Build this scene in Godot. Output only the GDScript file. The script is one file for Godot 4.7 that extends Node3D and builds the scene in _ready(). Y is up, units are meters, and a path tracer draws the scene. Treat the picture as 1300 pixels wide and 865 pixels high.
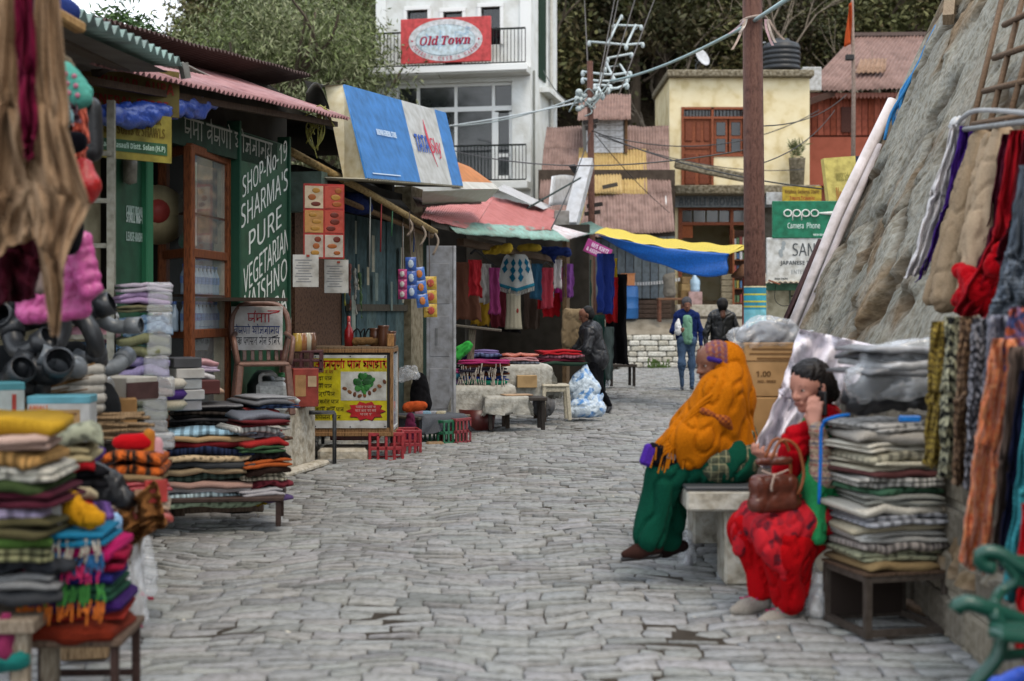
extends Node3D
# A bazaar lane in a hill town: stalls on the left, a rock wall on the right, houses and a wooded slope at the end.
# Units are metres, the lane runs along -z. at() gives the point that was measured at a place of the photograph for a known distance.

const F := 1805.0
const UP := Vector3.UP
var rng := RandomNumberGenerator.new()
var mats := {}
var texs := {}
var used := {}

func at(px: float, py: float, d: float) -> Vector3:
	return Vector3((px - 650.0) / F * d, 1.5 - (py - 395.0) / F * d, -d)

# The left shop row: s runs along the shop fronts, z out of them into the lane.
const RO := Vector3(-2.48, 0, -13.0)
const RU := Vector3(0.2117, 0, -0.9773)
const RN := Vector3(0.9773, 0, 0.2117)
const RT := 1.3575
func row(s: float, y: float, z: float) -> Vector3:
	return RO + RU * s + RN * z + UP * y

func onrow(px: float, py: float, z: float) -> Vector3:
	var r := (px - 650.0) / F
	var a := RO + RN * z
	var s := (r * -a.z - a.x) / (RU.x + r * RU.z)
	var p := a + RU * s
	p.y = 1.5 - (py - 395.0) / F * -p.z
	return p

func srow(px: float, z: float) -> float:
	return (onrow(px, 395, z) - RO).dot(RU)

# ---------------------------------------------------------------- mesh builder
class MB:
	var st := SurfaceTool.new()
	func _init(smooth := false):
		st.begin(Mesh.PRIMITIVE_TRIANGLES)
		st.set_smooth_group(0 if smooth else -1)
	func smooth(on := true) -> MB:
		st.set_smooth_group(0 if on else -1)
		return self
	func col(c: Color) -> MB:
		st.set_color(c)
		return self
	func tri(a: Vector3, b: Vector3, c: Vector3):
		st.add_vertex(a); st.add_vertex(c); st.add_vertex(b)
	func quad(a: Vector3, b: Vector3, c: Vector3, d: Vector3):
		st.add_vertex(a); st.add_vertex(c); st.add_vertex(b)
		st.add_vertex(a); st.add_vertex(d); st.add_vertex(c)
	func quad_(a: Vector3, b: Vector3, c: Vector3, d: Vector3) -> MB:
		quad(a, b, c, d)
		return self
	func quaduv(a: Vector3, b: Vector3, c: Vector3, d: Vector3, u0 := 0.0, v0 := 0.0, u1 := 1.0, v1 := 1.0):
		var p := [a, c, b, a, d, c]
		var t := [Vector2(u0, v1), Vector2(u1, v0), Vector2(u1, v1), Vector2(u0, v1), Vector2(u0, v0), Vector2(u1, v0)]
		for i in 6:
			st.set_uv(t[i]); st.add_vertex(p[i])
	func box(c: Vector3, s: Vector3, bev := 0.0, b := Basis()) -> MB:
		var h := s * 0.5
		if bev <= 0.0:
			var v := []
			for i in 8:
				v.append(c + b * Vector3(h.x if i & 1 else -h.x, h.y if i & 2 else -h.y, h.z if i & 4 else -h.z))
			quad(v[4], v[5], v[7], v[6]); quad(v[1], v[0], v[2], v[3])
			quad(v[5], v[1], v[3], v[7]); quad(v[0], v[4], v[6], v[2])
			quad(v[6], v[7], v[3], v[2]); quad(v[0], v[1], v[5], v[4])
			return self
		bev = minf(bev, minf(h.x, minf(h.y, h.z)) * 0.98)
		var q := []
		for i in 8:
			var g := Vector3(1 if i & 1 else -1, 1 if i & 2 else -1, 1 if i & 4 else -1)
			var three := []
			for k in 3:
				var e := h - Vector3.ONE * bev
				e[k] = h[k]
				three.append(c + b * (e * g))
			q.append(three)
		for f in [[4, 5, 7, 6, 2], [1, 0, 2, 3, 2], [5, 1, 3, 7, 0], [0, 4, 6, 2, 0], [6, 7, 3, 2, 1], [0, 1, 5, 4, 1]]:
			quad(q[f[0]][f[4]], q[f[1]][f[4]], q[f[2]][f[4]], q[f[3]][f[4]])
		for e in [[0, 1, 1, 2], [2, 3, 1, 2], [4, 5, 1, 2], [6, 7, 1, 2], [0, 2, 0, 2], [1, 3, 0, 2], [4, 6, 0, 2], [5, 7, 0, 2], [0, 4, 0, 1], [1, 5, 0, 1], [2, 6, 0, 1], [3, 7, 0, 1]]:
			oquad(q[e[0]][e[2]], q[e[1]][e[2]], q[e[1]][e[3]], q[e[0]][e[3]], c)
		for i in 8:
			otri(q[i][0], q[i][1], q[i][2], c)
		return self
	func otri(a: Vector3, b: Vector3, c: Vector3, o: Vector3):   # turned outward from o
		if (b - a).cross(c - a).dot((a + b + c) / 3.0 - o) > 0.0: tri(a, b, c)
		else: tri(a, c, b)
	func oquad(a: Vector3, b: Vector3, c: Vector3, d: Vector3, o: Vector3):
		if (b - a).cross(c - a).dot((a + c) * 0.5 - o) > 0.0: quad(a, b, c, d)
		else: quad(d, c, b, a)
	func bar(a: Vector3, b: Vector3, w: float, t: float, up := Vector3.UP, bev := 0.0) -> MB:
		var y := (b - a).normalized()
		var x := y.cross(up)
		if x.length() < 0.01: x = y.cross(Vector3.RIGHT)
		x = x.normalized()
		return box((a + b) * 0.5, Vector3(w, (b - a).length(), t), bev, Basis(x, y, x.cross(y)))
	func tube(pts: Array, rad, sides := 8, caps := true, flat := 1.0) -> MB:
		var rings := []
		var x := Vector3.ZERO
		for i in pts.size():
			var t: Vector3 = (pts[mini(i + 1, pts.size() - 1)] - pts[maxi(i - 1, 0)]).normalized()
			if x == Vector3.ZERO:
				x = t.cross(Vector3.UP if absf(t.y) < 0.95 else Vector3.RIGHT).normalized()
			x = (x - t * x.dot(t)).normalized()
			var y := t.cross(x)
			var r: float = rad[i] if rad is Array else rad
			var ring := []
			for k in sides:
				var a := TAU * k / sides
				ring.append(pts[i] + (x * cos(a) + y * sin(a) * flat) * r)
			rings.append(ring)
		for i in rings.size() - 1:
			for k in sides:
				var k2 := (k + 1) % sides
				quad(rings[i][k], rings[i][k2], rings[i + 1][k2], rings[i + 1][k])
		if caps:
			for k in range(1, sides - 1):
				tri(rings[0][0], rings[0][k + 1], rings[0][k])
				tri(rings[-1][0], rings[-1][k], rings[-1][k + 1])
		return self
	func lathe(prof: Array, o := Vector3.ZERO, sides := 16, b := Basis()) -> MB:   # prof: [radius, height]
		for i in prof.size() - 1:
			for k in sides:
				var p := []
				for e in [[i, k], [i, k + 1], [i + 1, k + 1], [i + 1, k]]:
					var a: float = TAU * e[1] / sides
					p.append(o + b * Vector3(cos(a) * prof[e[0]][0], prof[e[0]][1], -sin(a) * prof[e[0]][0]))
				quad(p[0], p[1], p[2], p[3])
		return self
	func grid(fn: Callable, nu: int, nv: int, closed := false) -> MB:      # fn(u, v) -> Vector3
		var g := []
		for j in nv + 1:
			var r := []
			for i in nu + 1:
				r.append(fn.call(float(i) / nu, float(j) / nv))
			g.append(r)
		for j in nv:
			for i in nu:
				quad(g[j][i], g[j][i + 1], g[j + 1][i + 1], g[j + 1][i])
		return self
	func gridr(fn: Callable, nu: int, nv: int) -> MB:          # rows of uv-mapped quads
		for j in nv:
			for i in nu:
				var u0 := float(i) / nu; var u1 := float(i + 1) / nu
				var v0 := float(j) / nv; var v1 := float(j + 1) / nv
				quaduv(fn.call(u0, v0), fn.call(u1, v0), fn.call(u1, v1), fn.call(u0, v1), u0, 1.0 - v1, u1, 1.0 - v0)
		return self
	func shell(fn: Callable, nu: int, nv: int, th: float, dir: Vector3) -> MB:   # a sheet with thickness th along dir
		var g := []
		var h := []
		for j in nv + 1:
			var r := []
			var r2 := []
			for i in nu + 1:
				var p: Vector3 = fn.call(float(i) / nu, float(j) / nv)
				r.append(p); r2.append(p - dir * th)
			g.append(r); h.append(r2)
		for j in nv:
			for i in nu:
				quad(g[j][i], g[j][i + 1], g[j + 1][i + 1], g[j + 1][i])
				quad(h[j][i + 1], h[j][i], h[j + 1][i], h[j + 1][i + 1])
			quad(h[j][0], g[j][0], g[j + 1][0], h[j + 1][0])
			quad(g[j][nu], h[j][nu], h[j + 1][nu], g[j + 1][nu])
		for i in nu:
			quad(g[0][i + 1], g[0][i], h[0][i], h[0][i + 1])
			quad(g[nv][i], g[nv][i + 1], h[nv][i + 1], h[nv][i])
		return self
	func prism(poly: Array, z0: float, z1: float, xf := Transform3D()) -> MB:     # poly counter-clockwise in xy, seen from +z
		var pk := PackedVector2Array(poly)
		if Geometry2D.is_polygon_clockwise(pk) == false:
			pk.reverse()
		pk.reverse()
		var ix := Geometry2D.triangulate_polygon(pk)
		for i in range(0, ix.size(), 3):
			var a := pk[ix[i]]; var b := pk[ix[i + 1]]; var c := pk[ix[i + 2]]
			if (b - a).cross(c - a) < 0: var t := b; b = c; c = t
			tri(xf * Vector3(a.x, a.y, z1), xf * Vector3(b.x, b.y, z1), xf * Vector3(c.x, c.y, z1))
			tri(xf * Vector3(a.x, a.y, z0), xf * Vector3(c.x, c.y, z0), xf * Vector3(b.x, b.y, z0))
		var mid := Vector2.ZERO
		for i in pk.size():
			var a := pk[i]; var b := pk[(i + 1) % pk.size()]
			quad(xf * Vector3(a.x, a.y, z0), xf * Vector3(b.x, b.y, z0), xf * Vector3(b.x, b.y, z1), xf * Vector3(a.x, a.y, z1))
		return self
	func ball(c: Vector3, r: Vector3, nu := 10, nv := 7) -> MB:
		for j in nv:
			for i in nu:
				var p := []
				for e in [[i, j], [i + 1, j], [i + 1, j + 1], [i, j + 1]]:
					var a: float = TAU * e[0] / nu
					var b: float = PI * e[1] / nv - PI / 2
					p.append(c + Vector3(cos(a) * cos(b), sin(b), -sin(a) * cos(b)) * r)
				if j > 0: tri(p[0], p[1], p[2])
				if j < nv - 1: tri(p[0], p[2], p[3])
		return self
		return self
	func done() -> ArrayMesh:
		st.generate_normals()
		return st.commit()

const SX := FastNoiseLite.TYPE_SIMPLEX_SMOOTH
const Z0 := Vector3.ZERO
func ms() -> MB: return MB.new(true)
func mb0() -> MB: return MB.new()
func fn0() -> FastNoiseLite: return FastNoiseLite.new()
func rf(a: float, b: float) -> float: return rng.randf_range(a, b)
const ZB := Vector3.BACK
func v3(x := 0.0, y := 0.0, z := 0.0) -> Vector3:
	return Vector3(x, y, z)

func v2(x: float, y: float) -> Vector2:
	return Vector2(x, y)

# ---- nodes
func numbered(called: String) -> String:
	var n: int = used.get(called, 0)
	used[called] = n + 1
	return called if n == 0 else "%s_%03d" % [called, n]
func meta(o: Node3D, label := "", category := "", group := "", kind := ""):
	if label: o.set_meta("label", label)
	if category: o.set_meta("category", category)
	if group: o.set_meta("group", group)
	if kind: o.set_meta("kind", kind)
	return o
func thing(called: String, label: String, category: String, p := Z0, turn := 0.0, group := "") -> Node3D:
	var o := Node3D.new()
	o.name = numbered(called)
	add_child(o)
	o.position = p
	o.rotation.y = turn
	return meta(o, label, category, group)
func part(called: String, m: Mesh, mt: Material, parent: Node3D, p := Z0, rot := Z0) -> MeshInstance3D:
	var o := MeshInstance3D.new()
	o.mesh = m
	o.material_override = mt
	o.position = p
	o.rotation = rot
	var n := called
	var k := 0
	while parent.has_node(NodePath(n)):
		k += 1
		n = "%s_%03d" % [called, k]
	o.name = n
	parent.add_child(o)
	return o
func single(called: String, m: Mesh, mt: Material, label: String, category: String, p := Z0, turn := 0.0, group := "", kind := "") -> MeshInstance3D:
	var o := MeshInstance3D.new()
	o.mesh = m
	o.material_override = mt
	o.name = numbered(called)
	add_child(o)
	o.position = p
	o.rotation.y = turn
	meta(o, label, category, group, kind)
	return o
func copy(src: Node3D, label := "", p := Z0, turn := 0.0) -> Node3D:
	var o: Node3D = src.duplicate()
	o.name = numbered(String(src.name).rstrip("0123456789").trim_suffix("_"))
	add_child(o)
	o.position = p
	o.rotation.y = turn
	if label: o.set_meta("label", label)
	return o
func bx(s: Vector3, bev := 0.0) -> ArrayMesh:
	return mb0().box(Z0, s, bev).done()
# ---------------------------------------------------------------- textures and materials
func ntex(key: String, freq: float, ramp: Array, type := SX, oct := 4, seed_ := 1, size := 512, bump := 0.0) -> Texture2D:
	if texs.has(key): return texs[key]
	var n := fn0()
	n.noise_type = type
	n.frequency = freq
	n.fractal_octaves = oct
	n.seed = seed_
	var t := NoiseTexture2D.new()
	t.width = size
	t.height = size
	t.seamless = true
	t.noise = n
	if bump > 0.0:
		t.as_normal_map = true
		t.bump_strength = bump
	elif ramp.size():
		var g := Gradient.new()
		var offs := PackedFloat32Array()
		var cols := PackedColorArray()
		for i in ramp.size():
			if ramp[i] is Array:
				offs.append(ramp[i][0]); cols.append(Color(ramp[i][1]))
			else:
				offs.append(float(i) / (ramp.size() - 1)); cols.append(Color(ramp[i]))
		g.offsets = offs
		g.colors = cols
		t.color_ramp = g
	texs[key] = t
	return t
func itex(key: String, w: int, h: int, fn: Callable) -> Texture2D:
	if texs.has(key): return texs[key]
	var im := Image.create_empty(w, h, false, Image.FORMAT_RGB8)
	for y in h:
		for x in w:
			im.set_pixel(x, y, fn.call(x, y))
	texs[key] = ImageTexture.create_from_image(im)
	return texs[key]
func hnorm(key: String, w: int, h: int, s: float, fn: Callable) -> Texture2D:
	if texs.has(key): return texs[key]
	var im := Image.create_empty(w, h, false, Image.FORMAT_RGB8)
	for y in h:
		for x in w:
			var v: float = fn.call(x, y)
			im.set_pixel(x, y, Color(v, v, v))
	im.bump_map_to_normal_map(s)
	texs[key] = ImageTexture.create_from_image(im)
	return texs[key]
func M(key: String, c, o := {}) -> StandardMaterial3D:
	if mats.has(key): return mats[key]
	var m := StandardMaterial3D.new()
	m.resource_name = key
	m.albedo_color = Color(c)
	m.roughness = o.get("r", 0.85)
	m.metallic = o.get("m", 0.0)
	m.metallic_specular = o.get("sp", 0.35)
	if o.has("t"):
		m.albedo_texture = o.t
	if o.has("n"):
		m.normal_enabled = true
		m.normal_texture = o.n
		m.normal_scale = o.get("ns", 1.0)
	if o.has("b"):
		m.normal_enabled = true
		m.normal_texture = bumpy()
		m.normal_scale = o.b
	if o.has("q"): m.albedo_texture = mottle()
	if not o.has("uv"):
		m.uv1_triplanar = true
		m.uv1_world_triplanar = o.get("world", false)
		var s = o.get("q", o.get("s", 1.0))
		m.uv1_scale = s if s is Vector3 else Vector3.ONE * s
	if o.has("rim"):
		m.rim_enabled = true
		m.rim = o.rim
		m.rim_tint = 0.6
	if o.has("a"):
		m.transparency = BaseMaterial3D.TRANSPARENCY_ALPHA
		m.albedo_color.a = o.a
	if o.has("back"):
		m.backlight_enabled = true
		m.backlight = Color(o.back)
	if o.has("vc"):
		m.vertex_color_use_as_albedo = true
	if o.has("cc"):
		m.clearcoat_enabled = true
		m.clearcoat = o.cc
		m.clearcoat_roughness = 0.2
	m.cull_mode = BaseMaterial3D.CULL_DISABLED
	mats[key] = m
	return m
func mottle() -> Texture2D: return ntex("mottle", 0.012, ["#b4b0a8", "#e2e0dc", "#ffffff"], SX, 5, 3)
func grain() -> Texture2D: return ntex("grain", 0.08, ["#b4b4b4", "#ffffff"], SX, 3, 5)
func bumpy() -> Texture2D: return ntex("bumpy", 0.03, [], SX, 5, 8, 512, 6.0)
func weave() -> Texture2D:
	return hnorm("weave", 64, 64, 3.0, func(x, y): return 0.5 + 0.5 * sin(x * TAU / 8.0) * sin(y * TAU / 8.0) * (1.0 if (x / 8 + y / 8) % 2 == 0 else 0.6))
func knit() -> Texture2D:
	return hnorm("knit", 64, 64, 5.0, func(x, y): return absf(sin((x + absf(float(y % 16) - 8.0)) * PI / 8.0)) * (0.6 + 0.4 * sin(y * TAU / 16.0)))
func cloth(c: String, kind := "") -> StandardMaterial3D:
	var key := "cloth_" + c + kind
	if mats.has(key): return mats[key]
	var pf := {"striped": func(x, y): return 0.62 if (x / 3 + x / 11) % 3 == 0 else (0.8 if (x / 2) % 4 == 1 else 1.0), "check": func(x, y): return (0.7 if x % 10 < 4 else 1.0) * (0.75 if y % 10 < 4 else 1.0), "floral": func(x, y): return 0.55 if sin(x * 0.7 + sin(y * 0.4) * 2.0) + sin(y * 0.6 + x * 0.2) > 0.9 else 1.0}
	if pf.has(kind):
		var fn: Callable = pf[kind]
		return M(key, c, {"r": 0.95, "t": itex("cl_" + kind, 48, 48, func(x, y): return Color.WHITE * float(fn.call(x, y))), "b": 0.3, "s": 3.5, "rim": 0.15, "sp": 0.15})
	match kind:
		"knit": return M(key, c, {"r": 1.0, "t": mottle(), "n": knit(), "ns": 0.9, "s": 12.0, "rim": 0.25, "sp": 0.1})
		"shiny": return M(key, c, {"r": 0.42, "t": mottle(), "b": 0.4, "s": 3.0, "sp": 0.5})
		"fuzzy": return M(key, c, {"r": 1.0, "t": grain(), "b": 1.2, "s": 7.0, "rim": 0.6, "sp": 0.05})
	return M(key, c, {"r": 0.95, "t": mottle(), "n": weave(), "ns": 0.35, "s": 14.0, "rim": 0.15, "sp": 0.15})
func paint(c: String, r := 0.55, s := 0.8) -> StandardMaterial3D:
	return M("paint_%s_%s" % [c, r], c, {"r": r, "t": mottle(), "b": 0.15, "s": s, "sp": 0.4})
func plast(c: String, r := 0.35) -> StandardMaterial3D:
	return M("plast_%s_%s" % [c, r], c, {"r": r, "sp": 0.5, "t": grain(), "s": 0.6})
func timber(c: String, s := v3(6, 0.8, 6)) -> StandardMaterial3D:
	return M("wood_%s_%s" % [c, s], c, {"r": 0.7, "t": ntex("woodgrain", 0.02, ["#6e6660", "#c8c0b8", "#ffffff", "#b4aaa0"], SX, 4, 11), "s": s, "b": 0.3})
func iron(c: String, r := 0.6) -> StandardMaterial3D:
	return M("iron_%s_%s" % [c, r], c, {"r": r, "m": 0.35, "q": 2.0, "b": 0.3})
func film() -> StandardMaterial3D:
	return M("film", "#e8ecf0", {"r": 0.16, "a": 0.2, "sp": 0.7, "b": 0.6, "s": 5.0})
func ink(c: String) -> StandardMaterial3D:
	return M("ink_" + c, c, {"r": 0.7})
# corrugated sheet: u runs across the waves, v along them
func corrugated(a: Vector3, b: Vector3, c: Vector3, d: Vector3, pitch := 0.08, amp := 0.012, nv := 4, sag := 0.01, seed_ := 1, th := 0.004) -> ArrayMesh:
	var w := (b - a).length()
	var nu := int(w / pitch) * 6
	nu = clampi(nu, 12, 600)
	var nrm := (b - a).cross(d - a).normalized()
	var nz := fn0()
	nz.seed = seed_
	nz.frequency = 0.9
	var mb := ms()
	mb.shell(func(u: float, v: float):
		var p: Vector3 = a.lerp(b, u).lerp(d.lerp(c, u), v)
		return p + nrm * (amp * sin(u * w / pitch * TAU) + sag * nz.get_noise_2d(u * w, v * 3.0)), nu, nv, th, nrm)
	return mb.done()
# flat lettering as a thin mesh
func letters(s: String, bold := true, serif := false) -> TextMesh:
	var t := TextMesh.new()
	var f := SystemFont.new()
	f.font_names = PackedStringArray(["Droid Serif" if serif else "Droid Sans"])
	f.font_weight = 700 if bold else 400
	t.font = f
	t.text = s
	t.font_size = 32
	t.pixel_size = 0.01
	t.depth = 0.02
	t.curve_step = 1.5
	return t
# put lettering so that its box is centred at p (in the parent's axes) and w wide, h tall, in the plane spanned by x and y
func write(s: String, c: String, parent: Node3D, p: Vector3, w: float, h: float, x := Vector3.RIGHT, y := Vector3.UP, bold := true, serif := false) -> MeshInstance3D:
	var t := letters(s, bold, serif)
	var bb := t.get_aabb()
	var o := part("lettering", t, ink(c), parent)
	var z := x.cross(y).normalized()
	var sx := w / maxf(bb.size.x, 0.01)
	var sy := h / maxf(bb.size.y, 0.01)
	var bs := Basis(x * sx, y * sy, z * 0.1)
	o.transform = Transform3D(bs, p - bs * (bb.position + bb.size * 0.5))
	return o
# hand lettering in Devanagari: each letter a width and strokes of hex pairs (x, y); the base line is y = 3, the head line y = c
const DEV := {
	"a": [9, "2b4c6b694828 4866 6543230415 688868 8c83"], "n": [8, "6c63 6828284615263738"], "p": [8, "6c63 1c172635464757 67"], "r": [6, "2c4b4937292938635 3"],
	"bh": [9, "7c73 7635 2b1a29394837261625"], "N": [9, "1c172635464c 7c73"], "D": [7, "4c4a1a1817375645342313"], "A": [4, "2c23"], "U": [0, "e2d1f1"], "S": [9, "7c73 2b4b4a3938 585726 5363"],
	"m": [8, "6c63 1c1615252768 1727"], "v": [8, "6c63 69391816254668"], "sh": [9, "7c73 1c161525354567 1777"], "j": [9, "7c73 7838284725143445"], "l": [9, "7c73 1615253748282757 68 7878"],
	"y": [8, "6c63 1c3b391817255568"], "k": [10, "5c53 5939281726465759 59899a8786858475"], "s": [9, "7c73 1c3b3928536 177777"], "t": [8, "6c63 694928272635"], "d": [7, "4c4a1a18173556443424"],
	"h": [8, "4c4a1a19395846263433 53"], "ch": [8, "6c63 1858 5827162545"], "ph": [10, "1c17263546 5c53 5c 59899a8786"], "kh": [11, "2c4b49293856 9c93 9a797655779"], "Th": [7, "4c4a 4a281645354668 4a"],
	"e": [0, "ecdddf"], "E": [0, "ecdddf ecdedf"], "i": [4, "2c23 2cef1d"], "I": [4, "2c23 2cdedfef1f"], "R": [0, "ecfeff"], "o": [4, "2c23 2c1e0f"], ".": [0, "dfdecede"], "_": [0, "e5f3"], " ": [5, ""],
}
func devanagari(words: Array, h: float, pen: float) -> Array:    # [mesh, width]; words: lists of letter codes
	var mb := mb0()
	var u := h / 9.0
	var x := 0.0
	for w in words:
		var x0 := x
		for code in w:
			var g: Array = DEV[code]
			for stroke in String(g[1]).split(" ", false):
				var pts := []
				for i in range(0, stroke.length() - 1, 2):
					var gx := float(stroke.substr(i, 1).hex_to_int())
					if g[0] == 0: gx -= 16.0
					pts.append(v2(x + gx * u, (stroke.substr(i + 1, 1).hex_to_int() - 3.0) * u))
				line2(mb, pts, pen)
			x += g[0] * u
		line2(mb, [v2(x0, h), v2(x, h)], pen * 1.1)
		x += 4.0 * u
	return [mb.done(), x - 4.0 * u]
func line2(mb: MB, pts: Array, pen: float):
	for i in pts.size() - 1:
		var d: Vector2 = (pts[i + 1] - pts[i])
		if d.length() < 0.0001: continue
		d = d.normalized() * pen * 0.5
		var n := v2(-d.y, d.x)
		var a: Vector2 = pts[i] - d * 0.8
		var b: Vector2 = pts[i + 1] + d * 0.8
		var q := [a - n, b - n, b + n, a + n]
		mb.quad(v3(q[0].x, q[0].y, 0.001), v3(q[1].x, q[1].y, 0.001), v3(q[2].x, q[2].y, 0.001), v3(q[3].x, q[3].y, 0.001))
func write_dev(words: Array, c: String, parent: Node3D, p: Vector3, w: float, h: float, pen := 0.12, lean := 0.0):  # p: left end of the base line
	var d := devanagari(words, h, pen * h)
	var o := part("lettering", d[0], ink(c), parent)
	o.transform = Transform3D(Basis(v3(w / d[1], lean, 0), UP, ZB), p)
	return o
# ---------------------------------------------------------------- soft bodies: tapered bones joined smoothly, meshed as surface nets
# bones: [from, to, radius, radius]; wr: wrinkle [amplitude, frequency vector, seed]
func body(bones: Array, cell: float, soft := 0.03, wr := [], flat := Vector3.ONE) -> ArrayMesh:
	var lo := Vector3.INF
	var hi := -Vector3.INF
	var k := 1.0 / soft
	var reach := soft * 3.0
	for b in bones:
		for i in 2:
			var r: float = b[2 + i] + reach + cell
			lo = lo.min(b[i] - Vector3.ONE * r)
			hi = hi.max(b[i] + Vector3.ONE * r)
	var nx := int((hi.x - lo.x) / cell) + 2
	var ny := int((hi.y - lo.y) / cell) + 2
	var nz := int((hi.z - lo.z) / cell) + 2
	var f := PackedFloat32Array()
	f.resize(nx * ny * nz)
	for b in bones:
		var p: Vector3 = b[0]
		var q: Vector3 = b[1]
		var ra: float = b[2]
		var rb: float = b[3]
		var ba := q - p
		var bb := maxf(ba.length_squared(), 1e-8)
		var rr := maxf(ra, rb) + reach
		var l := ((p.min(q) - Vector3.ONE * rr - lo) / cell).floor()
		var g := ((p.max(q) + Vector3.ONE * rr - lo) / cell).ceil()
		for z in range(maxi(0, int(l.z)), mini(nz - 1, int(g.z)) + 1):
			for y in range(maxi(0, int(l.y)), mini(ny - 1, int(g.y)) + 1):
				var at0 := (z * ny + y) * nx
				for x in range(maxi(0, int(l.x)), mini(nx - 1, int(g.x)) + 1):
					var v := v3(lo.x + x * cell, lo.y + y * cell, lo.z + z * cell) - p
					var t := clampf(v.dot(ba) / bb, 0.0, 1.0)
					var d := (v - ba * t).length() - ra - (rb - ra) * t
					if d < reach:
						f[at0 + x] += 0.62 * exp(minf(-d * k, 40.0))
	var idx := {}
	var vs := PackedVector3Array()
	var ids := PackedInt32Array()
	var sxy := nx * ny
	var offs := [0, 1, nx, nx + 1, sxy, sxy + 1, sxy + nx, sxy + nx + 1]
	var o1: int = offs[1]; var o2: int = offs[2]; var o3: int = offs[3]; var o4: int = offs[4]; var o5: int = offs[5]; var o6: int = offs[6]; var o7: int = offs[7]
	const E := [[0, 1], [2, 3], [4, 5], [6, 7], [0, 2], [1, 3], [4, 6], [5, 7], [0, 4], [1, 5], [2, 6], [3, 7]]
	for z in nz - 1:
		for y in ny - 1:
			var c := (z * ny + y) * nx
			for x in nx - 1:
				var a := c + x
				var n := int(f[a] > 1.0) + int(f[a + o1] > 1.0) + int(f[a + o2] > 1.0) + int(f[a + o3] > 1.0) + int(f[a + o4] > 1.0) + int(f[a + o5] > 1.0) + int(f[a + o6] > 1.0) + int(f[a + o7] > 1.0)
				if n == 0 or n == 8: continue
				var sum := Z0
				var m := 0
				for e in E:
					var d0 := log(maxf(f[a + offs[e[0]]], 1e-5))
					var d1 := log(maxf(f[a + offs[e[1]]], 1e-5))
					if (d0 > 0.0) != (d1 > 0.0):
						var t := d0 / (d0 - d1)
						var i0: int = e[0]
						var i1: int = e[1]
						var p0 := v3(i0 & 1, (i0 >> 1) & 1, i0 >> 2)
						var p1 := v3(i1 & 1, (i1 >> 1) & 1, i1 >> 2)
						sum += p0.lerp(p1, t)
						m += 1
				idx[a] = vs.size()
				vs.append(lo + (v3(x, y, z) + sum / m) * cell)
	var tris := PackedInt32Array()
	for a in idx:
		var inside: bool = f[a] > 1.0
		for ax in 3:
			var o: int = [1, nx, sxy][ax]
			if (f[a + o] > 1.0) == inside: continue
			var u: int = [nx, sxy, 1][ax]
			var w: int = [sxy, 1, nx][ax]
			if not (idx.has(a - u) and idx.has(a - w) and idx.has(a - u - w)): continue
			var q := [idx[a], idx[a - u], idx[a - u - w], idx[a - w]]
			if inside: tris.append_array([q[0], q[2], q[1], q[0], q[3], q[2]])
			else: tris.append_array([q[0], q[1], q[2], q[0], q[2], q[3]])
	var ns := PackedVector3Array()
	ns.resize(vs.size())
	for pass_ in 2:
		ns.fill(Z0)
		for i in range(0, tris.size(), 3):
			var n := (vs[tris[i + 2]] - vs[tris[i]]).cross(vs[tris[i + 1]] - vs[tris[i]])
			ns[tris[i]] += n; ns[tris[i + 1]] += n; ns[tris[i + 2]] += n
		for i in ns.size(): ns[i] = ns[i].normalized()
		if pass_ == 0 and wr.size():
			var noise := fn0()
			noise.seed = wr[2]
			noise.frequency = 1.0
			noise.fractal_octaves = 1
			for i in vs.size():
				var p: Vector3 = vs[i] * wr[1]
				var n1 := noise.get_noise_3dv(p * 0.55)
				var n2 := noise.get_noise_3dv(p * 0.9 + v3(31, 7, 3))
				vs[i] += ns[i] * wr[0] * (0.45 * n1 - 0.5 * exp(-n2 * n2 * 60.0) + 0.1)
		elif pass_ == 0: break
	var arr := []
	arr.resize(Mesh.ARRAY_MAX)
	arr[Mesh.ARRAY_VERTEX] = vs
	arr[Mesh.ARRAY_NORMAL] = ns
	arr[Mesh.ARRAY_INDEX] = tris
	var am := ArrayMesh.new()
	am.add_surface_from_arrays(Mesh.PRIMITIVE_TRIANGLES, arr)
	return am
func bend(p: Array, n := 24) -> Array:     # a smooth curve through points
	var c := Curve3D.new()
	for i in p.size():
		var t: Vector3 = (p[mini(i + 1, p.size() - 1)] - p[maxi(i - 1, 0)]) / 6.0
		c.add_point(p[i], -t, t)
	c.bake_interval = 0.02
	var out := []
	var l := c.get_baked_length()
	for i in n + 1: out.append(c.sample_baked(l * i / n, true))
	return out
func droop(a: Vector3, b: Vector3, sag: float, n := 16) -> Array:
	var out := []
	for i in n + 1:
		var t := float(i) / n
		out.append(a.lerp(b, t) - UP * sag * 4.0 * t * (1.0 - t))
	return out
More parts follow.
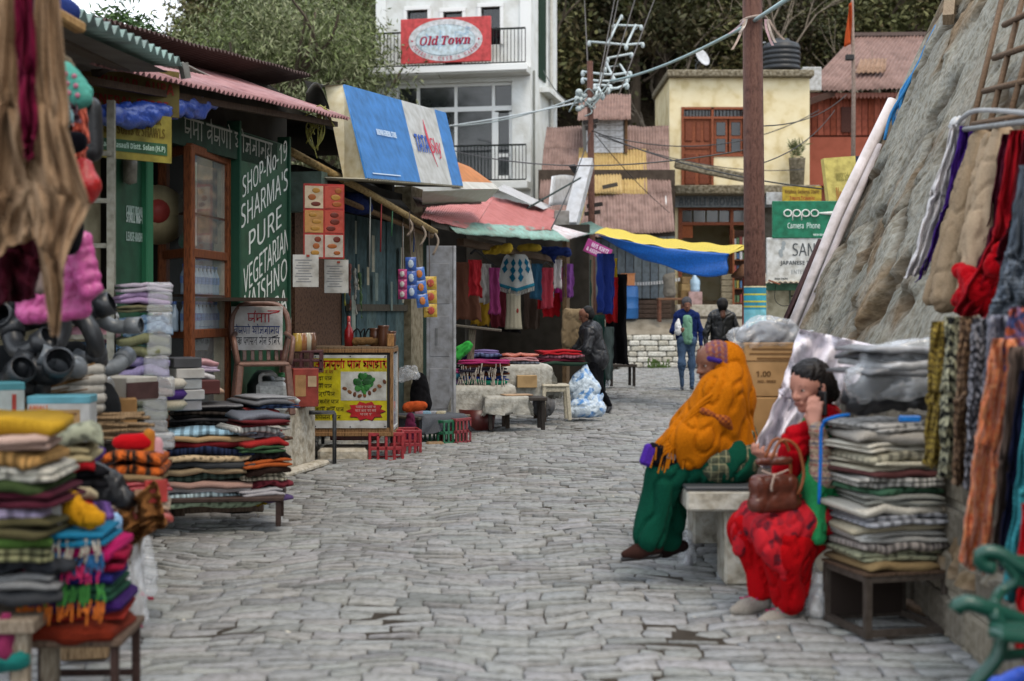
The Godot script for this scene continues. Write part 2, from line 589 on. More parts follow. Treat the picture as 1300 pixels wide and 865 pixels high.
# ---------------------------------------------------------------- the setting
func camera_and_light():
	var c := Camera3D.new()
	c.name = "camera"
	add_child(c)
	c.position = v3(0, 1.5, 0)
	var ca := CameraAttributesPhysical.new()
	ca.frustum_near = 0.1
	ca.frustum_far = 900.0
	ca.frustum_focal_length = 50.0
	ca.frustum_focus_distance = 14.5
	ca.exposure_aperture = 2.0
	c.attributes = ca
	c.projection = Camera3D.PROJECTION_FRUSTUM
	c.near = 0.1
	c.far = 900.0
	c.size = 0.1 * 865.0 / F
	c.frustum_offset = v2(0, -0.1 * 37.5 / F)
	c.current = true
	var e := Environment.new()
	e.background_mode = Environment.BG_SKY
	var sky := Sky.new()
	var ps := ProceduralSkyMaterial.new()
	ps.sky_top_color = Color("#c3cbd6")
	ps.sky_horizon_color = Color("#dfe2e4")
	ps.sky_curve = 0.2
	ps.ground_bottom_color = Color("#5a5650")
	ps.ground_horizon_color = Color("#b0aeaa")
	ps.sky_energy_multiplier = 1.2
	sky.sky_material = ps
	e.sky = sky
	e.tonemap_mode = Environment.TONE_MAPPER_LINEAR
	e.tonemap_exposure = 2.0
	e.sdfgi_enabled = true
	e.ssao_enabled = true
	e.ssil_enabled = true
	var we := WorldEnvironment.new()
	we.name = "world_environment"
	we.environment = e
	add_child(we)
	var sun := DirectionalLight3D.new()
	sun.name = "sun"
	sun.light_energy = 0.4
	sun.light_color = Color("#fff3e4")
	sun.light_angular_distance = 25.0
	sun.shadow_enabled = true
	sun.rotation_degrees = v3(-62, 28, 0)
	add_child(sun)
func lane_left(d: float) -> float:
	return maxf(-2.2 + 0.2166 * (d - 13.0), -0.375 * d - 0.35)
func lane_right(d: float) -> float:
	return (2.3 + (d - 6.2) * 0.04 if d < 14.6 else 2.65 + (d - 14.6) * 0.5)
func wavy(x: float, v: float, nz: FastNoiseLite) -> Vector3:
	return v3(x + 0.03 * nz.get_noise_2d(x * 3 + 50, v * 3), 0.0, -(v + 0.3 * nz.get_noise_2d(x * 0.5, v * 0.3) + 0.016 * nz.get_noise_2d(x * 3.0, v * 3.0)))
func hump(x: float, z: float, nz: FastNoiseLite) -> float:
	return 0.03 * nz.get_noise_2d(x * 0.8 + 9.0, z * 0.6)
func build_street():
	var ground := single("ground", mb0().box(v3(0, -0.55, -200), v3(900, 1.0, 800)).done(), M("earth", "#4d463c", {"q": 0.3, "world": true}), "", "", Z0, 0, "", "structure")
	var st := Node3D.new()
	st.name = "street"
	add_child(st)
	meta(st, "", "", "", "structure")
	part("joint_bed", mb0().box(v3(1, -0.037, -18), v3(16, 0.03, 40)).done(), M("joint", "#3c362f", {"q": 1.2, "world": true, "r": 1.0}), st)
	var nz := fn0()
	nz.seed = 4
	nz.frequency = 1.0
	nz.fractal_octaves = 2
	var sm := M("paving", "#ffffff", {"vc": true, "t": ntex("stone", 0.03, ["#9c9a94", "#e2e2de", "#ffffff", "#d0cec8"], SX, 5, 21), "s": 0.9, "world": true, "r": 0.72, "n": ntex("stonebump", 0.05, [], SX, 5, 23, 512, 7.0), "ns": 0.5, "sp": 0.35})
	rng.seed = 77
	var far := ms()
	var n := 0
	var v := 4.5
	while v < 37.4:
		var ph := 0.122 * rf(0.8, 1.2)
		if v > 20: ph *= 1.25
		var x := lane_left(v) - rng.randf() * 0.3
		var xr := minf(lane_right(v), 0.37 * v + 0.4)
		while x < xr:
			var w := rf(0.15, 0.34)
			if rng.randf() < 0.14: w *= 0.6
			var g := rf(0.0015, 0.005)
			var g2 := rf(0.002, 0.01)
			var mb := far
			var o := Z0
			var near := n < 300
			if near:
				mb = ms()
				o = wavy(x + w / 2, v + ph / 2, nz)
			var tone := rf(0.235, 0.29)
			if rng.randf() < 0.12: tone *= 0.75
			mb.col(Color(tone * rf(0.96, 1.02), tone, tone * rf(0.96, 1.03)))
			# outline of eight points, a low rim and a worn top
			var rim := []
			var top := []
			var low := []
			var lift := rf(-0.004, 0.004)
			var tilt := v2(rf(-0.014, 0.014), rf(-0.02, 0.01))
			for e in [[0, 0], [0.33, 0], [0.67, 0], [1, 0], [1, 0.5], [1, 1], [0.67, 1], [0.33, 1], [0, 1], [0, 0.5]]:
				var ex: float = x + g + (w - 2 * g) * e[0]
				var ev: float = v + g2 + (ph - 2 * g2) * e[1]
				var p := wavy(ex, ev, nz)
				if e[0] == 0.0 or e[0] == 1.0:
					if e[1] != 0.5: p.x += (0.5 - e[0]) * rf(0.0, 0.005)
				p.z += rf(-0.006, 0.006)
				var ctr := wavy(x + w / 2, v + ph / 2, nz)
				var y: float = hump(p.x, p.z, nz) + lift + tilt.x * (e[0] - 0.5) + tilt.y * (e[1] - 0.5)
				low.append(v3(p.x, -0.03, p.z) - o)
				rim.append(v3(p.x, y - 0.006, p.z) - o)
				var q := p.lerp(ctr, 0.05)
				top.append(v3(q.x, y + rf(-0.001, 0.002), q.z) - o)
			var c := Z0
			for q in top: c += q / 10.0
			c.y += 0.002
			for i in 10:
				var j := (i + 1) % 10
				mb.quad(low[i], low[j], rim[j], rim[i])
				mb.quad(rim[i], rim[j], top[j], top[i])
				mb.tri(top[i], top[j], c)
			if near:
				part("paving_stone", mb.done(), sm, st, o)
			n += 1
			x += w
		v += ph
	var rest := part("far_paving_stones", far.done(), sm, st)
	rest.set_meta("kind", "stuff")
	var lt := mb0()
	for i in 70:
		var d := rf(5.5, 30)
		var p := v3(rf(maxf(lane_left(d) + 0.8, -0.3 * d), 1.4), 0.008, -d)
		var a := rng.randf() * TAU
		var q := v3(cos(a), 0.1, sin(a)) * rf(0.006, 0.022)
		lt.quad(p, p + q, p + q * 1.2 + v3(q.z, 0.006, -q.x), p + v3(q.z, 0.004, -q.x))
	single("litter", lt.done(), M("scraps", "#a9a498"), "", "", Z0, 0, "", "stuff")
func build_hill():
	var nz := fn0()
	nz.seed = 9
	nz.frequency = 0.05
	nz.fractal_octaves = 4
	var hill := func(u: float, v: float):
		var x := lerpf(-90, 110, u)
		var z := lerpf(-47, -190, v)
		return v3(x, hill_height(x, z, nz), z)
	var mb := ms()
	mb.grid(hill, 90, 60)
	single("hill", mb.done(), M("hillside", "#3b3326", {"t": ntex("litter", 0.04, ["#5a5046", "#b8ac98", "#ffffff", "#80776a"], SX, 5, 31), "s": 0.25, "world": true, "r": 1.0, "b": 1.0}), "", "", Z0, 0, "", "structure")
	# the terrace at the end of the lane, its ramp and the whitewashed wall below it
	var pm := M("cement", "#8c8578", {"q": 0.35, "world": true, "r": 0.9, "b": 0.5})
	var t := mb0()
	t.quad(v3(-8, 0.87, -37.75), v3(14, 0.87, -37.75), v3(14, 1.27, -38.7), v3(-8, 1.27, -38.7))
	t.quad(v3(-8, 1.27, -38.7), v3(14, 1.27, -38.7), v3(14, 1.27, -60), v3(-8, 1.27, -60))
	t.box(v3(3, 0.43, -37.9), v3(22, 0.86, 0.2))
	single("terrace", t.done(), pm, "", "", Z0, 0, "", "structure")
	var w := thing("whitewashed_wall", "low whitewashed rubble wall at the end of the lane, behind the walking man", "wall", v3(0, 0, -37.6))
	var wm := [M("lime1", "#d4d3cc", {"q": 2.0, "b": 0.8}), M("lime2", "#bcb9ae", {"q": 2.0, "b": 0.8})]
	part("core", bx(v3(5.4, 0.8, 0.1)), M("limejoint", "#77736a", {"q": 2.0}), w, v3(3.1, 0.4, -0.05))
	rng.seed = 5
	for r in 6:
		var x := 0.45
		while x < 5.7:
			var l := rf(0.22, 0.55)
			part("stone", mb0().box(Z0, v3(l - 0.015, 0.135, 0.16), 0.03, Basis(ZB, rf(-0.04, 0.04))).done(), wm[rng.randi() % 2], w, v3(x + l / 2, 0.07 + r * 0.145, rf(-0.02, 0.03)))
			x += l
	# steps up to the terrace beside the wall
	var s := thing("stone_steps", "red and white steps climbing to the terrace beside the low wall", "steps", at(912, 467, 37.5))
	for i in 6:
		var k := part("step", bx(v3(1.6, 0.16, 0.5), 0.02), M("stepred", "#8a4a3a", {"q": 2.0}) if i % 2 == 0 and i < 4 else M("stepwhite", "#b9b4a8", {"q": 2.0}), s, v3(0.25, 0.08 + i * 0.16, 0.7 - i * 0.3))
	# weeds at the foot of the wall
	var wd := mb0()
	for i in 260:
		var p := v3(rf(0.6, 5.5), 0, -37.3 + rf(0, 0.2))
		if fposmod(p.x * 0.9, 1.6) > 0.5: continue
		var q := p + v3(rf(-0.1, 0.1), rf(0.05, 0.28), 0.06)
		wd.tri(p, p + v3(0.05, 0.02, 0), q)
		wd.tri(p.lerp(q, 0.5), q + v3(0.06, -0.04, 0.02), q)
	single("weeds", wd.done(), M("weed", "#4c6130", {"back": "#30401c"}), "", "", Z0, 0, "", "stuff")
func hill_height(x: float, z: float, nz: FastNoiseLite) -> float:
	var d := -z - 50.0
	var up := maxf(0.0, d) * 0.85 + (2.5 if d > 0 else 0.0) * clampf(d / 3.0, 0, 1)
	up = minf(up, 70.0 + 0.1 * d)
	return up * lerpf(0.16, 1.0, smoothstep(-20.0, -13.0, x + d * 0.05)) + nz.get_noise_2d(x, z) * 4.0 * clampf(d / 10.0, 0, 1) + 0.2
# ---------------------------------------------------------------- trees
func crown_mesh(seed_: int, n: int, r: Vector3, leaf: Vector2, clumps: int, drop: float, tones: Array) -> ArrayMesh:
	rng.seed = seed_
	var mb := mb0()
	var cs := []
	for i in clumps:
		var dir := v3(rf(-1, 1), rf(-0.8, 1), rf(-1, 1)).normalized()
		cs.append([dir * r * rf(0.35, 0.95), rf(0.22, 0.42) * r.x, rng.randi() % tones.size()])
	for i in n:
		var c = cs[rng.randi() % clumps]
		var off: Vector3 = v3(rng.randfn(), rng.randfn() * 0.75, rng.randfn()) * c[1] * 0.55
		var p: Vector3 = c[0] + off
		var tn: Color = tones[c[2] if rng.randf() < 0.7 else rng.randi() % tones.size()]
		mb.col(tn * rf(0.75, 1.25))
		var ax := v3(rf(-1, 1), rf(-0.7, 0.7) - drop, rf(-1, 1)).normalized()
		var sd := ax.cross(v3(rf(-1, 1), rf(-1, 1), rf(-1, 1))).normalized()
		var l := leaf.x * rf(0.6, 1.3)
		var w := leaf.y * rf(0.7, 1.2)
		mb.tri(p, p + ax * l * 0.5 + sd * w * 0.5, p + ax * l)
		mb.tri(p, p + ax * l, p + ax * l * 0.5 - sd * w * 0.5)
	return mb.done()
func branch(mb: MB, a: Vector3, dir: Vector3, l: float, r: float, depth: int, spread: float):
	var pts := [a]
	var p := a
	var d := dir
	for i in 3:
		d = (d + v3(rf(-1, 1), rf(-0.4, 0.8), rf(-1, 1)) * 0.22).normalized()
		p += d * l / 3.0
		pts.append(p)
	mb.tube(pts, [r, r * 0.85, r * 0.7, r * 0.55], 5 if depth > 1 else 3, false)
	if depth == 0: return
	for i in (3 if depth > 1 else 4):
		var q: Vector3 = pts[1 + rng.randi() % 3]
		var nd := (d + v3(rf(-1, 1), rf(-0.3, 0.9), rf(-1, 1)) * spread).normalized()
		branch(mb, q, nd, l * rf(0.5, 0.8), r * 0.55, depth - 1, spread)
func leaf_mat() -> StandardMaterial3D:
	return M("leaf", "#ffffff", {"vc": true, "r": 0.6, "back": "#20280f", "sp": 0.3})
func bark() -> StandardMaterial3D:
	return M("bark", "#5d5348", {"q": v3(4, 1, 4), "b": 1.0, "r": 1.0})
func make_tree(called: String, label: String, seed_: int, h: float, r: Vector3, n: int, leaf: Vector2, clumps: int, drop: float, tones: Array, group := "") -> Node3D:
	var t := thing(called, label, "tree", Z0, 0, group)
	rng.seed = seed_ + 100
	var mb := ms()
	mb.tube([v3(0, -0.5, 0), v3(0.1, h * 0.4, 0), v3(-0.05, h * 0.75, 0.1)], [h * 0.035, h * 0.028, h * 0.015], 7)
	for i in 6:
		var a := rng.randf() * TAU
		branch(mb, v3(0.05, h * rf(0.35, 0.7), 0), v3(cos(a), 0.7, sin(a)).normalized(), r.x * 0.8, h * 0.012, 1, 0.7)
	part("trunk", mb.done(), bark(), t)
	part("crown", crown_mesh(seed_, n, r, leaf, clumps, drop, tones), leaf_mat(), t, v3(0, h - r.y * 0.9, 0))
	return t
func build_trees():
	var nz := fn0()
	nz.seed = 9
	nz.frequency = 0.05
	nz.fractal_octaves = 4
	var olive := [Color(0.075, 0.08, 0.03), Color(0.05, 0.055, 0.022), Color(0.11, 0.11, 0.045), Color(0.085, 0.07, 0.03)]
	var dark := [Color(0.03, 0.035, 0.015), Color(0.045, 0.045, 0.02), Color(0.06, 0.05, 0.025), Color(0.035, 0.028, 0.016)]
	var grey := [Color(0.16, 0.18, 0.09), Color(0.11, 0.14, 0.05), Color(0.21, 0.22, 0.13), Color(0.07, 0.085, 0.035)]
	var fir := [Color(0.035, 0.07, 0.025), Color(0.05, 0.1, 0.03), Color(0.07, 0.12, 0.04)]
	# trees above the shop roofs on the left
	var w := make_tree("willow_tree", "grey green drooping tree above the dark shop roofs, nearest the conifer", 3, 8.5, v3(2.6, 2.8, 2.2), 15000, v2(0.2, 0.045), 80, 0.7, grey, "drooping trees above the shop roofs")
	var ws := [[345, 70, 38, 1.1], [405, 85, 42, 1.15], [300, 120, 40, 1.0], [455, 80, 46, 1.1]]
	var wl := ["grey green drooping tree above the dark shop roofs, nearest the conifer", "drooping tree left of the white cafe building, over the end of the shop roof", "lower drooping tree behind the pink shop roof", "tallest drooping tree, touching the white cafe building"]
	for i in 4:
		var o := w if i == 0 else copy(w, wl[i])
		var p := at(ws[i][0], ws[i][1], ws[i][2])
		o.scale = Vector3.ONE * ws[i][3]
		o.position = v3(p.x, p.y - 6.6 * ws[i][3], p.z)
		o.rotation.y = i * 1.7
	var f := make_tree("conifer", "dark green conifer standing over the near shop roof", 8, 6.0, v3(1.0, 2.0, 1.0), 5000, v2(0.22, 0.05), 26, 0.1, fir)
	f.position = at(165, 20, 26) - UP * 5.0
	# the wooded slope
	var kinds := [
		make_tree("slope_tree", "olive green bushy tree on the wooded slope", 14, 7.0, v3(2.6, 2.6, 2.6), 4200, v2(0.28, 0.13), 34, 0.15, olive, "leafy trees on the slope"),
		make_tree("slope_tree", "dark brown green tree on the wooded slope", 15, 7.5, v3(2.9, 2.9, 2.6), 4200, v2(0.28, 0.12), 30, 0.2, dark, "dark trees on the slope"),
	]
	rng.seed = 31
	var first := [true, true]
	var spots := []
	for i in 70:
		var d := rf(54, 84)
		var px := rf(250, 1270)
		if i < 12:
			d = rf(53, 60); px = 700 + i * 48 + rf(-15, 15)
		spots.append([px, d, rf(0.7, 1.25), 0 if rng.randf() < 0.4 else 1, rng.randf() * TAU])
	for sp in spots:
		var p := at(sp[0], 395, sp[1])
		p.y = hill_height(p.x, p.z, nz) - 1.0
		var k: int = sp[3]
		var o: Node3D = kinds[k] if first[k] else copy(kinds[k])
		var lm := "the power pole"
		for e in [[300, "the long shop roof"], [480, "the cafe building"], [700, "the line spacers"], [790, "the shed attic"], [850, "the satellite dish"], [930, "the brown pole"], [975, "the water tank"], [1030, "the orange flag"], [1110, "the red house"], [1190, "the rock wall"]]:
			if sp[0] >= e[0]: lm = e[1]
		o.set_meta("label", "%s %s tree %s on the slope behind %s" % ["large" if sp[2] > 1.05 else ("middling" if sp[2] > 0.85 else "small"), ["olive green", "dark brown green"][k], "high up" if sp[1] > 74 else ("halfway up" if sp[1] > 63 else "low"), lm])
		first[k] = false
		o.position = p
		o.scale = Vector3.ONE * sp[2]
		o.rotation.y = sp[4]
	# bare trees on the right of the slope
	var bare := [[1015, 90, 52, 1.0, 3], [1100, 60, 53, 1.15, 4], [1170, 70, 52, 1.0, 5], [950, 60, 54, 1.2, 6], [1060, 20, 60, 1.3, 7], [860, 60, 56, 1.0, 9]]
	var bl := ["bare grey tree behind the black water tank", "bare grey tree behind the orange flag", "bare grey tree behind the right end of the red house roof", "bare grey tree behind the brown pole", "bare pale tree high above the red house", "bare tree behind the satellite dish"]
	for i in bare.size():
		var b: Array = bare[i]
		rng.seed = 200 + b[4]
		var mb := ms()
		branch(mb, v3(0, -2, 0), v3(0.1, 1, 0), 4.5, 0.14, 4, 0.95)
		var t := thing("bare_tree", bl[i], "tree", at(b[0], 395, b[2]), 0, "leafless trees on the slope")
		t.position.y = hill_height(t.position.x, t.position.z, nz) - 0.5
		t.scale = Vector3.ONE * b[3]
		part("trunk", mb.done(), M("palebark", "#8a8074", {"q": v3(3, 1, 3), "r": 1.0}), t)
	# undergrowth
	var clump := crown_mesh(55, 130, v3(1, 0.8, 1), v2(0.3, 0.14), 9, 0.1, dark + olive)
	var mm := MultiMesh.new()
	mm.transform_format = MultiMesh.TRANSFORM_3D
	mm.mesh = clump
	mm.instance_count = 1500
	rng.seed = 12
	for i in 1500:
		var d := rf(50, 110)
		var x := rf(-0.36, 0.4) * d
		mm.set_instance_transform(i, Transform3D(Basis(UP, rng.randf() * TAU).scaled(Vector3.ONE * rf(0.5, 1.4)), v3(x, hill_height(x, -d, nz) + 0.1, -d)))
	var u := MultiMeshInstance3D.new()
	u.name = "undergrowth"
	u.multimesh = mm
	u.material_override = leaf_mat()
	add_child(u)
	meta(u, "", "", "", "stuff")
# ---------------------------------------------------------------- helpers for buildings
func pl(px: float, py: float, o: Vector3, u: Vector3) -> Vector2:      # distance along u and height of the measured point on a wall through o
	var r := (px - 650.0) / F
	var s := (r * -o.z - o.x) / (u.x + r * u.z)
	var p := o + u * s
	return v2(s, 1.5 - (py - 395.0) / F * -p.z)
func slab(parent: Node3D, called: String, x0: float, x1: float, y0: float, y1: float, z0: float, z1: float, m: Material, bev := 0.0) -> MeshInstance3D:
	return part(called, bx(v3(absf(x1 - x0), absf(y1 - y0), absf(z1 - z0)), bev), m, parent, v3((x0 + x1) / 2, (y0 + y1) / 2, (z0 + z1) / 2))
func glass_dark() -> StandardMaterial3D:
	return M("glass_dark", "#20262a", {"r": 0.08, "a": 0.45, "sp": 0.5})
func glass_clear() -> StandardMaterial3D:
	return M("glass_clear", "#dfe8ea", {"r": 0.06, "a": 0.12, "sp": 0.5})
func railing(parent: Node3D, called: String, a: Vector3, b: Vector3, h: float, n: int, m: Material, r := 0.012):
	var mb := mb0()
	for k in [0.0, 1.0]:
		mb.bar(a + UP * h * k, b + UP * h * k, 0.05, 0.05)
	for i in n + 1:
		var p := a.lerp(b, float(i) / n)
		mb.bar(p, p + UP * h, r * (3.0 if i == 0 or i == n else 1.6), r * 1.6)
	part(called, mb.done(), m, parent)
# ---------------------------------------------------------------- houses at the end of the lane
func build_cafe():
	var O := v3(0.558, 0, -42.0)
	var U := v3(-0.98, 0, -0.2)
	var t := thing("cafe_building", "tall white cafe building with glazed front, balconies and black railings", "building", O, -0.2)
	var white := M("cafewhite", "#d9dcdc", {"t": ntex("render", 0.006, ["#e4e2dc", "#f8f8f6", "#ffffff"], SX, 5, 41), "s": 0.4, "r": 0.8, "b": 0.2})
	var trim := M("cafetrim", "#dcdedd", {"r": 0.6})
	var black := iron("#1d2422", 0.5)
	var X := func(px): return -pl(px, 100, O, U).x
	var Y := func(py): return 1.5 - (py - 395.0) / F * 42.3
	var xl: float = X.call(478); var xr := 0.0
	var D := -4.4
	# walls and floors
	slab(t, "side_wall", -0.22, 0, 0, 12.5, D, -0.0, white)
	slab(t, "side_wall", xl, xl + 0.22, 0, 12.5, D, -0.0, white)
	slab(t, "back_wall", xl, xr, 0, 12.5, D - 0.2, D, white)
	slab(t, "ground_floor_front", xl + 0.22, xr - 0.22, 0, Y.call(232), -0.3, 0.0, white)
	slab(t, "floor_slab", xl + 0.22, xr - 0.22, Y.call(235) - 0.1, Y.call(232), D, -0.3, white)
	slab(t, "floor_slab", xl + 0.22, xr - 0.22, Y.call(104), Y.call(88), D, 0.0, white)
	slab(t, "roof", xl - 0.2, xr + 0.2, 12.5, 12.7, D - 0.4, 0.6, white)
	slab(t, "balcony", xl - 0.02, xr, Y.call(104) + 0.15, Y.call(88), 0.003, 0.7, white, 0.02)
	slab(t, "balcony_edge", xl - 0.06, xr + 0.04, Y.call(96), Y.call(88) + 0.02, 0.7, 0.78, trim, 0.02)
	slab(t, "balcony", X.call(585), xr, Y.call(242), Y.call(232), 0.003, 0.55, white, 0.02)
	# glazed lower storey
	var g0: float = X.call(503); var g1: float = X.call(650)
	slab(t, "pier", xl + 0.22, g0, Y.call(232), Y.call(104), -0.3, -0.004, white)
	slab(t, "pier", g1, -0.22, Y.call(232), Y.call(104), -0.3, -0.004, white)
	for px in [503, 529, 577, 625, 650]:
		var x: float = X.call(px)
		slab(t, "mullion", x - 0.045, x + 0.045, Y.call(232), Y.call(107), -0.28, -0.16, trim)
	slab(t, "transom", g0, g1, Y.call(140), Y.call(134), -0.27, -0.17, trim)
	slab(t, "head_rail", g0, g1, Y.call(108), Y.call(104), -0.27, -0.17, trim)
	var cols := [503, 529, 577, 625, 650]
	for i in 4:
		slab(t, "pane", X.call(cols[i]) + 0.05, X.call(cols[i + 1]) - 0.05, Y.call(134), Y.call(108), -0.225, -0.215, glass_dark())
		if i < 3: slab(t, "pane", X.call(cols[i]) + 0.05, X.call(cols[i + 1]) - 0.05, Y.call(232), Y.call(140), -0.225, -0.215, glass_dark())
	var d := part("door", mb0().bar(v3(X.call(629), Y.call(232), 0), v3(X.call(629), Y.call(142), 0), 0.1, 0.06, ZB).bar(v3(X.call(647), Y.call(232), 0), v3(X.call(647), Y.call(142), 0), 0.1, 0.06, ZB).bar(v3(X.call(629), Y.call(197), 0), v3(X.call(647), Y.call(197), 0), 0.06, 0.1).bar(v3(X.call(629), Y.call(227), 0), v3(X.call(647), Y.call(227), 0), 0.06, 0.2).done(), trim, t, v3(0, 0, -0.2))
	slab(d, "pane", X.call(630), X.call(646), Y.call(225), Y.call(143), -0.03, -0.02, glass_dark())
	for i in 3: slab(t, "ceiling_lamp", X.call(634) + i * 0.1, X.call(637) + i * 0.1, Y.call(122) - 0.03 * i, Y.call(121) - 0.03 * i, -1.6, -1.5, M("lamp_glow", "#ffffff", {"uv": 1, "r": 0.5}))
	# upper storey with three openings
	var ops := [[516, 544, 8, 60], [562, 588, 12, 86], [610, 636, 8, 57]]
	var px0 := 495.0
	slab(t, "upper_front", xl + 0.22, X.call(516), Y.call(88), 12.5, -0.25, -0.02, white)
	var edges := [544, 562, 588, 610]
	slab(t, "upper_front", X.call(544), X.call(562), Y.call(88), 12.5, -0.25, -0.02, white)
	slab(t, "upper_front", X.call(588), X.call(610), Y.call(88), 12.5, -0.25, -0.02, white)
	slab(t, "upper_front", X.call(636), -0.22, Y.call(88), 12.5, -0.25, -0.02, white)
	for o in ops:
		slab(t, "upper_front", X.call(o[0]), X.call(o[1]), Y.call(o[2]), 12.5, -0.25, -0.02, white)
		if o[3] < 80: slab(t, "upper_front", X.call(o[0]), X.call(o[1]), Y.call(88), Y.call(o[3]), -0.25, -0.02, white)
		var w := part("window_frame", mb0().box(v3((X.call(o[0]) + X.call(o[1])) / 2, Y.call(o[2]) + 0.03, 0.01), v3(0.8, 0.12, 0.1)).box(v3(X.call(o[0]) - 0.03, (Y.call(o[2]) + Y.call(o[3])) / 2, 0.01), v3(0.1, Y.call(o[2]) - Y.call(o[3]), 0.08)).box(v3(X.call(o[1]) + 0.03, (Y.call(o[2]) + Y.call(o[3])) / 2, 0.01), v3(0.1, Y.call(o[2]) - Y.call(o[3]), 0.08)).done(), trim, t)
		slab(w, "pane", X.call(o[0]) + 0.03, X.call(o[1]) - 0.03, Y.call(o[3]), Y.call(o[2]) - 0.04, -0.16, -0.15, glass_dark())
	slab(t, "pillar", xl - 0.01, xl + 0.3, Y.call(88), 12.5, -0.05, 0.04, trim)
	slab(t, "pillar", -0.32, 0.01, Y.call(88), 12.5, -0.05, 0.04, trim)
	railing(t, "railing", v3(xl, Y.call(86), 0.66), v3(-0.04, Y.call(86), 0.66), 1.0, 44, black)
	railing(t, "railing", v3(X.call(560), Y.call(231), 0.5), v3(-0.05, Y.call(231), 0.5), 1.02, 26, black)
	slab(t, "green_shutter", 0.0, 0.05, Y.call(92), 12.3, -2.3, -1.2, paint("#1d3a2c"))
	part("drain_pipe", ms().tube([v3(0.09, 0, -3.0), v3(0.09, 12, -3.0)], 0.06).done(), paint("#b8bab8"), t)
	part("drain_pipe", ms().tube([v3(0.05, 0, -0.3), v3(0.05, Y.call(90), -0.25)], 0.03).done(), paint("#6e7370"), t)
	part("ledge", mb0().box(v3(0.15, Y.call(106), -2.9), v3(0.3, 0.15, 2.8)).done(), white, t)
	# the sign on the balcony
	var sw: float = X.call(631) - X.call(517)
	var sh: float = Y.call(28) - Y.call(84)
	var s := thing("cafe_sign", "red cafe sign with white oval reading Old Town, on the balcony railing", "sign", Z0, -0.2)
	s.position = t.transform * v3(X.call(574), Y.call(56), 0.78)
	sw *= 0.985
	part("board", bx(v3(sw, sh, 0.1), 0.01), paint("#c8484a", 0.45), s)
	var oval := func(a, b, z0, z1): 
		var p := []
		for i in 48: p.append(v2(cos(TAU * i / 48) * a, sin(TAU * i / 48) * b))
		return mb0().prism(p, z0, z1).done()
	part("oval", oval.call(sw * 0.41, sh * 0.47, 0.045, 0.056), paint("#d2d5dc", 0.5), s)
	part("oval_line", oval.call(sw * 0.33, sh * 0.35, 0.05, 0.060), paint("#7c99ad", 0.5), s)
	part("inner_oval", oval.call(sw * 0.325, sh * 0.34, 0.05, 0.064), paint("#c9dbe6", 0.5), s)
	# thin blue drawing of houses
	var art := mb0()
	rng.seed = 6
	for i in 26:
		var x := rf(-0.28, 0.28) * sw
		var y := rf(-0.26, 0.16) * sh
		line2(art, [v2(x, y), v2(x + rf(-0.02, 0.02), y + rf(0.05, 0.2)), v2(x + rf(0.05, 0.2), y + rf(0.02, 0.22))], 0.012)
	var ap := part("drawing", art.done(), ink("#6f9cc0"), s, v3(0, 0, 0.064))
	write("Old Town", "#a02038", s, v3(0, 0.0, 0.072), sw * 0.56, sh * 0.2, v3(1, 0, 0), v3(0.25, 1, 0), true, true)
	write("Old Town", "#3b2a58", s, v3(0.012, -0.015, 0.068), sw * 0.565, sh * 0.2, v3(1, 0, 0), v3(0.25, 1, 0), true, true)
	var word := "COFFEE + CAFE + CAKERY"
	for i in word.length():
		if word[i] == " ": continue
		var a := PI * 1.08 + (PI * 0.84) * (i + 0.5) / word.length()
		var p := v3(cos(a) * sw * 0.37, sin(a) * sh * 0.41, 0.062)
		var tan_ := v3(-sin(a) * sw * 0.37, cos(a) * sh * 0.41, 0).normalized()
		write(word[i], "#a83248", s, p, sw * 0.024, sh * 0.075, tan_, v3(-tan_.y, tan_.x, 0), true, true)
	for k in [-1, 1]: part("dot", mb0().box(v3(k * sw * 0.37, 0, 0.06), v3(0.05, 0.05, 0.01)).done(), ink("#a83248"), s)
	# somebody at the upper window
	var man := thing("person", "person in dark clothes looking out of the right upper window of the white cafe building", "person")
	man.position = t.transform * v3(X.call(615), Y.call(86), -0.75)
	part("body", body([[v3(0, 0.1, 0), v3(0, 0.85, 0), 0.16, 0.15], [v3(0, 0.85, 0), v3(0, 1.35, 0), 0.17, 0.16], [v3(-0.17, 1.36, 0), v3(0.17, 1.36, 0), 0.07, 0.07], [v3(0.2, 1.33, 0), v3(0.24, 1.0, 0.08), 0.05, 0.04], [v3(-0.2, 1.33, 0), v3(-0.24, 1.0, 0.08), 0.05, 0.04]], 0.03, 0.03), cloth("#16171c"), man)
	part("head", body([[v3(0, 1.4, 0), v3(0, 1.52, 0.02), 0.055, 0.055], [v3(0, 1.62, 0.02), v3(0, 1.68, 0.0), 0.095, 0.1], [v3(0, 1.6, 0.09), v3(0, 1.56, 0.09), 0.03, 0.03]], 0.025, 0.02), M("dark_skin", "#3a2a22"), man)
	part("hair", body([[v3(0, 1.72, -0.02), v3(0, 1.68, -0.05), 0.095, 0.1]], 0.025, 0.02), M("hair", "#100d0c", {"r": 0.5}), man)
func boards(parent: Node3D, called: String, x0: float, x1: float, y0: float, y1: float, z: float, n: int, th: float, ms: Array, gap := 0.012):
	var w := (x1 - x0) / n
	for i in n:
		part(called, bx(v3(w - gap, y1 - y0, th), 0.004), ms[i * 7 % ms.size()], parent, v3(x0 + w * (i + 0.5), (y0 + y1) / 2, z + 0.006 * ((i * 5) % 3 - 1)))
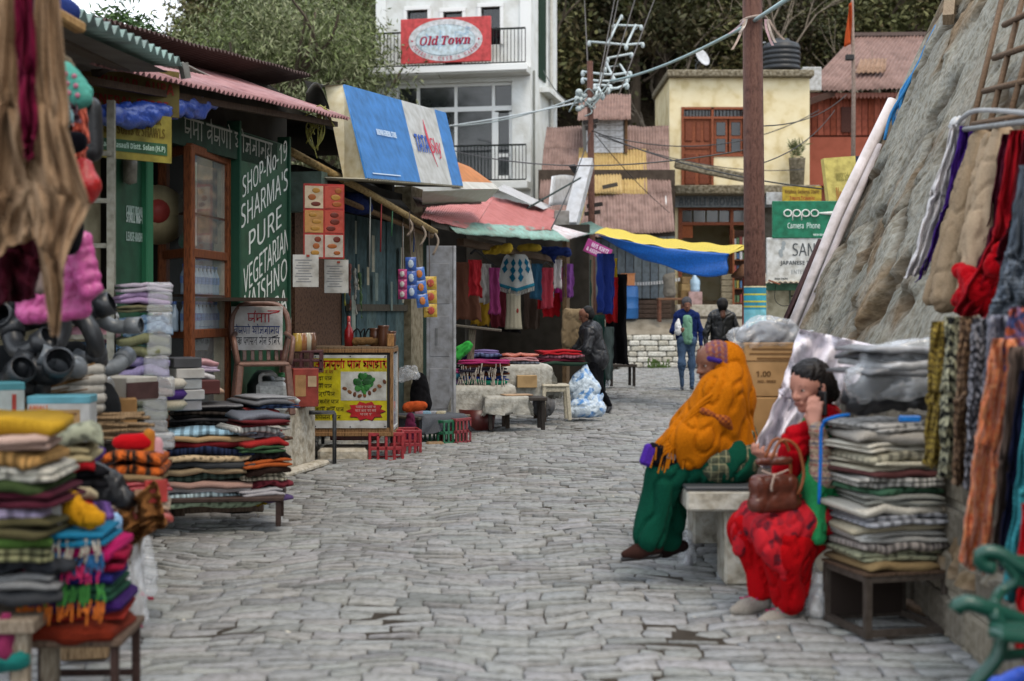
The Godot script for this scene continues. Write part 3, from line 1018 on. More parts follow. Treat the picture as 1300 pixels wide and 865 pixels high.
func build_sheds():
	var rust := M("rusty_roof", "#b0a09a", {"t": ntex("rust", 0.012, ["#7e6c66", "#a89892", "#c8b8b2", "#988078"], SX, 5, 51), "s": 0.5, "r": 0.7, "sp": 0.3})
	var ochre := M("ochre_roof", "#b6a88c", {"t": ntex("ochre", 0.012, ["#9a8068", "#e0cc9c", "#f0e0b4", "#b89c80"], SX, 5, 52), "s": 0.6, "r": 0.7, "sp": 0.3})
	var t := thing("tin_roofed_shed", "long shed with patched rusty and ochre corrugated roofs and a small white attic", "shed", at(770, 395, 40) * v3(1, 0, 1))
	var o := t.position
	var roof := func(called, a, b, c, d, m, sd): return part(called, corrugated(a - o, b - o, c - o, d - o, 0.085, 0.016, 5, 0.05, sd), m, t)
	roof.call("roof_sheet", at(684, 252, 38.9), at(736, 251, 38.9), at(738, 189, 40.6), at(690, 189, 40.6), rust, 1)
	roof.call("roof_sheet", at(733, 251, 38.88), at(792, 252, 38.88), at(791, 188, 40.58), at(735, 188, 40.58), ochre, 2)
	roof.call("roof_sheet", at(789, 250, 38.9), at(822, 249, 38.9), at(820, 189, 40.6), at(788, 189, 40.6), ochre, 3)
	roof.call("roof_sheet", at(818, 249, 38.92), at(853, 248, 38.92), at(849, 190, 40.62), at(816, 190, 40.62), rust, 4)
	roof.call("roof_sheet", at(735, 246, 38.8), at(790, 246, 38.8), at(789, 218, 39.6), at(737, 219, 39.6), M("tan_roof", "#b8ab94", {"t": texs["ochre"], "s": 0.4, "r": 0.7}), 5)
	roof.call("lower_roof_sheet", at(690, 302, 37.3), at(775, 300, 37.3), at(772, 248, 38.8), at(690, 250, 38.8), rust, 6)
	roof.call("lower_roof_sheet", at(772, 298, 37.33), at(857, 294, 37.33), at(853, 246, 38.83), at(770, 247, 38.83), rust, 7)
	roof.call("wing_roof_sheet", at(690, 190, 40.6), at(742, 190, 40.6), at(742, 160, 41.6), at(694, 161, 41.6), rust, 8)
	roof.call("wing_roof_sheet", at(795, 190, 40.6), at(850, 190, 40.6), at(849, 160, 41.6), at(795, 160, 41.6), rust, 9)
	roof.call("attic_roof_sheet", at(733, 153, 39.9), at(801, 152, 39.9), at(801, 119, 41.0), at(736, 121, 41.0), M("attic_rust", "#b8a49c", {"t": texs["rust"], "s": 0.7, "r": 0.7}), 10)
	var p := at(768, 172, 40.4) - o
	var plank := M("attic_white", "#c9cbd0", {"q": 1.0})
	for i in 6: part("plank", bx(v3(1.05, 0.15, 0.04), 0.006), plank, t, p + v3(0, -0.42 + i * 0.158, 0.0))
	part("attic_post", bx(v3(0.08, 1.0, 0.1)), timber("#6d5136"), t, p + v3(0.6, 0, 0.02))
	part("attic_side", bx(v3(1.2, 1.0, 1.0)), M("attic_side", "#7d7a74"), t, p + v3(0, 0, -0.56))
	part("timber_beam", mb0().bar(at(765, 238, 38.7) - o, at(784, 234, 38.7) - o, 0.12, 0.1).done(), timber("#4b4640"), t)
	part("white_pipe", ms().tube([at(846, 272, 38.1) - o, at(845, 250, 38.75) - o], 0.04).done(), paint("#c8c8c8"), t)
	# the walls below
	var back := M("shed_dark", "#4a4038", {"q": 0.6})
	part("wall", mb0().box(at(770, 330, 39.6) - o, v3(3.8, 5.0, 0.2)).done(), back, t)
	part("ledge", mb0().bar(at(690, 304, 37.6) - o, at(857, 297, 37.6) - o, 0.1, 0.12).done(), timber("#3d3630"), t)
	var grey := [M("shut1", "#68727a", {"q": 0.8, "r": 0.6}), M("shut2", "#606b75", {"q": 0.8, "r": 0.6}), M("shut3", "#707a80", {"q": 0.8, "r": 0.6})]
	var a := at(752, 379, 39.0) - o
	var b := at(857, 297, 39.0) - o
	boards(t, "shutter_board", a.x, b.x, a.y, b.y, a.z, 10, 0.05, grey, 0.02)
	a = at(796, 404, 38.95) - o
	b = at(852, 381, 38.95) - o
	for i in 4: part("plank", bx(v3(b.x - a.x, 0.11, 0.05), 0.01), timber("#5a4a40", v3(0.8, 6, 6)), t, v3((a.x + b.x) / 2, a.y + 0.06 + i * 0.125, a.z))
	# string of little white pennants
	var mb := mb0()
	for q in droop(at(772, 358, 38.8), at(862, 355, 38.8), 0.08, 26): mb.box(q, v3(0.05, 0.09, 0.01))
	single("pennant_string", mb.done(), cloth("#c9ccd0"), "string of tiny white pennants hung across the grey shutter boards", "pennants")
	# barrels
	var mbar := ms()
	mbar.lathe([[0.0, 0.0], [0.27, 0.0], [0.29, 0.03], [0.29, 0.27], [0.305, 0.29], [0.29, 0.31], [0.29, 0.58], [0.305, 0.6], [0.29, 0.62], [0.28, 0.86], [0.25, 0.9], [0.24, 0.88], [0.0, 0.88]], Z0, 18)
	var bl := ["left blue plastic barrel against the grey shutter boards", "right blue plastic barrel with an orange crate on it"]
	for i in 2:
		var q := thing("barrel", bl[i], "barrel", at([783, 797][i], 405, 38.7), 0, "blue barrels")
		part("drum", mbar.done() if i == 0 else get_node("barrel/drum").mesh, plast("#2a6fb4", 0.45), q)
	single("orange_crate", mb0().box(v3(0, 0.16, 0), v3(0.36, 0.32, 0.3), 0.02).box(v3(0, 0.33, 0), v3(0.4, 0.03, 0.34), 0.01).done(), plast("#d58a52", 0.6), "pale orange crate standing on the right blue barrel", "crate", at(797, 405, 38.7) + UP * 0.89)
	var tb := thing("wooden_table", "small brown table with a grey sack, before the grey shutter boards", "table", at(852, 409, 38.4))
	part("top", bx(v3(0.75, 0.06, 0.5), 0.01), timber("#7a5a44"), tb, v3(0, 0.62, 0))
	for k in [[-1, -1], [1, -1], [-1, 1], [1, 1]]: part("leg", bx(v3(0.07, 0.6, 0.07)), timber("#6a4636"), tb, v3(0.32 * k[0], 0.3, 0.2 * k[1]))
	single("grey_sack", body([[v3(0, 0.12, 0), v3(0, 0.5, 0), 0.2, 0.16], [v3(-0.1, 0.55, 0), v3(0.12, 0.62, 0), 0.08, 0.06]], 0.035, 0.05, [0.05, v3(6, 6, 6), 3]), cloth("#77736c"), "lumpy grey sack on the small brown table", "sack", at(850, 409, 38.4) + UP * 0.66)
func build_provision_house():
	var d := 42.0
	var o := at(938, 395, d) * v3(1, 0, 1)
	var t := thing("yellow_house", "cream yellow house with a brown carved door upstairs and a shop below", "house", o)
	var yel := M("cream", "#ddd2b2", {"t": ntex("cream_t", 0.008, ["#d8ccb0", "#f6f2e8", "#ffffff"], SX, 5, 61), "s": 0.35, "r": 0.9})
	var conc := M("concrete", "#9a9384", {"t": ntex("concrete_t", 0.02, ["#5a554c", "#b8b2a4", "#ffffff"], SX, 5, 62), "s": 0.7, "b": 0.6})
	var brn := timber("#8f5238")
	var X := func(px): return (px - 650.0) / F * d - o.x
	var Y := func(py): return 1.5 - (py - 395.0) / F * d
	var W := func(called, x0, x1, y0, y1, z0, z1, m, bev := 0.0): return slab(t, called, X.call(x0), X.call(x1), Y.call(y0), Y.call(y1), z0, z1, m, bev)
	# upper storey round the door and window
	W.call("upper_wall", 850, 865, 240, 99, -0.25, 0, yel)
	W.call("upper_wall", 947, 1028, 240, 99, -0.25, 0, yel)
	W.call("upper_wall", 865, 947, 136, 99, -0.25, 0, yel)
	W.call("upper_wall", 906, 947, 240, 199, -0.25, 0, yel)
	W.call("side_wall", 850, 855, 380, 99, -4, -0.25, yel)
	W.call("side_wall", 1023, 1028, 380, 99, -4, -0.25, yel)
	W.call("back_wall", 850, 1028, 380, 99, -4.2, -4, yel)
	W.call("roof_slab", 846, 1032, 99, 90, -4.3, 0.25, conc, 0.03)
	W.call("balcony_slab", 852, 1032, 250, 239, -4.3, 1.1, conc, 0.03)
	# carved double door
	W.call("door_frame", 865, 868, 239, 136, -0.15, 0.03, brn)
	W.call("door_frame", 903, 906, 239, 136, -0.15, 0.03, brn)
	W.call("door_frame", 868, 947, 139, 136, -0.15, 0.03, brn)
	W.call("door_frame", 868, 947, 151, 148, -0.15, 0.02, brn)
	W.call("door_frame", 944, 947, 199, 139, -0.15, 0.03, brn)
	W.call("door_frame", 906, 944, 199, 196, -0.15, 0.03, brn)
	var dr: Node3D = W.call("door", 868, 903, 239, 151, -0.12, -0.06, brn)
	var rail := timber("#7d4530")
	for r in [[869, 880, 180, 154], [883, 891, 180, 154], [893, 902, 180, 154], [869, 902, 190, 183], [869, 884, 235, 194], [887, 902, 235, 194]]:
		var hw: float = (X.call(r[1]) - X.call(r[0])) / 2
		var cx: float = (X.call(r[0]) + X.call(r[1])) / 2 - dr.position.x
		var cy: float = (Y.call(r[2]) + Y.call(r[3])) / 2 - dr.position.y
		part("carved_panel", bx(v3(hw * 2 - 0.03, Y.call(r[3]) - Y.call(r[2]) - 0.03, 0.05), 0.02), rail, dr, v3(cx, cy, 0.04))
	for x in [[869, 902], [907, 943]]:
		W.call("fanlight_bars", x[0], x[1], 148, 139, -0.1, -0.08, glass_dark())
		for k in 8:
			var xx: float = lerpf(X.call(x[0]), X.call(x[1]), (k + 0.5) / 8.0)
			slab(t, "bar", xx - 0.012, xx + 0.012, Y.call(148), Y.call(139), -0.08, -0.05, iron("#2a2220"))
	for s in [[907, 924], [926, 943]]:
		var sh: Node3D = W.call("shutter", s[0], s[1], 196, 151, -0.1, -0.05, brn)
		for yy in [[172, 155], [193, 176]]:
			var m := mb0()
			m.box(v3(0, (Y.call(yy[0]) + Y.call(yy[1])) / 2 - sh.position.y, 0.035), v3(0.27, Y.call(yy[1]) - Y.call(yy[0]), 0.02), 0.008)
			part("pane", m.done(), M("shutter_glass", "#15181c", {"r": 0.15, "sp": 0.6}), sh)
	# shop below
	W.call("plinth", 857, 1028, 402, 387, -0.4, 0.5, M("plinth_white", "#bdb8ac", {"q": 1.0}), 0.02)
	W.call("shop_floor", 855, 1023, 390, 387, -4.0, -0.4, conc)
	W.call("shop_pier", 850, 861, 402, 250, -0.2, 0.01, yel)
	W.call("shop_frame", 861, 866, 387, 264, -0.2, 0.05, brn)
	W.call("shop_frame", 927, 931, 387, 264, -0.2, 0.05, brn)
	W.call("shop_frame", 952, 956, 387, 264, -0.2, 0.05, brn)
	W.call("shop_frame", 866, 956, 286, 282, -0.2, 0.04, brn)
	W.call("shop_frame", 866, 956, 267, 264, -0.2, 0.04, brn)
	W.call("brown_panel", 866, 880, 302, 286, -0.1, -0.05, timber("#a05a34"))
	for x in [[867, 879], [881, 896], [898, 912], [914, 926], [932, 951]]: W.call("transom_pane", x[0], x[1], 282, 267, -0.1, -0.09, glass_dark())
	W.call("shop_side_wall", 956, 1023, 387, 250, -0.25, 0, M("shop_grey", "#5c5850", {"q": 0.7}))
	var sg := thing("provision_sign", "long grey shop sign reading provision, under the concrete slab of the yellow house", "sign", at(924, 256, d - 0.35))
	part("board", bx(v3(3.13, 0.34, 0.06), 0.01), M("signgrey", "#7f858a", {"q": 1.2}), sg)
	write("AKHILI PROVISION S", "#4c5257", sg, v3(-0.25, 0, 0.036), 2.4, 0.24)
	write("&", "#4c5257", sg, v3(1.35, 0.0, 0.036), 0.14, 0.16)
	# goods: shelves of packets in the right window, boxes by the door
	var cab := thing("glass_showcase", "brown showcase of packets and bottles at the right of the provision shop door", "showcase", at(941, 387, d - 0.2))
	for i in 5: part("shelf", bx(v3(0.5, 0.03, 0.3)), timber("#7a4a30"), cab, v3(0, 0.05 + i * 0.42, 0))
	for k in [-1, 1]: part("post", bx(v3(0.06, 2.2, 0.06)), timber("#8a5232"), cab, v3(0.25 * k, 1.1, 0.14))
	part("back_panel", bx(v3(0.5, 2.2, 0.02)), timber("#4a3022"), cab, v3(0, 1.1, -0.14))
	rng.seed = 8
	var tints := ["#c9c4b0", "#3f6ea0", "#b8a23c", "#d8d8d8", "#58784a", "#9a3a34", "#26405e"]
	for i in 5:
		for k in 5:
			part("packet", bx(v3(0.075, rf(0.16, 0.3), 0.1), 0.01), plast(tints[rng.randi() % 7]), cab, v3(-0.19 + k * 0.09, 0.17 + i * 0.42, rf(-0.03, 0.06)))
	var wj := thing("water_jar", "pale blue water jar on a pink and white box in the shop doorway", "jar", at(882, 387, d - 0.3) + UP * 0.38)
	part("jar", ms().lathe([[0.0, 0.0], [0.15, 0.0], [0.16, 0.1], [0.15, 0.16], [0.16, 0.2], [0.16, 0.33], [0.06, 0.45], [0.05, 0.5], [0.0, 0.5]], Z0, 14).done(), M("jarblue", "#a9c6dc", {"r": 0.2, "sp": 0.6}), wj)
	single("carton", bx(v3(0.4, 0.38, 0.36), 0.01), paint("#c3a4a4"), "pink and white box under the pale blue water jar", "box", at(882, 387, d - 0.3) + UP * 0.19)
	for i in 4: single("carton", bx(v3(0.32, 0.2, 0.3), 0.008), paint(["#94784e", "#83683e", "#a58a5c", "#8a6f48"][i]), "%s brown carton of the pile left of the shop doorway" % ["lowest", "second lowest", "third", "topmost"][i], "box", at(870, 387, d - 0.25) + UP * (0.1 + 0.205 * i), 0.1 * i, "cartons piled in the shop door")
	for i in 5: single("stone_block", bx(v3(0.34, 0.17, 0.3), 0.02), paint("#8d8470", 0.9), "%s rough block of the pier right of the shop doorway" % ["lowest", "second", "middle", "fourth", "topmost"][i], "block", at(922, 387, d - 0.22) + UP * (0.09 + 0.18 * i), 0.0, "blocks by the shop door")
	# roof things
	var wt := thing("water_tank", "black ribbed plastic water tank on the yellow house roof", "tank", at(992, 90, 43.2))
	var prof := [[0.0, 0.0], [0.56, 0.0]]
	for i in 5: prof += [[0.58, 0.02 + i * 0.15], [0.58, 0.1 + i * 0.15], [0.55, 0.12 + i * 0.15], [0.55, 0.15 + i * 0.15]]
	prof += [[0.52, 0.8], [0.26, 0.9], [0.24, 0.96], [0.0, 0.97]]
	part("tank", ms().lathe(prof, Z0, 24).done(), plast("#23272c", 0.5), wt)
	part("pipe", ms().tube([v3(-0.68, -0.1, 0.2), v3(-0.68, 0.8, 0.2), v3(-0.5, 0.85, 0.1)], 0.025).done(), paint("#9aa0a4"), wt)
	part("pipe", ms().tube([v3(-0.78, -0.1, 0.3), v3(-0.78, 0.6, 0.3)], 0.025).done(), paint("#9aa0a4"), wt)
	var ds := thing("satellite_dish", "white satellite dish tilted on the yellow house roof edge", "dish", at(880, 88, 42.3))
	var tilt := Basis.from_euler(v3(1.15, 0.75, 0))
	part("bowl", ms().lathe([[0.0, 0.0], [0.12, 0.015], [0.22, 0.05], [0.29, 0.09], [0.285, 0.1], [0.2, 0.06], [0.0, 0.02]], v3(0.22, 0.32, 0), 20, tilt).done(), paint("#c9cdd4", 0.4), ds)
	part("mast", ms().tube([v3(0.1, -0.2, -0.1), v3(0.1, 0.15, -0.1), v3(0.2, 0.28, -0.05)], 0.025).done(), iron("#5c5f62"), ds)
	part("feed_arm", ms().tube([v3(0.2, 0.12, 0.05), v3(0.02, 0.22, 0.3)], 0.014).done(), iron("#5c5f62"), ds)
	single("concrete_beam", mb0().bar(at(857, 208, 40.6), at(948, 226, 40.2), 0.3, 0.25, UP, 0.03).done(), conc, "grey weathered beam leaning across the foot of the brown upstairs door", "beam")
	var pp := thing("potted_plant", "grey pot with thin leaves on the slab before the red house wall", "plant", at(1012, 238, 41.5))
	part("pot", ms().lathe([[0.0, 0.0], [0.2, 0.0], [0.24, 0.8], [0.26, 0.85], [0.0, 0.84]], Z0, 12).done(), conc, pp)
	part("leaves", crown_mesh(71, 220, v3(0.2, 0.3, 0.2), v2(0.26, 0.03), 8, -0.5, [Color(0.1, 0.14, 0.05), Color(0.14, 0.15, 0.07)]), leaf_mat(), pp, v3(0, 1.1, 0))
func build_red_house():
	var d := 48.0
	var o := at(1080, 395, d) * v3(1, 0, 1)
	var t := thing("red_house", "red boarded house with a rusty corrugated roof and scalloped eave", "house", o)
	var red := [M("redb1", "#8e4a3a", {"q": 0.8}), M("redb2", "#84422f", {"q": 0.8}), M("redb3", "#985342", {"q": 0.8})]
	var a := at(1022, 172, d) - o
	var b := at(1150, 118, d) - o
	boards(t, "wall_board", a.x, b.x, a.y, b.y, 0, 16, 0.05, red, 0.02)
	var c := at(1022, 236, d) - o
	part("lower_panel", mb0().box(v3((a.x + b.x) / 2, (a.y + c.y) / 2 - 0.03, 0.01), v3(b.x - a.x, a.y - c.y - 0.06, 0.06)).done(), M("redlow", "#93503f", {"t": texs["render"], "s": 0.5}), t)
	part("body", mb0().box(v3((a.x + b.x) / 2, 4, -2.2), v3(b.x - a.x - 0.06, 9.4, 4.2)).done(), M("redbody", "#6d3a2e"), t)
	var rr := M("house_rust", "#b09c96", {"t": texs["rust"], "s": 0.35, "r": 0.65, "sp": 0.4})
	part("roof", corrugated(at(1018, 116, d - 0.7) - o, at(1170, 112, d - 0.7) - o, at(1196, 44, d + 2.4) - o, at(1085, 45, d + 2.4) - o, 0.16, 0.03, 5, 0.04, 3), rr, t)
	part("patch", corrugated(at(1086, 93, d - 0.1) - o, at(1124, 92, d - 0.1) - o, at(1126, 74, d + 0.7) - o, at(1092, 75, d + 0.7) - o, 0.16, 0.03, 2, 0.05, 4), M("tan_patch", "#c4b09a", {"t": texs["rust"], "s": 0.8}), t)
	var mb := mb0()
	for i in 26:
		var p := at(1028 + i * 5.0, 120, d - 0.5) - o
		mb.prism([v2(-0.06, 0.06), v2(-0.06, -0.06), v2(0, -0.15), v2(0.06, -0.06), v2(0.06, 0.06)], -0.015, 0.015, Transform3D(Basis(), p))
	part("scalloped_trim", mb.done(), M("trimred", "#7a5046"), t)
	part("eave_beam", mb0().bar(at(1008, 136, d - 1.2) - o, at(1062, 117, d - 0.4) - o, 0.14, 0.2).done(), timber("#4a332a"), t)
	part("ridge_cap", mb0().bar(at(1083, 44, d + 2.4) - o, at(1197, 43, d + 2.4) - o, 0.2, 0.12).done(), iron("#6b5c58"), t)
	var w := part("window", mb0().box(at(1076, 152, d - 0.08) - o, v3(0.42, 0.85, 0.06)).done(), timber("#4c2a22"), t)
	part("wall_post", mb0().bar(at(1025, 236, d - 0.1) - o, at(1025, 122, d - 0.1) - o, 0.1, 0.08).done(), timber("#5e3428"), t)
	single("white_parapet", mb0().box(at(1030, 101, 45), v3(0.6, 0.75, 0.3), 0.02).done(), M("parapet", "#c4c6c8", {"q": 0.9}), "white parapet block between the yellow house roof and the red house roof", "parapet")
	# flag
	var f := thing("flag_pole", "weathered pole with a faded orange flag before the red house", "flag pole", at(1083, 236, 34))
	var fo := f.position
	part("pole", ms().tube([v3(0, -0.6, 0), at(1084, 110, 34) - fo, at(1082, -16, 34) - fo], [0.06, 0.05, 0.03], 8).done(), timber("#8f7f76"), f)
	part("flag", ms().shell(func(u: float, v: float): return at(1081 - 9 * u * (0.4 + 0.6 * v), 2 + 54 * v + 4 * u, 34) - fo + v3(0, 0, 0.06 * sin(u * 7 + v * 5) + 0.03), 8, 12, 0.01, ZB).done(), cloth("#c2562e"), f)
	part("bracket", mb0().box(at(1079, 73, 33.9) - fo, v3(0.2, 0.14, 0.12), 0.02).done(), iron("#3c3c3e"), f)
# ---------------------------------------------------------------- poles, wires and signs
func wire(called: String, label: String, pts: Array, r: float, c: String):
	single(called, ms().tube(pts, r, 5).done(), M("wire_" + c, c, {"r": 0.5}), label, "cable")
func build_poles():
	var p := thing("brown_pole", "thick rusty brown pole wrapped with a blue poster, right of the blue and yellow tarpaulin", "pole", at(957, 395, 20) * v3(1, 0, 1))
	var k := F / 20.0
	part("shaft", ms().tube([v3(0.02, -0.3, 0), v3(0.02, 1.5, 0), v3(-0.03, 7.0, 0)], [0.155, 0.152, 0.135], 20).done(), M("polerust", "#5a3d33", {"t": ntex("polert", 0.02, ["#6a5a52", "#c8b8b0", "#ffffff", "#9a7a6c"], SX, 5, 71), "s": v3(1.5, 0.5, 1.5), "r": 0.7, "b": 0.5}), p)
	var bands := [[1.83, 1.73, "#2c8aa8"], [1.73, 1.64, "#3aa6be"], [1.64, 1.52, "#3595b8"], [1.52, 1.3, "#7cc4d2"], [1.3, 1.14, "#4b9ec6"]]
	for b in bands: part("poster_band", ms().tube([v3(0.018, b[1], 0), v3(0.018, b[0], 0)], 0.158, 20, false).done(), paint(b[2], 0.5), p)
	for y in [1.72, 1.62, 1.55]: part("poster_text", ms().tube([v3(0.018, y, 0), v3(0.018, y + 0.025, 0)], 0.16, 20, false).done(), paint("#c8c95a", 0.5), p)
	part("poster_top", ms().tube([v3(0.018, 1.83, 0), v3(0.018, 1.85, 0)], 0.159, 20, false).done(), paint("#d8d0a8", 0.5), p)
	var rag := thing("rag_strips", "knotted rag strips hanging round the brown pole top", "rags", at(957, 30, 20))
	var m := ms()
	m.tube(bend([v3(-0.19, 0.02, 0.02), v3(-0.1, 0.05, 0.16), v3(0.1, 0.08, 0.16), v3(0.19, 0.06, 0)], 12), 0.02, 6)
	part("knot", m.done(), cloth("#a89890"), rag)
	for i in 6:
		var x: float = [-0.3, -0.25, -0.15, 0.12, 0.16, 0.28][i]
		var l: float = [0.18, 0.4, 0.16, 0.34, 0.3, 0.26][i]
		var q := v3(clampf(x, -0.17, 0.17), 0.03, 0.16)
		part("strip", mb0().shell(func(u: float, v: float): return q.lerp(v3(x + 0.1 * v * signf(x), -l, 0.18), v) + v3(u * 0.035, 0, 0.01 * sin(v * 8 + i)), 2, 6, 0.006, ZB).done(), cloth(["#b8a8b0", "#c4b0a4", "#d8cfc8", "#c8aab0", "#c0b4ac", "#9a8a80"][i]), rag)
	# the power pole and its lines
	var pp := thing("power_pole", "thin rusty power pole with crossed white insulator bars, before the tin roofed shed", "pole", at(750, 395, 33) * v3(1, 0, 1))
	var o := pp.position
	part("shaft", ms().tube([v3(0.06, 0, 0), v3(-0.02, 7.3, 0)], [0.09, 0.07], 8).done(), mats["polerust"], pp)
	for y in [[156, 740, 759], [163, 743, 757], [262, 745, 765], [272, 742, 762]]: part("cross_arm", mb0().bar(at(y[1], y[0], 33) - o, at(y[2], y[0] - 3, 33) - o, 0.09, 0.09).done(), iron("#2f2a28"), pp)
	var ins := ms()
	rng.seed = 3
	for i in 14:
		var q := at(rf(733, 757), rf(112, 140), 32.9) - o
		ins.ball(q, v3(0.07, 0.06, 0.07) * rf(0.7, 1.3), 7, 5)
	part("insulators", ins.done(), plast("#b4c0c0", 0.3), pp).set_meta("kind", "stuff")
	var tw := ms()
	for i in 9:
		var q := at(rf(735, 756), rf(115, 140), 32.9) - o
		tw.tube(bend([q, q + v3(rf(-0.3, 0.3), rf(-0.3, 0.2), 0.1), q + v3(rf(-0.4, 0.4), rf(-0.3, 0.3), 0)], 8), 0.018, 4)
	part("tangled_wires", tw.done(), plast("#9aa6a6", 0.5), pp)
	var D := func(px, py): return at(px, py, 33.0 + maxf(0.0, 118.0 - py) * 0.1)
	var sp := [[[779, 32], [814, 33]], [[748, 53], [773, 55], [795, 57], [816, 55]], [[771, 74], [802, 68]], [[768, 87], [787, 82], [797, 97]], [[770, 80], [779, 99]], [[740, 91], [762, 94], [780, 95], [800, 92]], [[740, 100], [760, 103], [778, 103], [795, 101]], [[755, 108], [775, 109]], [[772, 113], [784, 112], [796, 107]], [[789, 20], [781, 36], [773, 53]], [[807, 32], [795, 58]], [[764, 94], [757, 121]], [[760, 112], [765, 120]]]
	var bars := thing("line_spacers", "ladder of white spacer bars on the wires above the power pole", "spacers")
	for s in sp:
		var pts := []
		for q in s: pts.append(D.call(q[0], q[1]))
		var mb := ms().tube(pts, 0.035, 6)
		for q in [pts[0], pts[-1]]: mb.ball(q - UP * 0.05, v3(0.06, 0.09, 0.06), 7, 5)
		part("spacer_bar", mb.done(), plast("#c3d0d2", 0.4), bars)
	var ws := [[784, -20, 757, 122], [789, -20, 760, 120], [812, -20, 769, 122], [838, -20, 786, 120], [741, -20, 748, 118]]
	for i in 5: wire("power_line", "power line up the slope from the power pole, %s from the left" % ["second", "third", "fourth", "fifth", "first"][i], [D.call(ws[i][0], ws[i][1]), D.call(ws[i][2], ws[i][3])], 0.016, "#4a4440")
	wire("white_cable", "thick white cable from the power pole to the brown pole", droop(at(775, 103, 33), at(952, 30, 20.2), 0.12), 0.028, "#7f9496")
	wire("white_cable", "thick white cable leaving the brown pole up to the right", [at(952, 30, 20.2), at(975, 15, 19), at(1010, -8, 17)], 0.03, "#8fa4a6")
	var lines := [[475, 170, 41, 735, 130, 33, 0.1, "#b8c0c2", 0.02], [575, 160, 41, 738, 122, 33, 0.15, "#aab4b6", 0.02], [570, 190, 30, 960, 188, 21, 0.3, "#3a3838", 0.012], [750, 165, 33, 1045, 240, 25, 0.2, "#2c2c2c", 0.014], [760, 170, 33, 1040, 140, 40, 0.6, "#2c2c2c", 0.014], [690, 90, 42, 745, 135, 33, 0.3, "#3c4040", 0.015], [750, 168, 33, 700, 290, 24, 0.1, "#2a2a2a", 0.012], [755, 170, 33, 850, 270, 38, 0.1, "#2a2a2a", 0.01], [760, 172, 33, 1020, 215, 40, 0.3, "#333333", 0.012], [958, 160, 20, 1075, 120, 34, 0.2, "#2c2c2c", 0.01], [958, 210, 20, 1060, 140, 34, 0.2, "#2c2c2c", 0.01]]
	var ll := ["pale wire from the cafe building to the power pole, lower one", "pale wire from the cafe building to the power pole, upper one", "dark wire from the cafe balcony past the shed roof to the brown pole", "dark wire from the power pole down to the yellow hoarding", "dark wire from the power pole to the red house eave", "slack wire between the cafe building corner and the power pole", "dark wire dropping from the power pole to the red roof of the clothes stall", "thin wire from the power pole to the right end of the shed roof", "thin wire from the power pole across the yellow house", "thin wire from the brown pole up to the flag pole", "second thin wire from the brown pole to the flag pole, below the other"]
	for i in lines.size():
		var l: Array = lines[i]
		wire("overhead_wire", ll[i], droop(at(l[0], l[1], l[2]), at(l[3], l[4], l[5]), l[6]), l[8], l[7])
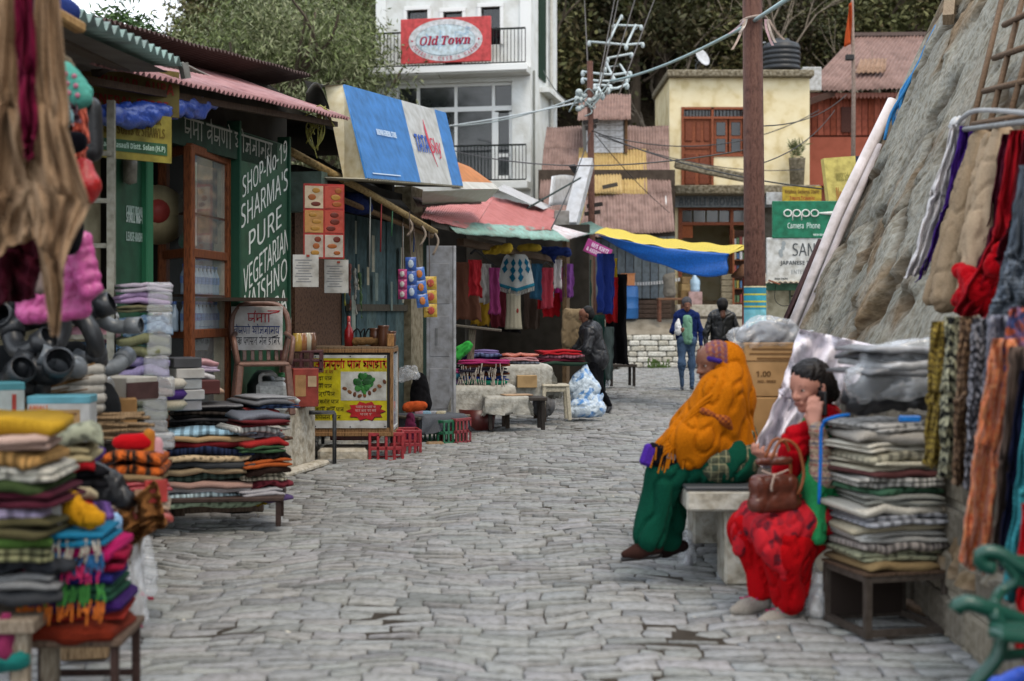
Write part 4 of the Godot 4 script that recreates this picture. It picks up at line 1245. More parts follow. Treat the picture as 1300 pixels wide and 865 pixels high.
func build_kiosk():
	var d := 24.0
	var o := at(1020, 395, d) * v3(1, 0, 1)
	var k := thing("kiosk", "cream and green kiosk with a pale tin roof, behind the brown pole", "kiosk", o)
	var X := func(px): return (px - 650.0) / F * d - o.x
	var Y := func(py): return 1.5 - (py - 395.0) / F * d
	var cream := M("kioskcream", "#c7c0a6", {"q": 0.8})
	slab(k, "front_wall", X.call(974), X.call(1002), 0, Y.call(368), -0.1, 0, cream)
	slab(k, "front_wall", X.call(1002), X.call(1075), 0, Y.call(386), -0.1, 0, M("kioskwhite", "#c9c8c2", {"q": 0.8}))
	slab(k, "side_wall", X.call(974), X.call(977), 0, Y.call(360), -1.5, -0.1, cream)
	slab(k, "back_wall", X.call(974), X.call(1075), 0, Y.call(360), -1.6, -1.5, cream)
	slab(k, "window_frame", X.call(1002), X.call(1004), Y.call(386), Y.call(369), -0.05, 0.02, paint("#5d6b5a"))
	slab(k, "counter_shelf", X.call(1004), X.call(1075), Y.call(377), Y.call(375), -0.4, -0.1, timber("#4a3c34"))
	slab(k, "green_fascia", X.call(972), X.call(1075), Y.call(369), Y.call(360), 0.0, 0.08, paint("#5f8f76"), 0.01)
	part("roof", corrugated(at(968, 359, d - 0.5) - o, at(1078, 359, d - 0.5) - o, at(1078, 347, d + 1.5) - o, at(968, 347, d + 1.5) - o, 0.09, 0.014, 3, 0.02, 2), M("paletin", "#b9b1a0", {"q": 0.6, "r": 0.6}), k)
	part("loose_sheet", mb0().bar(at(976, 356, d - 0.6) - o, at(990, 361, d - 0.6) - o, 0.1, 0.02).done(), M("rustbit", "#8a5a44"), k)
	wire("kiosk_wire", "thin dark wire looping on the kiosk wall", bend([at(985, 362, d - 0.12), at(984, 380, d - 0.12), at(992, 388, d - 0.12), at(1003, 388, d - 0.12)], 14), 0.006, "#3a3a38")
	var s := thing("sansui_sign", "white sign board reading SANSUI over the kiosk roof", "sign", at(1024, 330, d - 0.2))
	part("board", bx(v3(1.34, 0.74, 0.08), 0.008), paint("#d2d5d5", 0.45), s)
	write("SANSUI", "#4a4e50", s, v3(0.12, 0.17, 0.047), 0.72, 0.21, Vector3.RIGHT, UP, false)
	write("JAPANESE TECHNOLOGY", "#4c5052", s, v3(0.06, -0.06, 0.047), 1.02, 0.085)
	write("ENTERTAINING THE", "#8d9294", s, v3(0.1, -0.2, 0.047), 0.72, 0.065, Vector3.RIGHT, UP, false)
	write("New Delhi", "#3a3e40", s, v3(-0.43, -0.315, 0.047), 0.22, 0.035)
	var lg := mb0()
	for q in [[v2(0.03, 0.1), 0.035], [v2(0.02, 0.03), 0.03], [v2(-0.02, -0.04), 0.035], [v2(-0.01, -0.09), 0.03]]:
		var pts := []
		for i in 14: pts.append(q[0] + v2(cos(TAU * i / 14), sin(TAU * i / 14) * 1.3) * q[1])
		lg.prism(pts, 0.0, 0.004 + q[1] * 0.1)
	part("emblem", lg.done(), ink("#8d9496"), s, v3(-0.42, 0.17, 0.041))
	var g := thing("oppo_sign", "green sign board reading oppo Camera Phone, above the white SANSUI board", "sign", at(1023, 279, d - 0.22))
	part("board", bx(v3(1.12, 0.62, 0.08), 0.008), paint("#1f7a5c", 0.45), g)
	# round letters: o p p o
	var mb := ms()
	for i in 4:
		var c := v3(-0.31 + i * 0.15, 0.105, 0.044)
		var ring := []
		for j in 25: ring.append(c + v3(cos(TAU * j / 24) * 0.062, sin(TAU * j / 24) * 0.055, 0))
		mb.tube(ring, 0.026, 6, false, 0.5)
		if i == 1 or i == 2: mb.tube([c + v3(-0.066, 0, 0), c + v3(-0.066, -0.12, 0)], 0.019, 6, true, 0.5)
	mb.tube([v3(0.2, 0.105, 0.044), v3(0.36, 0.105, 0.044), v3(0.53, 0.105, 0.044)], [0.012, 0.03, 0.045], 6, true)
	part("lettering", mb.done(), paint("#e4e8e6", 0.4), g)
	write("Camera  Phone", "#cfe0da", g, v3(-0.04, -0.1, 0.045), 0.54, 0.1, Vector3.RIGHT, UP, false)
	write("NEW GENERATION", "#cfe0da", g, v3(0.3, -0.255, 0.045), 0.36, 0.032)
	var y := thing("yellow_hoarding", "leaning yellow box hoarding beside the white pipes, above the green sign", "hoarding", at(1072, 270, 25))
	var yo := y.position
	var A := at(1046, 201, 25) - yo; var B := at(1086, 198, 25) - yo; var C := at(1092, 272, 25) - yo; var E := at(1054, 268, 25) - yo
	part("face", mb0().prism([v2(E.x, E.y), v2(C.x, C.y), v2(B.x, B.y), v2(A.x, A.y)], -0.25, 0.0).done(), paint("#cdbf6c", 0.5), y)
	var lean := v3(-0.09, 1, 0)
	write("MUSIC School", "#8b8348", y, at(1072, 224, 25) - yo + v3(0, 0, 0.01), 0.28, 0.16, v3(1, 0.02, 0), lean)
	write("No  POUR", "#a0703c", y, at(1075, 248, 25) - yo + v3(0, 0, 0.01), 0.36, 0.28, v3(1, 0.0, 0), lean)
	write("SALE", "#a9894a", y, at(1056, 262, 25) - yo + v3(0, 0, 0.01), 0.09, 0.04, v3(1, 0, 0), lean)
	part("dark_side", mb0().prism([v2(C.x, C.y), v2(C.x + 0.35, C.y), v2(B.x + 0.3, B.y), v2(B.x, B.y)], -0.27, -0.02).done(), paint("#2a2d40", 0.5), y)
	part("stand", mb0().bar(v3(0, -2.6, -0.15), v3(0, 0, -0.15), 0.08, 0.08).done(), iron("#4a4c50"), y)
	var ys := thing("yellow_shop_sign", "small yellow shop sign with red and brown print, behind the green sign", "sign", at(1018, 247, 40))
	part("board", bx(v3(1.1, 0.45, 0.06)), paint("#b39a2e"), ys)
	write("Krishna General Store", "#5a3a1c", ys, v3(0, 0.08, 0.035), 0.95, 0.12)
	write("Tours Travels", "#8a2c20", ys, v3(0, -0.1, 0.035), 0.7, 0.12)
	var wsn := single("white_notice", bx(v3(0.5, 0.35, 0.05), 0.01), paint("#b8bcc0"), "small white notice board between the brown pole and the green sign", "sign", at(984, 252, 40.4))
	var rp := thing("red_post", "red post with a small brown thatch cap, left of the blue poster on the pole", "post", at(947, 430, 21.5))
	part("post", mb0().bar(v3(0, -1.1, 0), v3(0, 0.95, 0), 0.1, 0.1, ZB, 0.01).done(), paint("#9c4634"), rp)
	part("cap", ms().lathe([[0.0, 0.93], [0.18, 0.92], [0.2, 0.95], [0.03, 1.12], [0.0, 1.13]], v3(-0.03, 0, 0), 10).done(), M("thatch", "#7b5a48", {"q": 4.0, "b": 1.0}), rp)
	part("rail", mb0().bar(v3(0, 0.0, 0), v3(1.2, 0.0, -0.2), 0.05, 0.05).done(), iron("#3a3a3c"), rp)
# ---------------------------------------------------------------- goods
const NTH := ["bottom", "second", "third", "fourth", "fifth", "sixth", "seventh", "eighth", "ninth", "tenth", "eleventh", "twelfth", "thirteenth", "fourteenth", "fifteenth", "sixteenth", "seventeenth", "eighteenth", "nineteenth", "twentieth", "twenty-first", "twenty-second"]
var folds := {}
func fold_mesh(w: float, h: float, dep: float, layers: int, seed_: int, open := 0.0) -> ArrayMesh:
	var key := "%.2f %.3f %.2f %d %d" % [w, h, dep, layers, seed_]
	if folds.has(key): return folds[key]
	rng.seed = seed_ * 13 + 5
	var mb := ms()
	var t := h / layers
	var nz := fn0()
	nz.seed = seed_
	nz.frequency = 1.0
	for l in layers:
		var y0 := t * l
		var dz := rf(-0.05, 0.03)
		var dx := rf(-0.015, 0.015)
		var prof := []
		for i in 7: prof.append(v2(dep / 2 - t / 2 + cos(PI * i / 6.0 - PI / 2) * t * 0.5, t / 2 + sin(PI * i / 6.0 - PI / 2) * t * 0.5))
		prof.append(v2(-dep / 2, t * 0.92)); prof.append(v2(-dep / 2, t * 0.08))
		var rings := []
		var n := 8
		for i in n + 1:
			var x := (float(i) / n - 0.5) * w
			var e := pow(absf(float(i) / n - 0.5) * 2.0, 5.0)
			var r := []
			for p in prof:
				var q := v3(x + dx, y0 + t * 0.5 + (p.y - t * 0.5) * (1.0 - 0.45 * e), p.x + dz)
				q.y += nz.get_noise_2d(x * 4.0 + 7.0 * l, p.x * 4.0) * t * 0.7 - e * t * 0.2
				q.z += nz.get_noise_2d(x * 4.0, l * 3.0 + 40) * 0.035
				r.append(q)
			rings.append(r)
		for i in n:
			for k in prof.size():
				var k2 := (k + 1) % prof.size()
				mb.quad(rings[i][k], rings[i + 1][k], rings[i + 1][k2], rings[i][k2])
		for e in [0, n]:
			var c := Z0
			for q in rings[e]: c += q / prof.size()
			for k in prof.size():
				var k2 := (k + 1) % prof.size()
				if e == 0: mb.tri(rings[e][k], rings[e][k2], c)
				else: mb.tri(rings[e][k2], rings[e][k], c)
	folds[key] = mb.done()
	return folds[key]
# a pile: rows of [colour word, hex, height, kind], from the bottom up; every piece is a thing of its own
func pile(what: String, where: String, p: Vector3, turn: float, w: float, dep: float, items: Array, group := "", layers := 2, wob := 0.03, called := "folded_cloth", lw := 0.0):
	var y := 0.0
	rng.seed = int(p.x * 100) + int(p.z * 10) + 999
	var jit := []
	for i in items.size(): jit.append([rf(-wob, wob), rf(-wob, wob) * 1.3, rf(-0.16, 0.16), rf(0.88, 1.06)])
	for i in items.size():
		var it: Array = items[i]
		var m := fold_mesh(w, it[2], dep, 1 + (i * 3) % 2 * (layers - 1), 1 + i % 7)
		var nth: String = "topmost" if i == items.size() - 1 else ("lowest" if i == 0 else NTH[i] + " up")
		var lab := "%s %s, %s in the pile %s" % [it[0], what, nth, where]
		var o := single(called, m, cloth(it[1], it[3] if it.size() > 3 else ["", "striped", "", "check", "", "floral", ""][(i * 3 + items.size()) % 7]), lab, what.split(" ")[-1], p + v3(jit[i][0], y + lw, jit[i][1]), turn + jit[i][2], group)
		o.scale = v3(jit[i][3], 1, 1)
		y += it[2] * 0.96
func pillow(w: float, h: float, t: float, sd: int) -> ArrayMesh:
	var nz := fn0()
	nz.seed = sd
	nz.frequency = 9.0 / maxf(w, h)
	var mb := ms()
	for k in [-1.0, 1.0]:
		mb.grid(func(u: float, v: float):
			var e := pow(sin(PI * u), 0.6) * pow(sin(PI * v), 0.6)
			return v3((u - 0.5) * w * k, (v - 0.5) * h, k * (t * e * (1.0 + 0.6 * nz.get_noise_2d(u * w, v * h + k)) + 0.0015)), 10, 10)
	return mb.done()
func cardbox(called: String, label: String, p: Vector3, s: Vector3, turn: float, c: String, lid := "", group := "") -> Node3D:
	var t := thing(called, label, "box", p, turn, group)
	part("carton", bx(s, 0.006), M("card_" + c, c, {"r": 0.7, "q": 0.5}), t, v3(0, s.y / 2, 0))
	if lid: part("lid", bx(v3(s.x + 0.004, s.y * 0.2, s.z + 0.004), 0.005), M("card_" + lid, lid, {"r": 0.5, "q": 0.5}), t, v3(0, s.y * 0.9 + 0.002, 0))
	return t
func crate(label: String, p: Vector3, s: Vector3, turn: float, c: String, group := "") -> Node3D:
	var t := thing("crate", label, "crate", p, turn, group)
	var pm := plast(c, 0.45)
	var mb := mb0()
	mb.box(v3(0, 0.015, 0), v3(s.x, 0.03, s.z))
	for y in [0.1, 0.5, 0.93]:
		for k in [-1, 1]:
			mb.box(v3(0, s.y * y + 0.01, k * (s.z / 2 - 0.01)), v3(s.x, s.y * 0.11, 0.022), 0.004)
			mb.box(v3(k * (s.x / 2 - 0.01), s.y * y + 0.01, 0), v3(0.022, s.y * 0.11, s.z - 0.044), 0.004)
	part("frame", mb.done(), pm, t)
	var m2 := mb0().box(Z0, v3(0.028, s.y - 0.03, 0.014), 0.003).done()
	for k in [-1, 1]:
		for i in 5:
			part("slat", m2, pm, t, v3((i / 4.0 - 0.5) * (s.x - 0.03), s.y / 2, k * (s.z / 2 - 0.006)))
			if i in [1, 3]: part("slat", m2, pm, t, v3(k * (s.x / 2 - 0.006), s.y / 2, (i / 4.0 - 0.5) * (s.z - 0.06)), v3(0, PI / 2, 0))
	return t
func bag(called: String, label: String, p: Vector3, bones: Array, m: Material, sd: int, wr := 0.03, turn := 0.0, group := "", cell := 0.02) -> MeshInstance3D:
	return single(called, body(bones, cell, 0.04, [wr, v3(9, 7, 9), sd]), m, label, called.replace("_", " ").split(" ")[-1], p, turn, group)
func table(label: String, p: Vector3, turn: float, s: Vector3, top: Material, leg: Material, th := 0.04, lg := 0.045, rail := false) -> Node3D:
	var t := thing("table", label, "table", p, turn)
	part("top", bx(v3(s.x, th, s.z), 0.006), top, t, v3(0, s.y - th / 2, 0))
	for k in [[-1, -1], [1, -1], [-1, 1], [1, 1]]:
		part("leg", bx(v3(lg, s.y - th, lg), 0.004), leg, t, v3((s.x / 2 - lg) * k[0], (s.y - th) / 2, (s.z / 2 - lg) * k[1]))
	if rail:
		for k in [-1, 1]: part("rail", bx(v3(s.x - lg * 3, lg * 0.8, lg * 0.8), 0.004), leg, t, v3(0, s.y * 0.3, (s.z / 2 - lg) * k))
	return t
# ---------------------------------------------------------------- the shop row on the left
func build_shops():
	var green := M("shopgreen", "#24543c", {"q": 0.8, "r": 0.5, "sp": 0.45})
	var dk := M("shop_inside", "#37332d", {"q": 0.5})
	var cement := M("oldcement", "#b3aea2", {"t": ntex("oldc", 0.015, ["#a49e94", "#dcd8d0", "#ffffff", "#ccc6bc"], SX, 5, 81), "s": 0.8, "b": 0.5, "r": 0.95})
	var brown := timber("#7a4526")
	var S := func(px, z): return srow(px, z)
	var Y := func(px, py, z): return onrow(px, py, z).y
	# dhaba: the building with the green board
	var t := thing("dhaba_building", "narrow green fronted eating house with slanted white lettering on its board", "shop", RO, RT)
	var s0: float = -2.45
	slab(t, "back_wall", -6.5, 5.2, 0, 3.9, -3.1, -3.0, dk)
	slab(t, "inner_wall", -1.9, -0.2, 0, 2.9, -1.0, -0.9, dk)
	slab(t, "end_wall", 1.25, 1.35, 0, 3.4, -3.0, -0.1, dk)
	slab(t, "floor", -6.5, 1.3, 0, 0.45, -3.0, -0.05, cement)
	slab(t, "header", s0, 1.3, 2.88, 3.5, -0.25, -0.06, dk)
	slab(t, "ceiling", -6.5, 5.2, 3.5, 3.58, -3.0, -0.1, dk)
	slab(t, "green_door", S.call(143, 0.0), S.call(188, 0.0), 0.45, Y.call(165, 190, 0), -0.05, 0.0, green)
	slab(t, "green_post", S.call(184, 0.03), S.call(192, 0.03), 0.45, Y.call(188, 170, 0.03), -0.03, 0.05, M("postgreen", "#2d6a4a", {"r": 0.45}), 0.01)
	slab(t, "fascia", S.call(205, 0.1), S.call(352, 0.1), Y.call(280, 197, 0.1), Y.call(280, 160, 0.1), 0.04, 0.1, M("fasciagreen", "#2c4034", {"q": 0.8}))
	write_dev([["sh", "R", "m", "A"], ["v", "E", "sh", "N", "o"], ["bh", "o", "j", "n", "A", "l", "y"]], "#8f9188", t, v3(S.call(233, 0.1), Y.call(290, 188, 0.1), 0.105), S.call(345, 0.1) - S.call(233, 0.1), 0.15, 0.11)
	slab(t, "cream_strip", S.call(287, 0.02), S.call(302, 0.02), 0.45, 2.9, -0.1, 0.0, M("creamwall", "#bdb295", {"q": 0.8}))
	write("STALL No-19", "#b8c4bc", t, v3(S.call(171, 0.0), Y.call(171, 277, 0), 0.006), 0.3, 0.08)
	write("CAN'T BOARD", "#9eb0a6", t, v3(S.call(171, 0.0), Y.call(171, 268, 0), 0.006), 0.3, 0.07)
	write("LEASE-RADHA", "#9eb0a6", t, v3(S.call(171, 0.0), Y.call(171, 301, 0), 0.006), 0.3, 0.07)
	# the slanted board
	var b0: float = S.call(305, 0.12); var b1: float = S.call(368, 0.12)
	slab(t, "board", b0, b1, 0.55, Y.call(340, 176, 0.12), 0.0, 0.1, green, 0.006)
	for k in [b0, b1]: part("board_edge", bx(v3(0.04, 2.6, 0.13), 0.006), M("edgegreen", "#1d4433", {"r": 0.5}), t, v3(k, 1.9, 0.06))
	var lines := [["SHOP-No-19", 310, 246, 366, 181, 22], ["SHARMA'S", 308, 285, 367, 217, 24], ["PURE", 318, 319, 359, 263, 24], ["VEGETARIAN", 311, 368, 368, 292, 26], ["VAISHNO", 312, 400, 366, 330, 24], ["DHABA", 318, 432, 366, 368, 24]]
	for l in lines:
		var p := onrow(l[1], l[2] - l[5] * 0.5, 0.12)
		var q := onrow(l[3], l[4] + l[5] * 0.5, 0.12)
		var w := (q - p).dot(RU)
		var rise := (q.y - p.y) / w
		write(l[0], "#c9cdc6", t, v3(((p + q) * 0.5 - RO).dot(RU), (p.y + q.y) / 2, 0.104), w, rise * 0 + l[5] * 13.6 / F * 1.15, v3(1, rise * 1.1, 0), UP, false)
	# glass corner cabinet: two faces, frames, shelves, bottles
	var c := thing("corner_cabinet", "tall brown framed glass corner cabinet of bottles and posters, beside the green board", "cabinet", RO, RT)
	var sc: float = S.call(240, 0.12)
	var A := v3(S.call(207, -0.35), 0, -0.35); var B := v3(sc, 0, 0.12); var C := v3(S.call(287, 0.0), 0, 0.0)
	for q in [A, B, C, A.lerp(B, 0.04)]: part("post", mb0().bar(q + UP * 0.45, q + UP * 2.86, 0.075, 0.075, ZB, 0.008).done(), brown, c)
	for h in [0.5, 1.31, 1.98, 2.84]:
		for e in [[A, B], [B, C]]: part("rail", mb0().bar(e[0] + UP * h, e[1] + UP * h, 0.05, 0.075, Vector3.UP, 0.006).done(), brown, c)
	for e in [[A, B], [B, C]]:
		for y in [[0.55, 1.28], [1.34, 1.95], [2.01, 2.8]]: part("pane", mb0().quad_(e[0] + UP * y[0], e[1] + UP * y[0], e[1] + UP * y[1], e[0] + UP * y[1]).done(), glass_clear(), c)
	for h in [1.31, 1.62, 1.98, 2.3]: part("shelf", mb0().prism([v2(A.x, -A.z), v2(B.x, -B.z), v2(C.x, -C.z), v2(C.x - 0.1, 0.6)], h, h + 0.02, Transform3D(Basis(Vector3.RIGHT, -PI / 2), Z0)).done(), timber("#4f3020"), c)
	part("back_board", mb0().bar(v3(A.x, 1.6, -0.62), v3(C.x, 1.6, -0.62), 0.03, 2.4, ZB).done(), M("cabinet_dark", "#3a3028"), c)
	var bottle := ms().lathe([[0.0, 0.0], [0.032, 0.0], [0.034, 0.02], [0.031, 0.08], [0.034, 0.1], [0.034, 0.16], [0.014, 0.205], [0.014, 0.23], [0.0, 0.23]], Z0, 8).done()
	var cap := mb0().lathe([[0.017, 0.225], [0.017, 0.25], [0.0, 0.25]], Z0, 8).done()
	var band := mb0().lathe([[0.036, 0.09], [0.036, 0.15]], Z0, 8).done()
	for lev in [[1.33, "lower shelf"], [1.64, "upper shelf"]]:
		for i in 9:
			var u := (i + 0.7) / 9.6
			var q := B.lerp(C, u) + v3(0, lev[0], -0.07)
			var bt := thing("water_bottle", "clear water bottle in the row on the %s of the corner cabinet" % lev[1], "bottle", t.transform * q, RT, "water bottles in the corner cabinet")
			part("bottle", bottle, M("bottleclear", "#8496a6", {"r": 0.2, "sp": 0.7}), bt)
			part("cap", cap, plast("#3d5f9e"), bt)
			part("band", band, plast("#5f7fb4"), bt)
	for i in 4:
		var q := A.lerp(B, 0.55 + i * 0.11) + v3(0, 1.33, -0.1)
		var bt := thing("water_bottle", "dim water bottle at the left face of the corner cabinet", "bottle", t.transform * q, RT, "water bottles at the left of the cabinet")
		part("bottle", bottle, mats["bottleclear"], bt)
		part("cap", cap, plast("#3d5f9e"), bt)
	# posters behind the upper glass, a round tray on the left face
	var po := thing("wall_poster", "pale picture poster behind the upper right glass of the corner cabinet", "poster", t.transform * (B.lerp(C, 0.62) + v3(0, 2.42, -0.05)), RT)
	part("sheet", bx(v3(0.4, 0.66, 0.006)), M("poster_pic", "#b09a84", {"t": itex("posterpic", 48, 64, func(x, y): return Color(0.5, 0.46, 0.4).lerp(Color(0.75, 0.68, 0.58), 0.5 + 0.5 * sin(x * 0.3 + sin(y * 0.2) * 2.0)) * (0.8 + 0.2 * sin(y * 0.4))), "s": 2.0}), po)
	var ca := thing("wall_calendar", "narrow pale calendar behind the cabinet glass, left of the picture poster", "calendar", t.transform * (B.lerp(C, 0.2) + v3(0, 2.4, -0.05)), RT)
	part("sheet", bx(v3(0.2, 0.7, 0.006)), paint("#a9a598"), ca)
	part("picture", bx(v3(0.18, 0.36, 0.004)), paint("#6f7f6a"), ca, v3(0, 0.14, 0.004))
	var tr := thing("round_sign", "round cream and red advertising plate behind the left glass of the cabinet", "sign", t.transform * (A.lerp(B, 0.55) + v3(-0.12, 2.3, -0.12)), RT - 0.9)
	part("plate", ms().lathe([[0.0, 0.0], [0.24, 0.0], [0.25, 0.015], [0.0, 0.02]], Z0, 24, Basis(Vector3.RIGHT, PI / 2)).done(), paint("#a59a78"), tr)
	part("emblem", ms().lathe([[0.0, 0.022], [0.1, 0.022], [0.1, 0.026], [0.0, 0.026]], v3(0, 0.03, 0), 16, Basis(Vector3.RIGHT, PI / 2)).done(), paint("#9c3a34"), tr)
	single("green_bag", body([[v3(0, 0.08, 0), v3(0.02, 0.24, 0), 0.09, 0.06]], 0.02, 0.03, [0.02, v3(20, 20, 20), 2]), plast("#3f8a6a"), "green plastic bag on the middle shelf of the corner cabinet", "bag", t.transform * (B.lerp(C, 0.3) + v3(0, 2.0, -0.12)), RT)
	# roofs
	var pink := M("pinkroof", "#a07878", {"t": ntex("pinkr", 0.015, ["#94808a", "#dccccc", "#ffffff", "#c0a8a8"], SX, 5, 91), "s": 0.6, "r": 0.5, "sp": 0.4})
	var e0 := onrow(118, 80, 0.6); var e1 := onrow(444, 151, 0.6)
	var r1 := thing("pink_tin_roof", "faded pink corrugated roof over the shop with the green board", "roof")
	part("sheet", corrugated(e0, e1, e1 - RN * 1.7 + UP * 0.62, e0 - RN * 1.7 + UP * 0.62, 0.085, 0.016, 6, 0.015, 5), pink, r1)
	part("eave_beam", mb0().bar(e0 - RN * 0.15 - UP * 0.09, e1 - RN * 0.15 - UP * 0.05, 0.05, 0.05).done(), timber("#4d3c30"), r1)
	var d0 := onrow(120, 22, -0.25); var d1 := onrow(394, 95, -0.25)
	var r2 := thing("dark_tin_roof", "dark corrugated roof with a pale wavy edge, above the pink one", "roof")
	var dm := M("darkroof", "#4a3a36", {"t": texs["pinkr"], "s": 0.5, "r": 0.6})
	part("sheet", corrugated(d0, d1, d1 - RN * 3.0 - UP * 0.5, d0 - RN * 3.0 - UP * 0.5, 0.085, 0.018, 4, 0.02, 6), dm, r2)
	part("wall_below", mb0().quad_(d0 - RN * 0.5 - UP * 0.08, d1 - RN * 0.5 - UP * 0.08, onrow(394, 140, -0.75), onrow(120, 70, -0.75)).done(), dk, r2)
	var mb := ms().tube(droop(onrow(231, 80, -0.2), onrow(392, 135, 0.0), 0.06, 20), 0.012, 5)
	single("light_string", mb.done(), plast("#8f8a80"), "thin knotted cable strung below the dark roof edge", "cable")
	# near canopy with the pale green wavy edge
	var g0 := at(232, 80, 9.6); var g1 := at(96, 14, 7.4); var g2 := g1 + (g1 - g0) * 0.6
	var r3 := thing("green_edged_canopy", "nearest grey tin canopy with a pale green wavy edge, upper left", "roof")
	part("sheet", corrugated(g0, g2, g2 + v3(-2.6, 0.12, -0.3), g0 + v3(-2.6, 0.12, -0.3), 0.15, 0.03, 3, 0.01, 7), M("tealroof", "#8fb0aa", {"t": texs["pinkr"], "s": 0.4, "r": 0.5}), r3)
	part("lining", mb0().quad_(g0 - UP * 0.06 - RN * 0.1, g2 - UP * 0.06 - RN * 0.1, g2 + v3(-2.6, 0.02, -0.3), g0 + v3(-2.6, 0.02, -0.3)).done(), M("lining", "#6f6b68", {"q": 0.4}), r3)
	part("beam", mb0().bar(at(190, 75, 9.5) - RN * 0.2, at(60, 10, 7.2) - RN * 0.2, 0.1, 0.14).done(), timber("#5b5148"), r3)
	part("brace", mb0().bar(at(120, 92, 9.6), at(160, 68, 9.4), 0.06, 0.06).done(), timber("#3a322c"), r3)
	part("pale_batten", mb0().bar(at(60, 12, 6.3), at(102, 36, 6.6), 0.06, 0.05, UP, 0.01).done(), timber("#b08d5c"), r3)
	part("post", mb0().bar(at(236, 100, 9.62), at(232, 80, 9.6), 0.05, 0.05).done(), iron("#8a8a88"), r3)
	single("blue_bundle", body([[at(55, 10, 6.9), at(88, 14, 7.0), 0.09, 0.08]], 0.025, 0.04, [0.03, v3(9, 9, 9), 5]), cloth("#2c3c78"), "navy blue cloth bundle tucked on the near canopy edge", "bundle")
	# yellow printed signs and the rolled blue sheet
	var ys := thing("yellow_banner", "yellow printed shop banner with a green stripe, behind the pale ladder", "banner", onrow(158, 172, 0.35), 0.85)
	part("sheet", bx(v3(0.78, 0.34, 0.02)), paint("#94893a"), ys)
	part("stripe", bx(v3(0.7, 0.085, 0.004)), paint("#2f5c40"), ys, v3(0, -0.075, 0.012))
	write("BLANKETS SUITS & SHAWLS", "#5a4a18", ys, v3(0, 0.04, 0.013), 0.66, 0.07)
	write("COTTON  WOOL WEAR", "#5a4a18", ys, v3(0, 0.13, 0.013), 0.6, 0.06)
	write("Ram Bazaar, Kasauli Distt. Solan (H.P)", "#a8c0b0", ys, v3(0, -0.075, 0.016), 0.66, 0.05)
	var yb := thing("red_lettered_banner", "dim yellow banner with red lettering under the pink eave", "banner", onrow(160, 112, 0.3), 0.85)
	part("sheet", bx(v3(0.9, 0.34, 0.02)), paint("#6d602c"), yb)
	write("KUMAR  AURA", "#7a2a20", yb, v3(0.08, 0.03, 0.013), 0.64, 0.08)
	write("GENERAL STORE", "#8a2a1e", yb, v3(0, -0.1, 0.013), 0.7, 0.07)
	var roll := []
	for i in 9:
		var p := onrow(124 + i * 19, 142 + 7 * sin(i * 0.7) - i * 0.5, 0.42)
		roll.append(p)
	var bones := []
	for i in 8: bones.append([roll[i], roll[i + 1], 0.1 - absf(i - 3) * 0.011, 0.1 - absf(i - 2) * 0.012])
	bones.append([roll[6] - UP * 0.08, roll[7] - UP * 0.1, 0.03, 0.03])
	single("blue_tarpaulin_roll", body(bones, 0.018, 0.03, [0.035, v3(5, 15, 2), 3]), M("tarpblue", "#2347a0", {"r": 0.38, "sp": 0.6, "b": 0.8, "s": 3.0}), "rolled blue tarpaulin tied under the pink eave", "tarpaulin")
	# ladder
	var l := thing("ladder", "pale metal ladder standing before the green door", "ladder", Z0)
	var lm := iron("#a3a297", 0.5)
	part("rail", mb0().bar(at(141, 128, 9.6), at(141, 560, 9.3), 0.05, 0.04, ZB).done(), lm, l)
	part("rail", mb0().bar(at(75, 128, 9.6), at(75, 560, 9.3), 0.05, 0.04, ZB).done(), lm, l)
	for y in [195, 255, 312, 370, 428]: part("rung", mb0().bar(at(75, y, 9.5), at(141, y, 9.5), 0.045, 0.03).done(), lm, l)
	slab(t, "side_panel", -4.2, S.call(143, 0.0), 0.45, 2.7, -0.14, -0.1, M("beigepanel", "#8f886f", {"q": 0.6}))
	single("wall_lamp", ms().lathe([[0.0, 0.0], [0.05, 0.02], [0.055, 0.18], [0.03, 0.22], [0.0, 0.22]], Z0, 10).done(), plast("#8a8678"), "small unlit wall lamp beside the green post", "lamp", onrow(165, 235, 0.06))
	# plinth before the dhaba
	var pl_ := thing("plinth", "stained white plinth carrying the brown chair", "plinth", RO, RT)
	part("block", bx(v3(0.96, 0.6, 0.4), 0.02), cement, pl_, v3(0.4, 0.3, 0.2))
	part("kerb", bx(v3(2.2, 0.06, 0.14), 0.02), cement, pl_, v3(-0.2, 0.03, 0.47))
